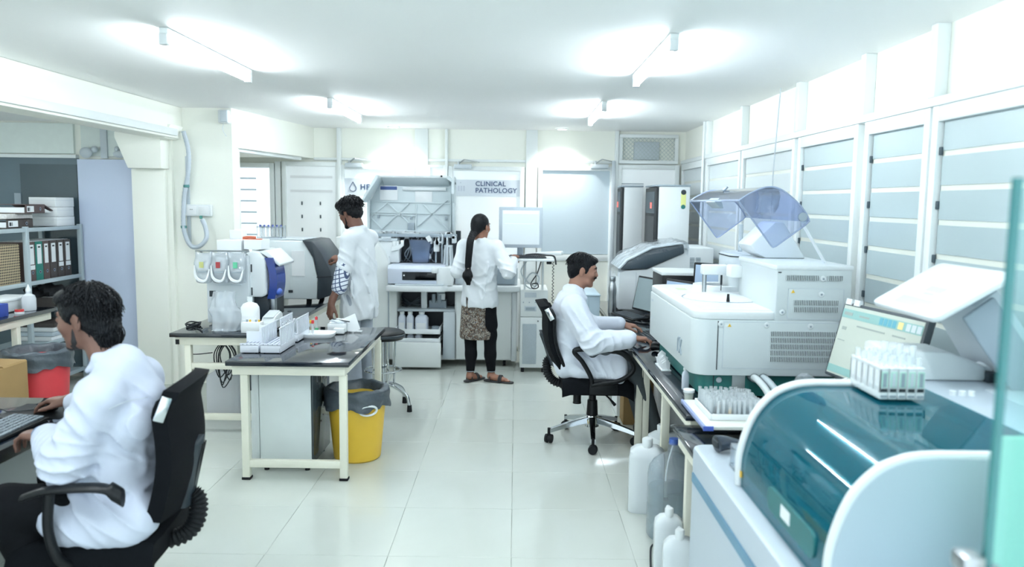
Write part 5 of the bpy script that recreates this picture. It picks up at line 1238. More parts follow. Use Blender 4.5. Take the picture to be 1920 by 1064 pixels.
def rc(a, b, ra, rb=None, k=.025, M=None, op='u', sq=(1, 1, 1)): return dict(t='rc', a=a, b=b, ra=ra, rb=ra if rb is None else rb, k=k, M=M, op=op, sq=sq)
def el(c, r, k=.025, M=None, op='u', Q=None): return dict(t='el', c=c, r=r, k=k, M=M, op=op, Q=Q)
def bxp(c, r, k=.01, M=None, op='u', rd=.005): return dict(t='bx', c=c, r=r, k=k, M=M, op=op, rd=rd)
def bounds(prims):
    L, H = [], []
    for p in prims:
        if p['op'] == 's': continue
        if p['t'] == 'rc': a, b = np.array(p['a'], float), np.array(p['b'], float); r = max(p['ra'], p['rb']); lo, hi = np.minimum(a, b) - r, np.maximum(a, b) + r
        else: c, r = np.array(p['c'], float), np.array(p['r'], float); r = np.full(3, r.max()) if p.get('Q') is not None else r; lo, hi = c - r, c + r
        if p.get('M') is not None:
            cs = np.array([tuple(p['M'] @ Vector((x, y, z))) for x in (lo[0], hi[0]) for y in (lo[1], hi[1]) for z in (lo[2], hi[2])]); lo, hi = cs.min(0), cs.max(0)
        L.append(lo); H.append(hi)
    return np.min(L, 0) - .03, np.max(H, 0) + .03
def sculpt(p, name, prims, m, h, fn=None, label=None, relax=1):
    lo, hi = bounds(prims); f = Field(lo, hi, h)
    for q in prims: f.put(q)
    if fn: f.disp(fn)
    V, F = f.mesh(); return np_part(p, name, V, F, m, label, relax)
def frame_(loc, xd, zd=(0, 0, 1)):
    x = Vector(xd).normalized(); z = Vector(zd); y = z.cross(x).normalized(); z = x.cross(y)
    return Matrix(((x.x, y.x, z.x, loc[0]), (x.y, y.y, z.y, loc[1]), (x.z, y.z, z.z, loc[2]), (0, 0, 0, 1)))
def hand(M, side, curl=(25, 30, 20), spread=6, thumb=30, s=1.0):
    """x along the fingers, z out of the back of the hand, thumb towards side*y"""
    o = []; ys = [.027, .009, -.009, -.026]; L = [(.043, .026, .021), (.047, .030, .022), (.043, .028, .021), (.034, .020, .018)]; rr = [.0088, .009, .0086, .0076]
    for i in range(4):
        y0 = ys[i] * side * s; kx = (.086, .09, .086, .078)[i] * s
        o.append(rc((.0, y0 * .62, 0), (kx, y0, .002), .0135 * s, .0105 * s, .014, M))
        a = R(spread * (1.5 - i)) * side; p = Vector((kx, y0, .002)); ang = R(8)
        for j in range(3):
            ang += R(curl[j] * (1 + .08 * i)); d = Vector((math.cos(ang) * math.cos(a), math.cos(ang) * math.sin(a), -math.sin(ang))); q = p + d * L[i][j] * s
            o.append(rc(p, q, (rr[i] - .0007 * j) * s, (rr[i] - .0007 * (j + 1)) * s, .005, M)); p = q
    o.append(el((.045 * s, 0, -.004), (.05 * s, .036 * s, .014 * s), .012, M))
    p = Vector((.018, .024 * side, -.008)) * s; t0 = R(thumb); d = Vector((math.cos(t0), math.sin(t0) * side, -.28)).normalized(); q = p + d * .042 * s
    o.append(rc(p, q, .0145 * s, .0115 * s, .012, M)); d2 = Vector((math.cos(t0 * .7), math.sin(t0 * .7) * side, -.3)).normalized(); r_ = q + d2 * .032 * s
    o.append(rc(q, r_, .0108 * s, .0095 * s, .006, M)); o.append(rc(r_, r_ + Vector((math.cos(t0 * .4), math.sin(t0 * .4) * side, -.25)).normalized() * .024 * s, .0095 * s, .0078 * s, .006, M))
    o.append(rc((-.05 * s, 0, 0), (.012 * s, 0, 0), .026 * s, .022 * s, .02, M, sq=(1, 1, .82)))
    return o
def head(M, s=1.0, slim=0):
    w_ = 1 - slim
    S_ = M @ Matrix.Scale(s, 4) if s != 1 else M
    o = [el((-.014, 0, .034), (.094, .074 * w_, .084), .02, M), el((.03, 0, -.012), (.062, .060 * w_, .082), .03, M), el((.038, 0, -.074), (.045, .042 * w_, .036), .03, M),
         el((.072, 0, -.098), (.017, .02, .014), .02, M), rc((.086, 0, .022), (.103, 0, -.018), .0075, .0105, .012, M), el((.098, 0, -.022), (.012, .0165, .0095), .01, M),
         el((.080, 0, .030), (.014, .048, .010), .014, M), el((.095, .033, .012), (.014, .016, .010), .012, M, 's'), el((.095, -.033, .012), (.014, .016, .010), .012, M, 's'),
         el((.083, .03, .009), (.0125, .0135, .0095), .006, M), el((.083, -.03, .009), (.0125, .0135, .0095), .006, M),
         el((.090, 0, -.047), (.010, .022, .0055), .006, M), el((.088, 0, -.057), (.010, .020, .006), .006, M), el((.1, 0, -.0515), (.008, .022, .0012), .003, M, 's'),
         el((.062, .04, -.022), (.022, .018, .02), .02, M), el((.062, -.04, -.022), (.022, .018, .02), .02, M)]
    for sd in (1, -1):
        Q = Matrix.Rotation(R(12), 4, 'Y') @ Matrix.Rotation(R(-22 * sd), 4, 'Z')
        o += [el((-.008, .074 * sd * w_, -.002), (.019, .008, .032), .006, M, Q=Q), el((.000, .083 * sd * w_, .0), (.009, .006, .018), .006, M, 's', Q=Q), el((-.004, .073 * sd * w_, -.03), (.009, .006, .01), .006, M)]
    return o
def neck(M, base, r=.054): return [rc(tuple(M @ Vector((-.025, 0, -.05))), base, r, r + .008, .03)]
def skin(name, rgb):
    m = mat(name, rgb, .5, var=.09, vscale=30, bump=.03, bscale=300); return m
SK_A = skin('skin_warm_brown', (116, 84, 72)); SK_B = skin('skin_light_brown', (150, 110, 92)); SK_C = skin('skin_deep_brown', (112, 76, 62)); SK_D = skin('skin_tan', (142, 98, 78))
def hairmat(name, rgb):
    m = mat(name, rgb, .5, var=.4, vscale=60, spec=.22)
    n, L, p = tree(m); w_ = n.new('ShaderNodeTexWave'); w_.inputs['Scale'].default_value = 45; w_.inputs['Distortion'].default_value = 6; w_.inputs['Detail'].default_value = 3
    tc = n.new('ShaderNodeTexCoord'); L.new(tc.outputs['Object'], w_.inputs['Vector']); b = n.new('ShaderNodeBump'); b.inputs['Strength'].default_value = .5; b.inputs['Distance'].default_value = .006
    L.new(w_.outputs['Fac'], b.inputs['Height']); L.new(b.outputs[0], p.inputs['Normal']); return m
HAIR = hairmat('black_hair', (11, 14, 19))
COAT = mat('white_lab_coat_cotton', (212, 219, 230), .8, var=.012, vscale=8, bump=.10, bscale=16, sheen=.1)
COATA = mat('pale_blue_white_lab_coat', (196, 204, 220), .8, var=.012, vscale=8, bump=.12, bscale=16)
COAT2 = mat('off_white_lab_coat', (220, 226, 231), .8, var=.012, vscale=8, bump=.10, bscale=18)
PANTS = mat('black_trousers', (9, 12, 17), .85, spec=.2, var=.2, vscale=40, bump=.15, bscale=60)
GREYP = mat('grey_trousers', (168, 178, 190), .85, var=.1, vscale=20, bump=.15, bscale=50)
OLIVEP = mat('dark_grey_trousers', (72, 80, 84), .85, var=.1, vscale=20, bump=.15, bscale=50)
SHOE = mat('black_leather_shoe', (20, 22, 25), .4, var=.1)
EYEW = mat('eye_white', (220, 220, 216), .3); IRIS = mat('dark_iris', (30, 20, 16), .2)
def eyes(p, M):
    for sd in (1, -1):
        b = MB().ball((0, 0, 0), .0098, 14, 10, M @ at(.0845, .03 * sd, .009)); e = part(p, 'eye', b, EYEW)
        part(e, 'iris', MB().ball((0, 0, 0), (.003, .0055, .0055), 10, 8, M @ at(.0928, .03 * sd, .009)), IRIS)
        br = spline([(.092, .014 * sd, .031), (.090, .03 * sd, .036), (.078, .05 * sd, .030)], 5)
        part(p, 'eyebrow', MB().tube([M @ q for q in br], [.0035, .004, .004, .0042, .0045, .0045, .0042, .0038, .0032, .0028, .002], 6), HAIR)
def strands(p, M, n, seed, c=(-.016, 0, .035), r=(.103, .086, .097), ph0=8, ph1=95, front_cut=60, curl=.004, rad=.0022, crown=-8, drop=0, name='hair_strands', side=78):
    rnd = random.Random(seed); mb = MB(); T = M @ Matrix.Rotation(R(crown), 4, 'Y')
    for _ in range(n):
        th = rnd.uniform(-math.pi, math.pi); fr = abs(th) < R(front_cut); e = rnd.uniform(.8, 1.05) * (R(48) if fr else R(min(side, ph1)) if abs(th) < R(112) else R(ph1)); a0 = R(rnd.uniform(ph0, ph0 + 35)); w1, w2 = rnd.uniform(0, 6), rnd.uniform(0, 6); tw = rnd.uniform(-.35, .35); off = rnd.uniform(-.003, .006); pts = []; K = 11
        for i in range(K):
            t = i / (K - 1); ph = a0 + (e - a0) * t; q = th + tw * t + .1 * math.sin(w1 + 5 * t); k = 1 + (off + curl * math.sin(w2 + 8 * t) + (.010 * max(0, t - .8) / .2 * rnd.uniform(0, 1))) / .09
            v = Vector((c[0] + r[0] * k * math.sin(ph) * math.cos(q), c[1] + r[1] * k * math.sin(ph) * math.sin(q), c[2] + r[2] * k * math.cos(ph) - drop * max(0, t - .6)))
            pts.append(T @ v)
        mb.tube(pts, [rad * (.5 + .9 * math.sin(math.pi * min(.95, .15 + .8 * i / (K - 1)))) for i in range(K)], 4)
    return part(p, name, mb, HAIR, kind='stuff', fix=False, angle=80)
def folds(specs, k=.02):
    """soft cloth ridges: (a, b, radius)"""
    return [rc(a, b, r, r * .6, k) for a, b, r in specs]
def wrinkle(amp, seed, sc=1.0):
    r_ = np.random.RandomState(seed); W_ = [(r_.uniform(-9, 9, 3) * sc, r_.uniform(0, 6), r_.uniform(-5, 5, 3) * sc, r_.uniform(0, 6)) for _ in range(6)]
    def f(X, Y, Z):
        t = 0
        for a, p, b, q in W_:
            w_ = np.sin(b[0] * X + b[1] * Y + b[2] * Z + q)
            t = t + (1 - np.abs(np.sin(a[0] * X + a[1] * Y + a[2] * Z + p + 1.6 * w_))) ** 3 * (.5 + .5 * w_)
        return -amp * (t / 6 - .15)
    return f
def creases(sets, base=None):
    """bundles of cloth folds: (centre, direction across the folds, spread, folds per metre, depth)"""
    def f(X, Y, Z):
        t = base(X, Y, Z) if base else 0
        for c, n_, rad, fr, amp in sets:
            n_ = np.array(n_, float); n_ /= np.linalg.norm(n_); x, y, z = X - c[0], Y - c[1], Z - c[2]
            g = np.exp(-(x * x + y * y + z * z) / (rad * rad)); u = x * n_[0] + y * n_[1] + z * n_[2]
            w_ = .35 * np.sin(11 * x - 9 * y + 7 * z + fr) + .25 * np.sin(23 * (x + z) + 17 * y)
            t = t - amp * g * ((1 - np.abs(np.sin(math.pi * fr * u + w_ * 2.2))) ** 1.6 - .32)
        return t
    return f
# ------------------------------------------------------------------ man at the left desk
P1 = thing('person', 'man in white lab coat typing at the front left desk', 'person', (-1.45, 2.85, 0))
Mh = frame_((-1.605, 2.86, 1.268), (-1, .04, -.14))
hipL, hipR, kneL, kneR = (-1.47, 2.75, .575), (-1.47, 2.95, .575), (-1.82, 2.68, .60), (-1.82, 3.02, .60)
shL, shR, elL, elR, wrL, wrR = (-1.47, 2.68, 1.01), (-1.48, 3.02, 1.01), (-1.57, 2.63, .79), (-1.74, 3.16, .86), (-1.80, 2.885, .805), (-1.985, 3.375, .815)
HL = frame_(wrL, (-.95, .25, -.02)); HR = frame_(wrR, (-.95, .22, -.05))
body = head(Mh) + neck(Mh, (-1.50, 2.85, 1.06)) + [el((-1.47, 2.85, .90), (.11, .16, .2), .04), el((-1.47, 2.85, .64), (.10, .15, .15), .05), rc(shL, shR, .055, .055, .04), rc(shL, elL, .05, .042), rc(elL, wrL, .04, .026), rc(shR, elR, .05, .042), rc(elR, wrR, .04, .026),
        rc(hipL, kneL, .085, .06), rc(hipR, kneR, .085, .06), rc(kneL, (-1.62, 2.68, .12), .055, .036), rc(kneR, (-1.66, 3.02, .12), .055, .036), rc((-1.62, 2.68, .07), (-1.78, 2.68, .04), .04, .035), rc((-1.66, 3.02, .07), (-1.82, 3.02, .04), .04, .035)]
body += hand(HL, -1, (22, 34, 22)) + hand(HR, 1, (14, 22, 16))
sculpt(P1, 'body', body, SK_A, .0045, relax=1)
eyes(P1, Mh)
ct = [el((-1.475, 2.855, .88), (.135, .20, .20), .05), el((-1.475, 2.85, .70), (.140, .205, .20), .06), el((-1.46, 2.85, .58), (.16, .215, .085), .05), rc(shL, shR, .072, .072, .05),
      rc((-1.385, 2.75, .90), (-1.385, 2.95, .90), .075, .075, .06), rc((-1.47, 2.85, 1.09), (-1.475, 2.72, 1.03), .07, .068, .04), rc((-1.47, 2.85, 1.09), (-1.48, 2.98, 1.03), .07, .068, .04), rc((-1.41, 2.85, .98), (-1.47, 2.85, 1.08), .085, .07, .05),
      rc(shL, elL, .080, .082, .03), rc(elL, (-1.765, 2.86, .80), .086, .060, .025), rc(shR, elR, .078, .072, .03), rc(elR, (-1.93, 3.33, .815), .07, .052, .03),
      rc((-1.37, 2.70, .56), (-1.62, 2.67, .565), .085, .08, .05), rc((-1.37, 3.0, .56), (-1.6, 3.02, .565), .085, .08, .05), rc((-1.39, 2.66, .52), (-1.56, 2.64, .53), .05, .05, .05)]
ct += folds([((-1.56, 2.66, .66), (-1.42, 2.645, .56), .012), ((-1.36, 2.74, .95), (-1.36, 2.76, .72), .010)], .03)
ct += [rc(tuple(Mh @ Vector((-.04, .0, -.12))), (-1.53, 2.85, 1.06), .044, .044, .015, op='s'), rc((-1.775, 2.868, .802), (-1.86, 2.93, .805), .044, .044, .008, op='s')]
ct += [rc((-1.53, 2.79, 1.135), (-1.455, 2.85, 1.145), .016, .018, .014), rc((-1.53, 2.91, 1.135), (-1.455, 2.85, 1.145), .016, .018, .014), rc((-1.53, 2.79, 1.135), (-1.565, 2.785, 1.085), .014, .012, .02), rc((-1.53, 2.91, 1.135), (-1.565, 2.915, 1.085), .014, .012, .02)]
lc = sculpt(P1, 'lab_coat', ct, COATA, .006, creases([((-1.57, 2.60, .80), (-.1, .0, -.95), .10, 22, .020), ((-1.50, 2.60, .93), (.75, .0, .65), .12, 15, .016), ((-1.46, 2.64, .66), (.55, .1, .85), .16, 13, .020), ((-1.40, 2.68, .86), (.9, -.3, .25), .13, 13, .016),
    ((-1.70, 2.74, .80), (.75, -.6, .1), .09, 20, .014), ((-1.38, 2.80, 1.0), (.2, .75, .6), .14, 12, .012), ((-1.55, 2.64, .56), (.8, .0, .6), .12, 14, .016), ((-1.36, 2.9, .72), (0, .3, .95), .16, 12, .014)], wrinkle(.02, 3, 1.6)), relax=1)
part(lc, 'yoke_seam', MB().tube(spline([(-1.40, 2.61, .99), (-1.37, 2.68, 1.0), (-1.345, 2.78, .99), (-1.335, 2.9, .985)], 6), .0015, 4), GREY_PLASTIC)
sculpt(P1, 'shirt_cuff', [rc((-1.755, 2.85, .802), (-1.808, 2.888, .805), .044, .040, .01)], mat('blue_grey_shirt', (122, 140, 170), .8, bump=.2, bscale=60), .005)
sculpt(P1, 'trousers', [rc(hipL, kneL, .105, .085, .04), rc(hipR, kneR, .105, .085, .04), rc(kneL, (-1.62, 2.68, .16), .082, .06, .03), rc(kneR, (-1.66, 3.02, .16), .08, .06, .03), el((-1.46, 2.85, .58), (.11, .16, .08), .05)], PANTS, .01, wrinkle(.015, 5))
for y in (2.68, 3.02):
    dx = 0 if y < 2.8 else -.04
    sculpt(P1, 'shoe', [rc((-1.60 + dx, y, .06), (-1.79 + dx, y, .045), .045, .042, .02), bxp((-1.70 + dx, y, .015), (.13, .04, .012))], SHOE, .007)
h1 = [el((-.018, 0, .040), (.104, .086, .096), .02, Mh), el((-.07, 0, -.03), (.05, .072, .08), .03, Mh), el((-.072, 0, -.09), (.034, .058, .05), .02, Mh), el((.045, 0, .085), (.055, .066, .035), .02, Mh), el((-.045, .060, .0), (.03, .018, .05), .02, Mh), el((-.045, -.060, .0), (.03, .018, .05), .02, Mh), el((.022, .066, .03), (.022, .012, .028), .015, Mh), el((.022, -.066, .03), (.022, .012, .028), .015, Mh),
      el((.105, 0, -.02), (.055, .058, .075), .015, Mh, 's'), el((-.002, .088, -.010), (.025, .026, .034), .008, Mh, 's'), el((-.002, -.088, -.010), (.025, .026, .034), .008, Mh, 's')]
hf = lambda M, amp, f1, f2: (lambda X, Y, Z: amp * (np.sin(f1 * (X * .6 + Z) + 5 * np.sin(30 * Y)) * .6 + np.sin(f2 * (Z - X) + 4 * np.sin(24 * X + 20 * Y)) * .4))
sculpt(P1, 'hair', h1, HAIR, .0045, hf(Mh, .0022, 160, 210))
strands(P1, Mh, 420, 5, ph1=112, r=(.106, .088, .099), curl=.005, rad=.0021, front_cut=50)
strands(P1, Mh @ at(-.03, 0, -.06), 70, 8, c=(-.03, 0, .0), r=(.06, .068, .075), ph0=60, ph1=150, front_cut=95, curl=.006, rad=.0019, name='nape_strands')
BEARD = mat('beard_stubble', (38, 36, 38), .7, var=.4, vscale=200)
sculpt(P1, 'beard', [el((.036, 0, -.074), (.0475, .0455, .039), .015, Mh), el((.071, 0, -.098), (.0205, .0225, .018), .012, Mh), rc((.016, .058, -.012), (.03, .0425, -.075), .0065, .012, .01, Mh), rc((.016, -.058, -.012), (.03, -.0425, -.075), .0065, .012, .01, Mh), el((.10, 0, -.052), (.016, .026, .010), .005, Mh, 's'), el((.09, 0, -.02), (.05, .045, .025), .01, Mh, 's')], BEARD, .004)
# ------------------------------------------------------------------ man at the right bench
P2 = thing('person', 'man with moustache in white lab coat seated at the right bench', 'person', (.42, 5.5, 0))
Mh = frame_((.485, 5.50, 1.243), (1, -.06, -.16))
hipL, hipR, kneL, kneR = (.40, 5.60, .59), (.40, 5.40, .59), (.84, 5.62, .60), (.84, 5.37, .60)
shL, shR, elL, elR, wrL, wrR = (.40, 5.69, 1.0), (.41, 5.31, 1.0), (.56, 5.77, .80), (.54, 5.22, .775), (.80, 5.70, .835), (.80, 5.20, .805)
HL = frame_((.81, 5.70, .825), (.98, -.08, -.10)); HR = frame_((.81, 5.20, .81), (.98, .10, -.06))
body = head(Mh) + neck(Mh, (.425, 5.5, 1.05)) + [el((.39, 5.5, .86), (.12, .165, .2), .04), el((.40, 5.5, .64), (.14, .16, .14), .05), rc(shL, shR, .06, .06, .04), rc(shL, elL, .05, .042), rc(elL, wrL, .04, .026), rc(shR, elR, .05, .042), rc(elR, wrR, .04, .026),
        rc(hipL, kneL, .085, .06), rc(hipR, kneR, .085, .06), rc(kneL, (.96, 5.62, .12), .055, .036), rc(kneR, (1.0, 5.37, .12), .055, .036), rc((.96, 5.62, .07), (1.12, 5.62, .04), .04, .035), rc((1.0, 5.37, .07), (1.16, 5.37, .04), .04, .035)]
body += hand(HL, -1, (16, 26, 18)) + hand(HR, 1, (18, 26, 18))
sculpt(P2, 'body', body, SK_B, .0055)
eyes(P2, Mh)
ct = [el((.395, 5.5, .86), (.150, .21, .22), .05), el((.41, 5.5, .68), (.17, .215, .17), .06), rc(shL, shR, .086, .086, .05), rc((.40, 5.5, 1.0), (.425, 5.5, 1.06), .09, .08, .05), rc(shL, elL, .084, .076, .04), rc(elL, (.78, 5.70, .83), .074, .056, .03), rc(shR, elR, .088, .086, .04), rc(elR, (.775, 5.205, .80), .086, .066, .03),
      rc((.38, 5.38, .57), (.72, 5.34, .585), .095, .09, .05), rc((.38, 5.62, .57), (.72, 5.65, .585), .095, .09, .05), rc((.55, 5.5, .60), (.70, 5.5, .6), .08, .07, .06), rc((.44, 5.30, .54), (.74, 5.28, .53), .035, .04, .04), rc((.72, 5.28, .53), (.74, 5.285, .49), .03, .022, .04)]
ct += folds([((.44, 5.30, .70), (.56, 5.27, .60), .010)], .03)
ct += [rc(tuple(Mh @ Vector((-.04, .0, -.13))), (.44, 5.5, 1.06), .04, .04, .02, op='s')]
ct += [rc((.425, 5.5, 1.05), (.43, 5.5, 1.10), .075, .066, .03), rc(tuple(Mh @ Vector((-.03, .0, -.10))), (.45, 5.5, 1.08), .05, .05, .01, op='s')]
ct += [rc((.42, 5.44, 1.125), (.365, 5.5, 1.12), .02, .02, .02), rc((.42, 5.56, 1.115), (.365, 5.5, 1.105), .02, .02, .02), rc((.42, 5.44, 1.115), (.51, 5.45, 1.05), .02, .012, .02), rc((.42, 5.56, 1.115), (.51, 5.55, 1.05), .02, .012, .02)]
sculpt(P2, 'lab_coat', ct, COAT, .008, creases([((.54, 5.16, .78), (.3, 0, -.9), .10, 18, .020), ((.46, 5.2, .92), (.8, 0, .5), .12, 13, .016), ((.44, 5.27, .66), (.6, 0, .8), .16, 11, .020), ((.66, 5.14, .80), (1, 0, .1), .09, 16, .014), ((.32, 5.36, .85), (.6, .6, .5), .16, 11, .014), ((.62, 5.27, .56), (.9, 0, .3), .13, 12, .014)], wrinkle(.018, 11, 1.6)))
sculpt(P2, 'trousers', [rc(hipL, kneL, .105, .082, .04), rc(hipR, kneR, .105, .082, .04), rc(kneL, (.96, 5.62, .14), .08, .062, .03), rc(kneR, (1.0, 5.37, .14), .08, .062, .03), el((.40, 5.5, .60), (.14, .18, .09), .05)], OLIVEP, .011, wrinkle(.012, 7))
for x, y in ((.96, 5.62), (1.0, 5.37)): sculpt(P2, 'shoe', [rc((x - .02, y, .06), (x + .17, y, .045), .045, .042, .02), bxp((x + .07, y, .015), (.135, .042, .012)), rc((x - .01, y, .08), (x, y, .13), .045, .042, .02)], SHOE, .008)
h2 = [el((-.018, 0, .040), (.099, .080, .090), .02, Mh), el((-.06, 0, -.02), (.046, .064, .058), .03, Mh), el((.045, 0, .083), (.052, .058, .028), .02, Mh), el((.022, .066, .012), (.014, .010, .030), .012, Mh), el((.022, -.066, .012), (.014, .010, .030), .012, Mh), el((.11, 0, -.02), (.055, .06, .082), .012, Mh, 's'), el((-.002, .085, -.012), (.024, .022, .032), .01, Mh, 's'), el((-.002, -.085, -.012), (.024, .022, .032), .01, Mh, 's')]
sculpt(P2, 'hair', h2, HAIR, .005, hf(Mh, .0012, 190, 240))
strands(P2, Mh, 160, 15, ph1=88, r=(.100, .082, .091), curl=.0015, rad=.0018, front_cut=55)
sculpt(P2, 'moustache', [rc((.1, .002, -.037), (.090, .024, -.046), .0075, .005, .006, Mh), rc((.1, -.002, -.037), (.090, -.024, -.046), .0075, .005, .006, Mh)], HAIR, .003)
# ------------------------------------------------------------------ man standing at the left bench
P3 = thing('person', 'standing man in white lab coat with rolled checked sleeves', 'person', (-1.33, 6.62, 0))
fw = Vector((-.93, .37, 0)).normalized(); B = frame_((-1.34, 6.62, 0), fw)
Lc = lambda x, y, z: tuple(B @ Vector((x, y, z)))
Mh = frame_(Lc(.085, .0, 1.612), (-.86, .42, -.36))
shL, shR = Lc(-.01, .165, 1.395), Lc(-.01, -.165, 1.395)
elL, wrL = (-1.43, 6.39, 1.11), (-1.515, 6.33, .86); elR, wrR = (-1.37, 6.98, 1.2), (-1.585, 7.06, 1.185)
HL = frame_(wrL, (-.12, -.14, -.98), (-.6, -.78, 0)); HR = frame_(wrR, (-.92, .2, .12), (.2, -.5, .8))
hipL, hipR = Lc(0, .095, .92), Lc(0, -.095, .92); kneL, kneR = Lc(.02, .10, .49), Lc(.02, -.10, .49); anL, anR = Lc(-.02, .11, .08), Lc(-.02, -.11, .08)
body = head(Mh) + neck(Mh, Lc(-.005, 0, 1.44)) + [el((0, 0, 1.22), (.10, .155, .24), .04, B), el((0, 0, .96), (.09, .12, .13), .05, B), rc(shL, shR, .055, .055, .04), rc(shL, elL, .048, .04), rc(elL, wrL, .041, .026), rc(shR, elR, .048, .04), rc(elR, wrR, .04, .026), rc(hipL, kneL, .055, .055), rc(hipR, kneR, .055, .055), rc(kneL, anL, .055, .036), rc(kneR, anR, .055, .036), rc(anL, Lc(.13, .12, .035), .04, .032), rc(anR, Lc(.13, -.12, .035), .04, .032)]
body += hand(HL, 1, (20, 30, 22)) + hand(HR, 1, (35, 50, 30))
sculpt(P3, 'body', body, SK_C, .006)
eyes(P3, Mh)
ct = [el((-.01, 0, 1.24), (.12, .165, .22), .05, B), rc((0, 0, 1.10), (0, 0, .76), .145, .165, .06, B, sq=(.95, 1.08, 1)), rc(shL, shR, .062, .062, .05), rc((0, 0, 1.455), (-.01, .13, 1.41), .06, .06, .04, B), rc((0, 0, 1.455), (-.01, -.13, 1.41), .06, .06, .04, B), rc(shL, (-1.42, 6.41, 1.16), .068, .07, .03), rc(shR, elR, .066, .062, .03), rc(elR, (-1.53, 7.04, 1.19), .066, .055, .03)]
ct += folds([(Lc(-.12, .05, 1.3), Lc(-.15, .08, .9), .013), (Lc(-.12, -.08, 1.2), Lc(-.15, -.06, .8), .012), (Lc(-.05, .19, 1.05), Lc(-.04, .18, .8), .013), (Lc(.05, .19, 1.0), Lc(.04, .18, .78), .012)])
ct += [bxp((0, 0, .62), (.4, .4, .085), .004, B, 's'), bxp((-.16, -.0, .72), (.08, .004, .09), .004, B, 's'), rc(tuple(Mh @ Vector((-.03, .0, -.12))), Lc(.01, 0, 1.42), .04, .04, .02, op='s')]
ct += [rc(Lc(.04, .05, 1.475), Lc(-.055, 0, 1.485), .018, .02, .02), rc(Lc(.04, -.05, 1.475), Lc(-.055, 0, 1.485), .018, .02, .02)]
sculpt(P3, 'lab_coat', ct, COAT2, .008, creases([((-1.42, 6.36, 1.25), (.5, .3, .8), .12, 14, .015), ((-1.25, 6.48, 1.0), (.8, .5, .35), .22, 10, .018), ((-1.3, 6.46, .82), (.95, .3, .1), .18, 9, .018), ((-1.26, 6.55, 1.25), (.6, .3, .7), .15, 11, .012)], wrinkle(.016, 21, 1.6)))
CHECK = mat('checked_shirt', (226, 232, 240), .8)
n, L, p = tree(CHECK); tc = n.new('ShaderNodeTexCoord'); mp = n.new('ShaderNodeMapping'); mp.inputs['Rotation'].default_value = (0, R(14), R(30)); L.new(tc.outputs['Object'], mp.inputs[0])
def lines(ax, sc):
    w_ = n.new('ShaderNodeTexWave'); w_.bands_direction = ax; w_.inputs['Scale'].default_value = sc; L.new(mp.outputs[0], w_.inputs['Vector']); r_ = n.new('ShaderNodeMath'); r_.operation = 'GREATER_THAN'; r_.inputs[1].default_value = .86; L.new(w_.outputs['Fac'], r_.inputs[0]); return r_
a_, b_ = lines('Z', 9.5), lines('X', 9.5); mx_ = n.new('ShaderNodeMath'); mx_.operation = 'MAXIMUM'; L.new(a_.outputs[0], mx_.inputs[0]); L.new(b_.outputs[0], mx_.inputs[1])
mc = n.new('ShaderNodeMix'); mc.data_type = 'RGBA'; mc.inputs[6].default_value = (*lin((226, 232, 240)), 1); mc.inputs[7].default_value = (*lin((72, 88, 122)), 1); L.new(mx_.outputs[0], mc.inputs[0]); L.new(mc.outputs[2], p.inputs['Base Color'])
sculpt(P3, 'rolled_sleeve', [rc((-1.425, 6.408, 1.17), (-1.45, 6.372, 1.02), .062, .058, .02), rc((-1.449, 6.374, 1.03), (-1.455, 6.366, 1.0), .066, .064, .01), rc((-1.437, 6.39, 1.10), (-1.44, 6.386, 1.085), .064, .064, .01)], CHECK, .006, wrinkle(.012, 2, 2))
sculpt(P3, 'trousers', [rc(hipL, kneL, .07, .076, .03), rc(hipR, kneR, .07, .076, .03), rc(kneL, Lc(-.02, .11, .10), .078, .07, .03), rc(kneR, Lc(-.02, -.11, .10), .078, .07, .03), el((0, 0, .95), (.09, .13, .12), .05, B)], GREYP, .01, wrinkle(.014, 9))
for s_ in (1, -1): sculpt(P3, 'shoe', [rc(Lc(-.03, .115 * s_, .055), Lc(.14, .125 * s_, .042), .046, .042, .02), bxp((.05, .12 * s_, .012), (.13, .042, .01), M=B)], SHOE, .008)
h3 = [el((-.016, 0, .046), (.106, .090, .098), .02, Mh), el((.055, 0, .09), (.062, .07, .044), .02, Mh), el((-.062, 0, -.02), (.048, .066, .055), .03, Mh), el((.02, .066, .015), (.018, .014, .03), .012, Mh), el((.02, -.066, .015), (.018, .014, .03), .012, Mh), el((.115, 0, -.025), (.055, .062, .082), .012, Mh, 's'), el((0, .086, -.014), (.022, .022, .028), .01, Mh, 's'), el((0, -.086, -.014), (.022, .022, .028), .01, Mh, 's')]
cf = lambda X, Y, Z: .007 * np.sin(85 * X + 3 * np.sin(40 * Z)) * np.sin(80 * Y + 3 * np.sin(50 * X)) * np.sin(78 * Z + 2 * np.sin(60 * Y))
sculpt(P3, 'hair', h3, HAIR, .005, cf)
strands(P3, Mh, 220, 25, ph1=92, r=(.110, .094, .102), curl=.012, rad=.0026, front_cut=55)
sculpt(P3, 'beard', [el((.036, 0, -.076), (.0475, .0455, .039), .015, Mh), el((.072, 0, -.100), (.022, .0235, .020), .012, Mh), rc((.016, .058, -.012), (.03, .0425, -.075), .0065, .012, .01, Mh), rc((.016, -.058, -.012), (.03, -.0425, -.075), .0065, .012, .01, Mh), el((.10, 0, -.052), (.016, .026, .008), .005, Mh, 's'), el((.09, 0, -.02), (.05, .045, .022), .01, Mh, 's')], HAIR, .005)
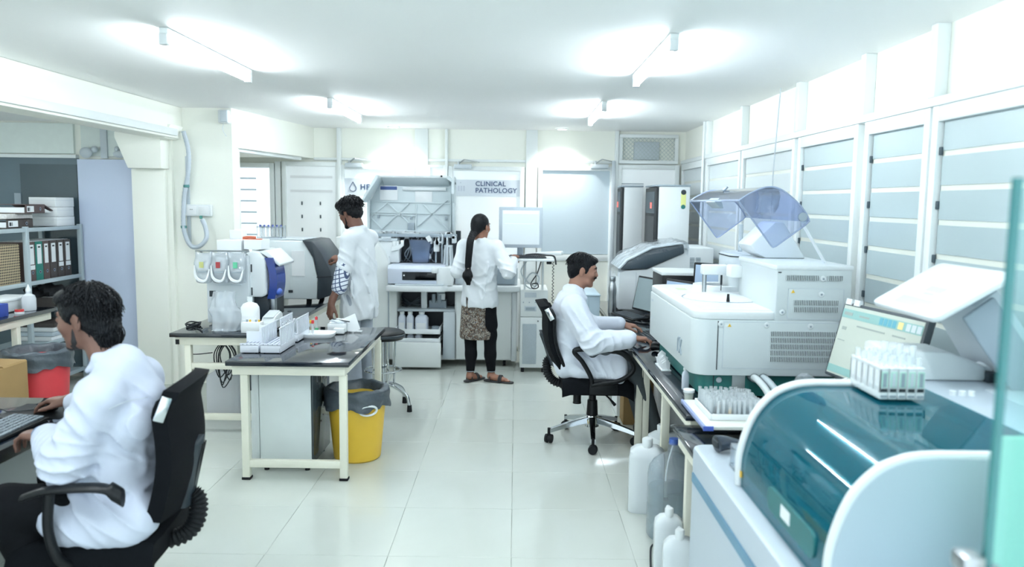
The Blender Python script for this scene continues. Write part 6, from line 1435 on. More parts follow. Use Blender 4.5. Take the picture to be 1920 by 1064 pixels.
# ------------------------------------------------------------------ woman at the large analyzer
P4 = thing('person', 'woman with long braid in white coat at the large analyzer', 'person', (-.33, 7.32, 0))
B = frame_((-.33, 7.34, 0), (.18, .98, 0)); Lc = lambda x, y, z: tuple(B @ Vector((x, y, z)))
Mh = frame_(Lc(.02, 0, 1.485), (.55, .83, -.06))
shL, shR = Lc(0, .155, 1.295), Lc(0, -.155, 1.295); elR, wrR = (-.06, 7.20, 1.075), (-.005, 7.40, 1.20); elL, wrL = (-.545, 7.30, 1.06), (-.42, 7.52, 1.10)
HR = frame_(wrR, (.25, .95, -.05)); HL = frame_(wrL, (.6, .75, .1))
hipL, hipR = Lc(0, .085, .84), Lc(0, -.085, .84); kneL, kneR = Lc(.01, .095, .45), Lc(.01, -.10, .45); anL, anR = (-.415, 7.30, .085), (-.215, 7.30, .085)
body = head(Mh, slim=.06) + neck(Mh, Lc(-.01, 0, 1.31), .044) + [el((0, 0, 1.14), (.09, .135, .2), .04, B), el((0, 0, .88), (.09, .12, .14), .05, B), rc(shL, shR, .045, .045, .04), rc(shL, elL, .042, .036), rc(elL, wrL, .035, .022), rc(shR, elR, .042, .036), rc(elR, wrR, .035, .022), rc(hipL, kneL, .055, .05), rc(hipR, kneR, .055, .05), rc(kneL, anL, .05, .032), rc(kneR, anR, .05, .032)]
body += [rc((-.42, 7.29, .055), (-.36, 7.36, .03), .036, .028, .02), rc((-.36, 7.36, .03), (-.325, 7.40, .022), .03, .022, .02), rc((-.22, 7.30, .055), (-.13, 7.27, .034), .036, .03, .02), rc((-.13, 7.27, .034), (-.07, 7.25, .024), .032, .022, .02)]
for k in range(5): body.append(rc((-.075 + .006 * (2 - abs(k - 2)), 7.228 + .011 * k, .024), (-.05 + .008 * (2 - abs(k - 1)), 7.222 + .012 * k, .022), .0085, .0075, .004))
body += hand(HR, 1, (18, 28, 18), s=.9) + hand(HL, -1, (18, 28, 18), s=.9)
sculpt(P4, 'body', body, SK_D, .006)
eyes(P4, Mh)
ct = [el((0, 0, 1.15), (.115, .165, .20), .05, B), rc((0, 0, 1.02), (0, 0, .78), .14, .165, .06, B, sq=(.85, 1.12, 1)), rc(shL, shR, .068, .068, .05), rc((0, 0, 1.28), (.005, 0, 1.335), .075, .062, .05, B), rc(shL, elL, .066, .064, .04), rc(elL, (-.44, 7.49, 1.09), .062, .05, .03), rc(shR, elR, .068, .07, .04), rc(elR, (-.02, 7.355, 1.165), .068, .05, .03)]
ct += folds([(Lc(-.1, .10, 1.2), Lc(-.13, .02, .95), .011), (Lc(-.1, -.10, 1.15), Lc(-.13, -.06, .82), .012), (Lc(-.06, -.15, 1.1), Lc(-.1, -.12, .95), .012), ((-.14, 7.19, 1.17), (-.06, 7.14, 1.08), .011)])
ct += [bxp((0, 0, .635), (.4, .4, .085), .004, B, 's'), bxp((-.17, .10, .74), (.09, .004, .075), .004, B, 's'), rc(tuple(Mh @ Vector((-.03, .0, -.12))), Lc(.01, 0, 1.30), .034, .034, .02, op='s')]
ct += [rc(Lc(.03, .045, 1.345), Lc(-.05, 0, 1.355), .016, .018, .02), rc(Lc(.03, -.045, 1.345), Lc(-.05, 0, 1.355), .016, .018, .02)]
sculpt(P4, 'lab_coat', ct, COAT2, .008, creases([((-.06, 7.16, 1.08), (.3, 0, .95), .10, 16, .016), ((-.36, 7.2, .95), (.7, .1, .7), .16, 10, .015), ((-.22, 7.2, 1.02), (.6, .1, -.75), .14, 11, .016), ((-.3, 7.2, .8), (1, .1, .1), .18, 9, .016), ((-.5, 7.24, 1.1), (.3, 0, .9), .10, 14, .014)], wrinkle(.014, 31, 1.6)))
KUR = mat('patterned_kurta', (92, 86, 80), .8)
n, L, p = tree(KUR); tc = n.new('ShaderNodeTexCoord'); v1 = n.new('ShaderNodeTexVoronoi'); v1.inputs['Scale'].default_value = 34; nz = n.new('ShaderNodeTexNoise'); nz.inputs['Scale'].default_value = 26; nz.inputs['Detail'].default_value = 6; nz.inputs['Distortion'].default_value = 2.5
L.new(tc.outputs['Object'], v1.inputs['Vector']); L.new(tc.outputs['Object'], nz.inputs['Vector'])
cr = n.new('ShaderNodeValToRGB'); cr.color_ramp.interpolation = 'CONSTANT'; E_ = cr.color_ramp.elements; E_[0].color = (*lin((34, 38, 42)), 1); E_[1].position = .56; E_[1].color = (*lin((160, 156, 146)), 1)
for pos, col in ((.40, (110, 86, 66)), (.47, (62, 72, 80)), (.52, (134, 122, 104)), (.64, (74, 84, 94)), (.70, (128, 66, 58))): e = E_.new(pos); e.color = (*lin(col), 1)
L.new(nz.outputs['Fac'], cr.inputs[0]); L.new(cr.outputs[0], p.inputs['Base Color'])
sculpt(P4, 'kurta', [rc((0, .03, .80), (0, .03, .46), .13, .15, .03, B, sq=(.8, 1.12, 1)), bxp((0, 0, .32), (.4, .4, .085), .004, B, 's'), bxp((0, -.325, .6), (.4, .16, .4), .004, B, 's')], KUR, .009, wrinkle(.008, 4))
sculpt(P4, 'kurta_side_panel', [rc((0, -.02, .76), (0, -.03, .55), .115, .13, .03, B, sq=(.72, 1.12, 1)), bxp((0, 0, .37), (.4, .4, .085), .004, B, 's')], PANTS, .009)
sculpt(P4, 'leggings', [rc(hipL, kneL, .075, .064, .03), rc(hipR, kneR, .075, .064, .03), rc(kneL, (-.41, 7.305, .25), .062, .056, .03), rc((-.41, 7.305, .27), (-.415, 7.30, .12), .056, .042, .02), rc(kneR, (-.225, 7.305, .25), .062, .056, .03), rc((-.225, 7.305, .27), (-.217, 7.30, .12), .056, .042, .02)], PANTS, .009)
sole = mat('dark_sandal_leather', (40, 40, 42), .55)
for nm, pts, st_ in (('left', [(-.445, 7.265), (-.31, 7.42)], [(-.39, 7.325)]), ('right', [(-.255, 7.31), (-.03, 7.235)], [(-.12, 7.265)])):
    (xa, ya), (xb, yb) = pts
    sd = sculpt(P4, 'sandal', [rc((xa, ya, .012), ((xa + xb) / 2, (ya + yb) / 2, .01), .036, .038, .01, sq=(1, 1, .32)), rc(((xa + xb) / 2, (ya + yb) / 2, .01), (xb, yb, .009), .038, .036, .01, sq=(1, 1, .32))], sole, .005)
    dx, dy = xb - xa, yb - ya; l_ = math.hypot(dx, dy); nx_, ny_ = -dy / l_, dx / l_
    for f, w_ in ((.55, .011), (.62, .011), (.16, .006)):
        cx, cy = xa + dx * f, ya + dy * f; hgt = .075 if f < .3 else .066
        part(sd, 'strap', MB().tube(spline([(cx + nx_ * .038, cy + ny_ * .038, .012), (cx + nx_ * .034, cy + ny_ * .034, hgt * .7), (cx, cy, hgt), (cx - nx_ * .034, cy - ny_ * .034, hgt * .7), (cx - nx_ * .038, cy - ny_ * .038, .012)], 5), w_, 6), sole)
part(P4, 'anklet', MB().tube([(-.217 + .046 * math.cos(R(15 * k)), 7.30 + .046 * math.sin(R(15 * k)), .105) for k in range(24)], .003, 6, closed=True), STEEL)
part(P4, 'anklet', MB().tube([(-.415 + .046 * math.cos(R(15 * k)), 7.30 + .046 * math.sin(R(15 * k)), .105) for k in range(24)], .003, 6, closed=True), STEEL)
h4 = [el((-.020, 0, .036), (.099, .078, .089), .02, Mh), el((-.07, 0, -.01), (.045, .058, .06), .03, Mh), el((-.095, 0, -.05), (.03, .034, .05), .03, Mh), el((.112, 0, -.02), (.062, .066, .088), .012, Mh, 's'), el((.004, .085, -.014), (.024, .022, .030), .01, Mh, 's'), el((.004, -.085, -.014), (.024, .022, .030), .01, Mh, 's')]
sculpt(P4, 'hair', h4, HAIR, .005, hf(Mh, .0010, 220, 260))
br = []; top = Mh @ Vector((-.108, 0, -.06)); path = spline([tuple(top), (-.415, 7.19, 1.36), (-.425, 7.17, 1.26), (-.432, 7.165, 1.17), (-.435, 7.165, 1.10)], 9)
for i in range(0, len(path) - 2):
    c = path[i]; t = i / len(path); w_ = .026 - .008 * t; sg = 1 if i % 2 else -1
    br.append(el((c.x + sg * w_ * .55, c.y - .004, c.z), (.021 - .004 * t, .019, .028), .006, Q=Matrix.Rotation(R(28 * sg), 4, 'Y')))
sculpt(P4, 'braid', br, HAIR, .0045)
part(P4, 'hair_tie', MB().tube([(-.435 + .02 * math.cos(R(20 * k)), 7.165 + .018 * math.sin(R(20 * k)), 1.105) for k in range(18)], .006, 6, closed=True), mat('pale_hair_tie', (170, 160, 150), .6))
sculpt(P4, 'braid_tail', [rc((-.435, 7.165, 1.10), (-.44, 7.16, 1.03), .028, .046, .02, sq=(1, .8, 1)), rc((-.44, 7.16, 1.03), (-.43, 7.16, .965), .046, .022, .02, sq=(1, .8, 1))], HAIR, .005, lambda X, Y, Z: .004 * np.sin(220 * X + 4 * np.sin(25 * Z)) * np.sin(60 * Y))
part(P4, 'hair_clip', MB().tube(spline([tuple(Mh @ Vector((-.105, .03, .02))), tuple(Mh @ Vector((-.115, 0, .022))), tuple(Mh @ Vector((-.105, -.03, .02)))], 5), .004, 6), CHROME)
part(P4, 'earring', MB().ball(tuple(Mh @ Vector((-.004, -.076, -.042))), .005, 8, 6), RING)
# ================================================================== small things
# ---- fridges in the far right corner
def cooler(label, x0, x1, y0, y1, zt, sticker):
    t = thing('glass_door_fridge', label, 'fridge', ((x0 + x1) / 2, (y0 + y1) / 2, 0))
    part(t, 'cabinet', MB().box(x0 + .03, x1, y0, y1, .06, zt, .008), WHITE_PLASTIC)
    d = part(t, 'door', MB().box(x0, x0 + .03, y0 + .004, y1, .08, zt - .01, .004), mat('fridge_door_black', (24, 30, 34), .5))
    part(d, 'door_glass', MB().box(x0 - .004, x0, y0 + .05, y1 - .05, .2, zt - .3), mat('dark_fridge_glass', (22, 28, 32), .35))
    part(d, 'display_panel', MB().box(x0 - .005, x0, y0 + .06, y1 - .06, zt - .27, zt - .05), mat('fridge_panel', (70, 84, 92), .45))
    part(d, 'status_light', MB().box(x0 - .008, x0 - .004, y0 + .2, y0 + .28, zt - .22, zt - .16), mat('red_status_light', (226, 96, 84), .4, emit=.4))
    part(t, 'top_cap', MB().box(x0 - .005, x1 + .004, y0 - .004, y1, zt, zt + .018, .004), MID_GREY)
    for x in (x0 + .06, x1 - .06):
        for y in (y0 + .06, y1 - .06): part(t, 'foot', MB().cyl((x, y, 0), (x, y, .065), .02, n=10), RUBBER)
    if sticker:
        part(t, 'energy_sticker', MB().box(x1 - .09, x1 - .04, y0 - .003, y0 + .001, zt - .20, zt - .06), mat('energy_yellow', (222, 226, 150), .6))
        part(t, 'sticker_dial', MB().cyl((x1 - .065, y0 - .004, zt - .055), (x1 - .065, y0, zt - .055), .026, n=18), DARK_GREY)
        part(t, 'sticker_seal', MB().cyl((x1 - .065, y0 - .004, zt - .20), (x1 - .065, y0, zt - .20), .022, n=18), TEAL)
cooler('white glass-door fridge with yellow energy sticker', 1.40, 1.74, 7.78, 8.4, 1.895, True)
cooler('white glass-door fridge standing behind, nearer the back doors', 1.145, 1.38, 8.45, 8.78, 1.90, False)
t = thing('low_cabinet', 'low blue-grey cabinet behind the seated man', 'cabinet', (.76, 7.35, 0))
part(t, 'cabinet_body', MB().box(.58, .785, 7.05, 7.62, .04, .87, .005), mat('blue_grey_steel', (170, 190, 202), .45))
part(t, 'cabinet_top', MB().box(.57, .79, 7.04, 7.63, .87, .885, .004), mat('blue_grey_top', (176, 196, 208), .4))
for y in (7.15, 7.5): part(t, 'plinth', MB().box(.6, .77, y - .04, y + .04, 0, .045), DARK_GREY)
part(t, 'door_gap', MB().box(.68, .684, 7.046, 7.051, .08, .85), MID_GREY)
# ---- right bench contents
t = thing('steel_bottle', 'brushed steel water bottle beside the far keyboard', 'bottle', (.87, 6.84, .75))
part(t, 'bottle_body', MB().lathe([(0.001, 0), (.036, 0), (.038, .01), (.037, .09), (.033, .14), (.037, .19), (.036, .225), (.028, .26), (.024, .275), (.024, .285)], (.87, 6.84, .75), 28), STEEL)
part(t, 'cap', MB().lathe([(.026, .285), (.027, .288), (.027, .322), (.024, .326), (0.001, .326)], (.87, 6.84, .75), 24), mat('cap_steel', (150, 158, 162), .35, 1))
keyboard('black keyboard in front of the far right monitor', .985, 6.55, .752, -72, .42, .15, BLACK, DARK_GREY)
monitor('black monitor beside the plastic-covered analyzer', (1.12, 6.55, .80), .46, .30, -68, 12, BLACK, mat('dim_grey_screen', (126, 142, 146), .2, emit=.08), .016, stand_z=.752)
keyboard('black keyboard under the seated man\'s hands', .99, 5.52, .752, -84, .42, .14, BLACK, DARK_GREY)
monitor('black monitor half hidden behind the bench analyzer', (1.16, 5.36, .87), .44, .32, -62, 8, BLACK, mat('blue_grey_screen', (150, 172, 196), .2, emit=.12), .016, stand_z=.752)
monitor('small dark monitor behind the bench analyzer\'s dome', (1.42, 5.38, .98), .40, .33, -40, 4, BLACK, mat('blue_grey_screen', (150, 172, 196), .2, emit=.12), .016, stand_z=.752)
t = thing('printer', 'black printer with white lid behind the bench analyzer', 'printer', (1.27, 5.95, .75))
part(t, 'printer_body', MB().box(1.10, 1.46, 5.74, 6.15, .752, 1.19, .01), BLACK)
part(t, 'printer_lid', MB().box(1.095, 1.465, 5.735, 6.155, 1.19, 1.215, .006), WHITE_PLASTIC)
part(t, 'output_slot', MB().box(1.15, 1.42, 5.736, 5.742, 1.0, 1.06), DARK_GREY)
part(t, 'paper_guide', MB().bar((1.44, 5.76, 1.17), (1.47, 5.62, 1.15), .012).bar((1.46, 5.76, 1.15), (1.49, 5.64, 1.12), .012), WHITE_PLASTIC)
wire('black monitor cable behind the far keyboard', [(1.1, 6.42, .80), (1.06, 6.38, .757), (1.0, 6.3, .757), (1.05, 6.2, .757), (1.15, 6.25, .757)], .005)
solo('paper_sheet', MB().box(1.0, 1.16, 5.16, 5.24, .752, .754, M=at(0, .45, 0)), PAPER, 'white paper beside the seated man\'s keyboard', 'paper')
def scanner(label, x, y, z, rz, s=1.0, m=BLACK):
    t = thing('barcode_scanner', label, 'scanner', (x, y, z), R(rz))
    pr = spline([(-.05, 0, .03), (-.03, 0, .034), (.0, 0, .034), (.04, 0, .026), (.09, 0, .02), (.125, 0, .018)], 5); n = len(pr); vs = []
    for i, p in enumerate(pr):
        u = i / (n - 1); w_ = (.034 * (1 - u) ** .5 + .013) * (1 if i else .7) * s; h = (.021 * (1 - u) + .011) * (1 if i else .7) * s
        for k in range(12): a = 2 * math.pi * k / 12; vs.append((p.x * s, w_ * math.cos(a), max(.0005, p.z * s + h * math.sin(a))))
    fs = [(i * 12 + j, i * 12 + (j + 1) % 12, (i + 1) * 12 + (j + 1) % 12, (i + 1) * 12 + j) for i in range(n - 1) for j in range(12)] + [tuple(range(12)), tuple(range(n * 12 - 12, n * 12))]
    part(t, 'scanner_head', MB().add(vs, fs), m, local=True, angle=60)
    part(t, 'scan_window', MB().box(-.056 * s, -.046 * s, -.024 * s, .024 * s, .018 * s, .045 * s, .003), SLOT, local=True)
    part(t, 'trigger', MB().box(.03 * s, .055 * s, -.006, .006, .034 * s, .040 * s, .002), DARK_GREY, local=True)
    return t
scanner('black barcode scanner lying by the seated man\'s hand', .965, 5.02, .752, -35, 1.05)
scanner('glossy dark barcode scanner on the white ledge of the teal-hooded analyzer', .82, 2.86, .787, 8, 1.0, mat('gloss_slate_plastic', (44, 54, 66), .2))
t = thing('label_holder', 'white serrated card stand on the right bench edge', 'card stand', (.89, 4.5, .75))
for k in range(6):
    y = 4.62 - .035 * k; h = (.055, .09, .07, .075, .06, .055)[k]
    part(t, 'card', MB().prism([(.868, .756), (.912, .756), (.914, .756 + h * .8), (.89, .756 + h), (.866, .756 + h * .7)], 'y', y, y + .006, M=None), PAPER)
part(t, 'stand_base', MB().box(.862, .918, 4.43, 4.64, .751, .757), PAPER)
solo('paper_slip', MB().box(.90, .99, 4.72, 4.86, .751, .753), PAPER, 'white paper slip beneath the card stand on the bench', 'paper')
bottle('slim white bottle at the corner of the teal base', .905, 4.0, .751, .036, .115, BOT, neck=.5, lab=False)
t = thing('sample_cup', 'clear cup with white lid at the bench end', 'cup', (.875, 3.78, .75))
part(t, 'cup_body', MB().lathe([(0.001, 0), (.021, 0), (.025, .04)], (.875, 3.78, .751), 22, cap=False), VIAL, fix=False)
part(t, 'cup_contents', MB().lathe([(0.001, .002), (.019, .002), (.022, .025), (0.001, .025)], (.875, 3.78, .751), 20), mat('pale_yellow_liquid', (206, 214, 180), .3))
part(t, 'cup_lid', MB().lathe([(.0265, .038), (.028, .04), (.028, .052), (.025, .054), (0.001, .054)], (.875, 3.78, .751), 22), PAPER)
t = thing('tray_board', 'white board with blue edge under the clear tube tray', 'board', (1.0, 3.47, .751))
part(t, 'board_top', MB().box(.83, 1.24, 3.24, 3.70, .757, .772, .002), mat('cream_board', (222, 226, 218), .5))
part(t, 'blue_edge', MB().box(.818, .83, 3.24, 3.70, .755, .774, .003), mat('blue_edging', (150, 164, 206), .45))
part(t, 'blue_corner', MB().box(.816, .86, 3.232, 3.24, .755, .774), mat('bright_blue_edging', (78, 104, 190), .45))
part(t, 'board_rubber', MB().box(.9, 1.2, 3.52, 3.66, .7505, .757), RUBBER)
t = thing('tube_tray', 'white tray packed with clear tubes on the board', 'tray', (1.0, 3.5, .772))
part(t, 'tray_floor', MB().box(.872, 1.118, 3.34, 3.62, .773, .778), PAPER)
for a in ((.868, .876, 3.335, 3.625), (1.114, 1.122, 3.335, 3.625), (.876, 1.114, 3.335, 3.343), (.876, 1.114, 3.617, 3.625)): part(t, 'tray_wall', MB().box(a[0], a[1], a[2], a[3], .773, .80, .002), PAPER)
AMB = mat('amber_serum', (222, 178, 84), .4); DRK = mat('dark_blood', (60, 40, 44), .4); PAL = mat('pale_liquid', (212, 222, 226), .4)
g_ = 'clear tubes in the tray on the board'; proto = tube('clear tube in the front row of the white tray, second from the left', .9115, 3.36, .779, .0085, .075, fill=PAL, group=g_)
for i in range(10):
    for j in range(9):
        if (i, j) in ((0, 0), (3, 0), (1, 1), (2, 2), (1, 0)): continue
        c = dup(proto, (.888 + .0235 * i + random.uniform(-.003, .003), 3.36 + .03 * j, .779 + random.uniform(0, .01)), random.uniform(0, 6), '%s clear tube from the left in the %s row of the white tray' % (ORD[i], 'front' if j == 0 else ORD[j]))
tube('tube of amber serum at the front of the white tray', .9605, 3.352, .779, .0085, .075, fill=AMB)
tube('tube with dark contents at the left of the white tray', .913, 3.392, .779, .0085, .085, fill=DRK)
tube('tube of yellow serum behind the amber one in the tray', .935, 3.42, .779, .0085, .085, fill=AMB)
t = thing('tube_cassette', 'small clear tube cassette on the white analyzer ledge', 'cassette', (.795, 2.66, .787))
part(t, 'cassette_frame', MB().box(.78, .815, 2.63, 2.645, .787, .87, .002).box(.78, .815, 2.69, 2.70, .787, .87, .002).box(.78, .815, 2.63, 2.70, .865, .872, .001).box(.78, .815, 2.63, 2.70, .787, .80, .001), CLEARP)
part(t, 'cassette_tube', MB().cyl((.797, 2.667, .80), (.797, 2.667, .86), .009, n=12), PAL)
part(t, 'cassette_code', MB().box(.785, .81, 2.628, 2.630, .795, .806), SLOT)
t = thing('white_tub', 'white round tub behind the dark scanner', 'tub', (.92, 2.88, .787))
part(t, 'tub_body', MB().lathe([(0.001, 0), (.045, 0), (.05, .03), (.048, .034)], (.92, 2.88, .787), 26, cap=False), PAPER, fix=False)
part(t, 'tub_lid', MB().lathe([(.052, .03), (.052, .038), (.03, .046), (0.001, .047)], (.92, 2.88, .787), 26), PAPER)
# plastic bag with paper beside the near monitor
solo('plastic_bag', lump((1.30, 3.30, .86), (.10, .10, .09), .5, 21, 36, 22), CRINKLE, 'crumpled clear plastic bag beside the near monitor', 'bag')
solo('folded_leaflet', MB().prism([(1.33, .95), (1.44, .985), (1.45, .90), (1.40, .86)], 'y', 3.28, 3.285), PAPER, 'white folded leaflet on the crumpled plastic bag', 'leaflet')
solo('bag_box', MB().box(1.2, 1.42, 3.2, 3.44, .716, .81, .004), GREY_PLASTIC, 'grey box under the crumpled plastic bag', 'box')
# ---- vial racks standing on the teal hood
VG = mat('vial_green_label', (176, 214, 200), .5, var=.1)
for k in range(5):
    x = 1.122 + .0275 * k
    t = thing('vial_rack', ['first', 'second', 'middle', 'fourth', 'last'][k] + ' white vial rack from the left on the teal hood', 'vial rack', (x, 2.405, 1.139), 0, 'vial racks on the teal hood')
    fr = MB().box(x - .0125, x + .0125, 2.30, 2.51, 1.139, 1.160, .002).box(x - .0125, x + .0125, 2.30, 2.51, 1.228, 1.236, .002)
    for j in range(6): fr.box(x - .0125, x + .0125, 2.30 + .0412 * j, 2.304 + .0412 * j, 1.16, 1.228)
    fr.box(x - .0125, x - .0105, 2.30, 2.51, 1.16, 1.228) if k == 0 else None
    part(t, 'rack_frame', fr, WHITE_PLASTIC)
    part(t, 'rack_code', MB().box(x - .010, x + .010, 2.2985, 2.3, 1.162, 1.172), SLOT)
    part(t, 'rack_print', MB().box(x - .010, x + .010, 2.2985, 2.3, 1.145, 1.152), MID_GREY)
    part(t, 'rack_window', MB().box(x - .0095, x + .0095, 2.2985, 2.3005, 1.176, 1.224), VG)
    part(t, 'window_vial', MB().box(x - .005, x + .005, 2.297, 2.299, 1.178, 1.22), (MID_GREY, GREY_PLASTIC)[k % 2])
    if k == 0:
        for j in range(5): part(t, 'side_label', MB().box(x - .0138, x - .0125, 2.312 + .0412 * j, 2.332 + .0412 * j, 1.175, 1.222), PAPER)
vp = None
for k in range(5):
    for j in range(5):
        x, y = 1.122 + .0275 * k, 2.322 + .0412 * j
        if vp is None: vp = tube('front vial in the first white rack from the left on the teal hood', x, y, 1.165, .009, .092, fill=PAL, group='vials on the teal hood'); continue
        dup(vp, (x, y, 1.165 + random.uniform(0, .012)), random.uniform(0, 6), '%s vial in the %s white rack from the left on the teal hood' % (('front', 'second', 'third', 'fourth', 'rearmost')[j], ORD[k]))
for q, (x, y) in enumerate(((1.178, 2.41), (1.205, 2.37), (1.232, 2.34))):
    tube('taller clear vial, ' + ('left', 'middle', 'right')[q] + ' of three rising above the vial racks', x, y + .02, 1.17, .0105, .125, fill=PAL)
# ---- canisters on the floor at the right
def jerrycan(label, x, y, w_, d, h, m, rz=0, group='white canisters on the floor', z=0):
    t = thing('jerrycan', label, 'canister', (x, y, z), R(rz), group)
    pr = [(0, .95), (.02, 1), (.74, 1), (.82, .93), (.88, .62), (.9, .3)]; n = 28; vs = []
    for hh, k in pr:
        for j in range(n):
            a = 2 * math.pi * j / n; q = 1 / (abs(math.cos(a)) ** 5 + abs(math.sin(a)) ** 5) ** .2
            vs.append((w_ / 2 * k * q * math.cos(a), d / 2 * k * q * math.sin(a), hh * h))
    fs = [(i * n + j, i * n + (j + 1) % n, (i + 1) * n + (j + 1) % n, (i + 1) * n + j) for i in range(len(pr) - 1) for j in range(n)] + [tuple(range(n)), tuple(range((len(pr) - 1) * n, len(pr) * n))]
    part(t, 'can_body', MB().add(vs, fs), m, local=True)
    part(t, 'can_cap', MB().lathe([(.001, h * .88), (w_ * .19, h * .88), (w_ * .2, h * .985), (w_ * .17, h), (.001, h)], (-w_ * .12, 0, 0), 18), WHITE_PLASTIC, local=True)
    part(t, 'can_handle', MB().tube(spline([(w_ * .40, 0, h * .80), (w_ * .36, 0, h * .93), (w_ * .2, 0, h * .96), (w_ * .06, 0, h * .93)], 5), .013, 8), m, local=True)
    return t
CAN = glass('milky_can_plastic', (226, 234, 238), gloss=.02, rough=.25, milk=.82, milk_rgb=(232, 239, 242))
jerrycan('white jerrycan nearest the walkway under the right bench', .755, 4.22, .15, .2, .42, CAN, 80)
jerrycan('white jerrycan standing behind, between the bench legs', .93, 4.55, .2, .2, .40, CAN, 20)
jerrycan('slim white jerrycan before the carboy', .72, 3.42, .10, .13, .34, CAN, 85)
jerrycan('white jerrycan at the lower frame edge by the cream leg', .71, 3.14, .10, .14, .36, CAN, 80)
jerrycan('white jerrycan behind the cream leg of the short table', .92, 3.2, .16, .18, .34, CAN, 60)
jerrycan('milky jerrycan with red residue under the left bench', -2.28, 6.0, .26, .2, .42, MILKY, 0, None)
solo('jerrycan_liquid', MB().box(-2.395, -2.165, 5.915, 6.085, .012, .05, .01), mat('reddish_residue', (214, 168, 158), .5), 'thin red residue at the bottom of the left jerrycan', 'liquid')
t = thing('carboy', 'large clear ribbed water carboy beneath the right bench', 'carboy', (.83, 3.88, 0))
CB = glass('clear_blue_water_bottle', (232, 240, 244), gloss=.05, rough=.06, milk=.14)
part(t, 'carboy_body', MB().lathe([(0.02, .004), (.118, .0), (.128, .015), (.128, .08), (.122, .09), (.128, .10), (.128, .17), (.122, .18), (.128, .19), (.128, .33), (.122, .37), (.10, .405), (.065, .43), (.034, .445), (.028, .46), (.028, .50)], (.83, 3.88, 0), 36, cap=False), CB, fix=False)
part(t, 'carboy_water', MB().lathe([(0.001, .006), (.116, .006), (.122, .02), (.122, .26), (0.001, .26)], (.83, 3.88, 0), 36), glass('water', (238, 244, 246), gloss=.03, milk=.14, milk_rgb=(214, 226, 232)))
part(t, 'carboy_cap', MB().cyl((.83, 3.88, .49), (.83, 3.88, .52), .024, n=16), mat('blue_carboy_cap', (70, 104, 180), .45))
part(t, 'suction_tube', MB().tube(spline([(.83, 3.88, .50), (.80, 3.86, .40), (.79, 3.86, .3)], 5), .004, 6), WHITE_PLASTIC)
solo('power_lead', MB().tube(spline([(.66, 3.5, .006), (.68, 3.62, .006), (.7, 3.72, .006), (.72, 3.76, .006)], 5), .005, 6), WIRE, 'short dark cord on the floor beside the carboy', 'cord')
for k, (x, y, z, w_, h, lb) in enumerate(((.98, 6.3, 0, .28, .30, 'white carton on the floor under the right bench'), (1.2, 5.75, 0, .22, .4, 'tall white carton deeper under the right bench'))):
    t = thing('floor_carton', lb, 'carton', (x, y, z)); part(t, 'carton_body', MB().box(x - w_ / 2, x + w_ / 2, y - .16, y + .16, z, z + h, .004), PAPER)
    part(t, 'carton_tape', MB().box(x - .02, x + .02, y - .161, y + .161, z + h * .6, z + h + .001), GREY_PLASTIC)
t = thing('cardboard_box', 'small brown carton on the floor beneath the right bench', 'box', (.98, 6.05, 0)); part(t, 'carton', MB().box(.86, 1.1, 5.9, 6.1, 0, .36, .004), CARD); part(t, 'flap', MB().prism([(.86, .36), (.98, .36), (.9, .42)], 'y', 5.9, 6.1), CARD)
# ---- glass pane in the right foreground
PG = glass('pale_aqua_glass', (228, 245, 245), gloss=.05, rough=.02, milk=.06, milk_rgb=(190, 226, 226))
t = thing('glass_partition', 'clear aqua glass partition at the right frame edge', 'glass partition', (1.15, 1.15, 0))
part(t, 'glass_sheet', MB().box(.742, 1.6, 1.145, 1.155, .05, 1.765), PG)
part(t, 'polished_edge', MB().box(.732, .742, 1.1445, 1.1555, .05, 1.765), glass('teal_glass_edge', (96, 170, 172), gloss=.06, milk=.5, milk_rgb=(92, 172, 174)))
part(t, 'floor_channel', MB().box(.72, 1.62, 1.12, 1.18, 0, .055, .004), ALU)
part(t, 'glass_clamp', MB().box(.69, .725, 1.13, 1.17, 1.16, 1.19, .006).box(.70, .76, 1.135, 1.165, 1.155, 1.165), STEEL)
t = thing('green_reflection', 'pale green folder added as a panel behind the glass partition', 'reflection', (1.2, 1.62, .787))  # added panel imitating a pale green reflection in the glass
part(t, 'reflection_front', MB().box(1.03, 1.32, 1.60, 1.604, .787, 1.235, .002, M=at(0, 0, 0)), mat('pale_mint_reflection', (176, 232, 212), .6)); part(t, 'reflection_core', MB().box(1.035, 1.315, 1.605, 1.615, .79, 1.225), PAPER)
part(t, 'reflection_back', MB().box(1.03, 1.32, 1.616, 1.62, .787, 1.235, .002), mat('pale_mint_reflection', (176, 232, 212), .6))
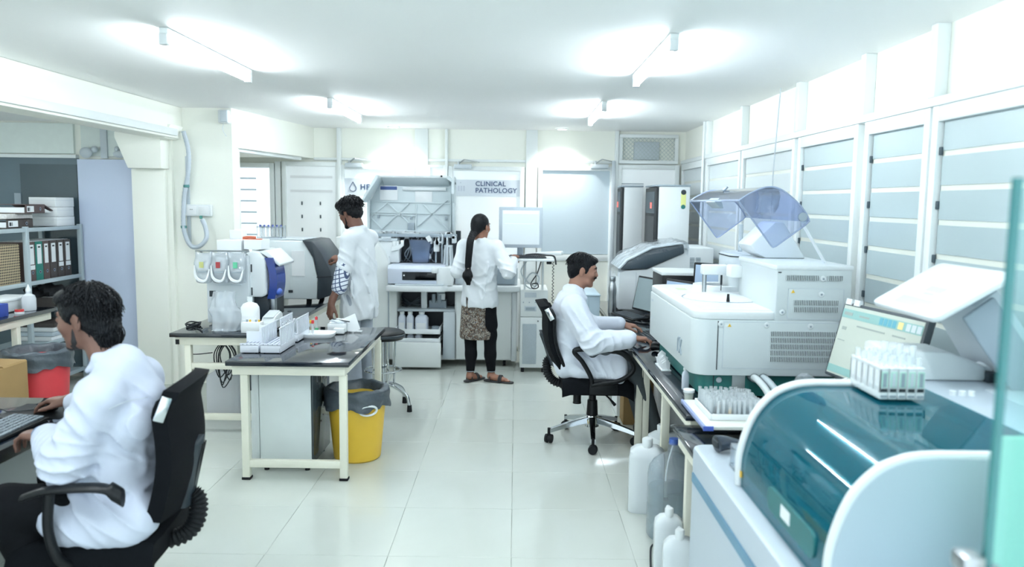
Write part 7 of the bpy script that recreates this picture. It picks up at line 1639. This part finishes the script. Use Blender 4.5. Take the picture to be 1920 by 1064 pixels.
# ---- front table
def comb(mb, x, y0, y1, z0, z1, n, th=.003):
    mb.box(x - th, x + th, y0, y1, z0, z0 + .03, .001); mb.box(x - th, x + th, y0, y1, z1 - .01, z1, .001)
    for k in range(n): yy = y0 + (k + .5) * (y1 - y0) / n; mb.box(x - th, x + th, yy - .0055, yy + .0055, z0 + .03, z1 - .01)
    return mb
RW = mat('rack_white', (226, 231, 240), .4, var=.02); RG = mat('rack_grey_groove', (150, 158, 176), .5)
def big_rack(label, x0, x1, y0, y1, left, right, back):
    t = thing('sample_rack', label, 'rack', ((x0 + x1) / 2, (y0 + y1) / 2, .751), 0, 'white sample racks')
    part(t, 'rack_base', MB().box(x0, x1, y0, y1, .755, .80, .003), RW)
    g = MB(); n = 5
    for k in range(n): xx = x0 + .012 + k * (x1 - x0 - .024) / (n - 1); g.box(xx - .004, xx + .004, y0 + .006, y1 - .006, .80, .803)
    part(t, 'lane_grooves', g, RG, kind='stuff')
    part(t, 'front_lip', MB().box(x0, x1, y0, y0 + .006, .80, .815, .002), RW)
    h = shared('lip_hole', MB().cyl((0, -.001, 0), (0, .001, 0), .0035, n=8), RG)
    for k in range(4): piece(t, 'lip_hole', h, (x0 + .02 + k * (x1 - x0 - .04) / 3 - (x0 + x1) / 2, y0 - .0008 - (y0 + y1) / 2, .808 - .751))
    if left: part(t, 'comb_wall', comb(MB(), x0 + .004, y0 + .01, y1, .755, .915, 12), RW, kind='stuff')
    if right: part(t, 'comb_wall', comb(MB(), x1 - .004, y0, y1, .755, .915, 12), RW, kind='stuff')
    if back: part(t, 'back_wall', MB().box(x0, x1, y1 - .006, y1, .755, .87), RW)
    for x in (x0 + .02, x1 - .02): part(t, 'rubber_foot', MB().cyl((x, y0 + .02, .7505), (x, y0 + .02, .757), .006, n=8).cyl((x, y1 - .02, .7505), (x, y1 - .02, .757), .006, n=8), RUBBER)
big_rack('white comb-walled sample rack at the front of the table', -1.60, -1.472, 4.80, 5.13, True, True, False)
big_rack('low white sample rack at the left front of the table', -1.728, -1.612, 4.80, 4.93, False, False, True)
big_rack('white sample rack at the left rear of the table', -1.728, -1.61, 4.99, 5.18, False, False, True)
big_rack('white comb-walled sample rack behind the front one', -1.60, -1.475, 5.2, 5.5, True, True, True)
gp = None
for i in range(4):
    for j in range(5):
        if gp is None: gp = tube('front grey tube in the first lane of the rear sample rack', -1.585 + .03 * i, 5.24 + .05 * j, .803, .008, .075, fill=MID_GREY, group='grey tubes in the rear rack'); continue
        dup(gp, (-1.585 + .031 * i, 5.24 + .05 * j, .803), 0, '%s grey tube in the %s lane of the rear sample rack' % (('front', 'second', 'third', 'fourth', 'rearmost')[j], ORD[i]))
tube('red-capped tube standing upright on the white foam tray', -1.435, 5.44, .767, .008, .085, capm=RED)
tube('red-capped tube standing behind the foam tray', -1.455, 5.62, .751, .008, .10, capm=RED)
tube('yellow-capped tube beside the standing red-capped tube', -1.485, 5.58, .751, .008, .08, capm=WARN, fill=AMB)
for k, (x, y, z, c, lb) in enumerate(((-1.60, 5.56, .772, RED, 'red-capped tube lying at the end of the racks'), (-1.58, 5.585, .772, RED, 'second red-capped tube lying at the end of the racks'), (-1.625, 5.55, .766, WARN, 'yellow-capped tube lying at the end of the racks'), (-1.53, 5.60, .762, GREEN, 'green-capped tube lying near the red-capped ones'))):
    tube(lb, x, y, z, .009, .08, capm=c, rot=(0, R(82), R(-60 + 20 * k)))
def foam(u, v):
    a = 2 * math.pi * u; q = 1 / (abs(math.cos(a)) ** 3.5 + abs(math.sin(a)) ** 3.5) ** (1 / 3.5)
    r_, z = [(.0, .012), (.80, .012), (.86, .016), (1.0, .03), (1.0, .018), (.9, .0), (0, 0)][min(6, int(round(v * 6)))]
    return (-1.40 + .125 * r_ * q * math.cos(a), 5.44 + .10 * r_ * q * math.sin(a), .7505 + z)
solo('foam_tray', MB().grid(foam, 40, 6, closed_u=True), PAPER, 'white foam tray with a red-capped tube on the table', 'tray')
t = thing('white_box', 'white open box of swabs at the back of the table', 'box', (-1.30, 5.72, .751))
part(t, 'box_body', MB().box(-1.38, -1.24, 5.64, 5.78, .751, .81, .003), PAPER); part(t, 'box_content', lump((-1.31, 5.71, .818), (.07, .06, .02), .4, 33), mat('pale_swabs', (222, 230, 236), .6, bump=.6, bscale=50))
part(t, 'box_tool', MB().bar((-1.36, 5.70, .84), (-1.22, 5.66, .825), .01, .006), SLOT)
solo('small_white_box', MB().box(-1.315, -1.24, 5.555, 5.60, .751, .79, .004), PAPER, 'tiny white box in front of the swab box', 'box')
t = thing('leaning_card', 'white card leaning against the swab box', 'card', (-1.18, 5.66, .751)); part(t, 'card_sheet', MB().box(-.05, .045, -.004, 0, 0, .13, .001, M=at(0, 0, 0) @ ry_(-24) @ rx_(-22)), PAPER, local=True); part(t, 'card_foot', MB().box(-.05, .05, -.002, .04, 0, .004), PAPER, local=True)
# ---- left bench small things
bottle('white wash bottle beside the clear plastic bag', -1.955, 5.66, .751, .13, .25, mat('white_jug', (240, 243, 244), .4), d=.09, neck=.25)
t = thing('label_printer', 'white wedge-shaped label printer at the bench edge', 'printer', (-1.85, 5.95, .751))
part(t, 'printer_body', MB().prism([(5.66, .752), (5.66, .80), (5.72, .845), (5.86, .87), (5.9, .85), (5.9, .752)], 'x', -1.885, -1.785, .008), WHITE_PLASTIC)
part(t, 'printer_lid', MB().prism([(5.70, .838), (5.86, .868), (5.86, .878), (5.70, .848)], 'x', -1.875, -1.795, .004), WHITE_PLASTIC)
part(t, 'logo_plate', MB().box(-1.786, -1.783, 5.74, 5.80, .80, .815), GREY_PLASTIC)
t = thing('reagent_tray', 'white box of small vials before the label printer', 'box', (-1.90, 5.58, .751))
part(t, 'box_body', MB().box(-1.98, -1.84, 5.53, 5.61, .752, .83, .003), PAPER)
for k in range(6): part(t, 'vial_top', MB().cyl((-1.97 + .022 * k, 5.57, .83), (-1.97 + .022 * k, 5.57, .845), .008, n=10), (WHITE_PLASTIC, MID_GREY, WARN)[k % 3])
rnd = random.Random(77)
def bagf(u, v):
    a = 2 * math.pi * u; k = .55 + .45 * math.cos(min(1, v * 1.15) * 1.3) if v > .55 else 1
    w_, d = .115 * k * (1 - .1 * (1 - v) ** 3), .065 * k; n_ = .006 * math.sin(5 * a + 6 * v) + .004 * math.sin(9 * a - 9 * v + 1)
    return (-2.13 + (w_ + n_) * math.cos(a) + .012 * math.sin(6 * v), 5.64 + (d + n_) * math.sin(a), .752 + .29 * v)
t = thing('plastic_bag', 'milky plastic bag standing before the blue-front analyzer', 'bag', (-2.13, 5.64, .752)); part(t, 'bag_film', MB().grid(bagf, 48, 22, closed_u=True), glass('milky_bag_film', (230, 237, 242), gloss=.05, rough=.2, bump=.3, bscale=12, milk=.36, milk_rgb=(244, 247, 250)), fix=False, angle=80); part(t, 'bag_floor', MB().box(-2.22, -2.04, 5.6, 5.68, .752, .756), PAPER)
t = thing('cable_coil', 'black power cords coiled at the bench corner', 'cord', (-2.42, 5.8, .75))
for k in range(3): part(t, 'cord_loop', MB().tube([(-2.43 + (.035 + .008 * k) * math.cos(i * .33 + k), 5.78 + (.09 - .01 * k) * math.sin(i * .33 + k), .758 + .004 * math.sin(i) + .011 * k) for i in range(20)], .0055, 6, closed=True), WIRE)
part(t, 'cord_tail', MB().tube(spline([(-2.40, 5.72, .757), (-2.34, 5.66, .757), (-2.30, 5.60, .757), (-2.27, 5.55, .757)], 6), .005, 6), WIRE)
t = thing('cable_bundle', 'tangled black cable bundle hanging beneath the left bench', 'cables', (-2.2, 5.75, .3))
for k in range(6):
    r1 = random.Random(k); cx = -2.17 + r1.uniform(-.03, .03); part(t, 'cable_loop', MB().tube(spline([(cx, 5.72 + .01 * k, .66), (cx - r1.uniform(.03, .07), 5.72, .55), (cx - r1.uniform(0, .04), 5.72, .40 - .02 * k), (cx + r1.uniform(.02, .06), 5.73, .45), (cx + .05, 5.73, .56), (cx + .01, 5.72, .64)], 6), .0045, 6), WIRE)
part(t, 'cable_tail', MB().tube(spline([(-2.42, 5.6, .66), (-2.41, 5.6, .60), (-2.36, 5.61, .575), (-2.25, 5.68, .575)], 5), .004, 6), WIRE)
# ---- desk of the man on the left
keyboard('black keyboard with white legends on the front left desk', -2.10, 3.05, .752, 90, .46, .16, BLACK, mat('key_caps_printed', (120, 130, 138), .5, var=.9, vscale=160), 4)
t = thing('mouse', 'black mouse under the front left man\'s hand', 'mouse', (-2.13, 3.42, .752)); part(t, 'mouse_shell', MB().ball((-2.115, 3.415, .768), (.055, .032, .02), 18, 10), BLACK); part(t, 'mouse_wheel', MB().cyl((-2.15, 3.411, .782), (-2.15, 3.419, .782), .007, n=10), DARK_GREY)
wire('thin black mouse cord on the front left desk', [(-2.17, 3.42, .757), (-2.26, 3.38, .757), (-2.34, 3.42, .757), (-2.5, 3.36, .757)], .0025)
solo('mouse_pad', MB().box(-2.28, -1.99, 3.30, 3.54, .7505, .752, M=None), BLACK, 'thin black mouse pad on the front left desk', 'mouse pad')
# ---- side bench in the filing corner
t = thing('spray_bottle', 'white squeeze bottle on the side bench', 'bottle', (-3.72, 5.86, .851)); part(t, 'bottle_body', MB().lathe([(0.001, 0), (.048, 0), (.05, .01), (.05, .09), (.042, .115), (.018, .13), (.016, .15)], (-3.72, 5.86, .851), 22), MILKY); part(t, 'nozzle', MB().lathe([(.018, .145), (.02, .16), (.007, .185), (.003, .20), (0.0005, .2)], (-3.72, 5.86, .851), 14), WHITE_PLASTIC)
t = thing('storage_tray', 'white lidded tray on the side bench', 'tray', (-3.86, 5.84, .851)); part(t, 'tray_body', MB().box(-4.01, -3.80, 5.6, 6.03, .851, .93, .004), WHITE_PLASTIC); part(t, 'tray_rim', MB().box(-4.02, -3.79, 5.59, 6.04, .93, .95, .004), WHITE_PLASTIC); part(t, 'tray_latch', MB().box(-3.8, -3.793, 5.9, 5.96, .87, .89, .002), SLOT)
solo('blue_carton', MB().box(-3.76, -3.68, 5.42, 5.56, .851, .945, .004), mat('blue_carton', (44, 72, 160), .55), 'blue carton near the edge of the side bench', 'carton')
bottle('small white bottle beside the blue carton', -3.665, 5.37, .851, .05, .10, BOT, neck=.5, lab=False)
bottle('low white pot at the left of the side bench', -3.68, 5.27, .851, .07, .07, BOT, neck=.6, lab=False)
solo('tall_white_box', MB().box(-4.0, -3.82, 5.15, 5.42, .851, 1.13, .005), PAPER, 'tall white box at the left frame edge on the side bench', 'box')
t = thing('tape_roll', 'red tape roll lying on the side bench', 'tape', (-3.68, 5.66, .851)); part(t, 'tape_ring', MB().lathe([(.018, 0), (.03, 0), (.03, .016), (.018, .016), (.018, 0)], (-3.68, 5.68, .867), 24, cap=False), RED); part(t, 'tape_core', MB().lathe([(.014, 0), (.018, 0), (.018, .018), (.014, .018), (.014, 0)], (-3.68, 5.68, .866), 24, cap=False), CARD); part(t, 'tape_stack', MB().lathe([(.016, 0), (.032, 0), (.032, .015), (.016, .015), (.016, 0)], (-3.68, 5.68, .851), 24, cap=False), PAPER)
solo('plastic_bag', lump((-4.22, 6.2, .83), (.12, .22, .07), .5, 41, 30, 18), CRINKLE, 'crumpled clear bag on the middle rack shelf', 'bag')
for k in range(4): solo('paper_pile', MB().box(-4.36, -4.07 + .004 * k, 6.7 + .01 * k, 7.1, .452 + .04 * k, .488 + .04 * k, .003), (PAPER, mat('pale_blue_paper', (196, 210, 220), .8), PAPER, DARKB)[k], ('bottom', 'second', 'third', 'top')[k] + ' layer of the paper pile on the low rack shelf', 'papers')
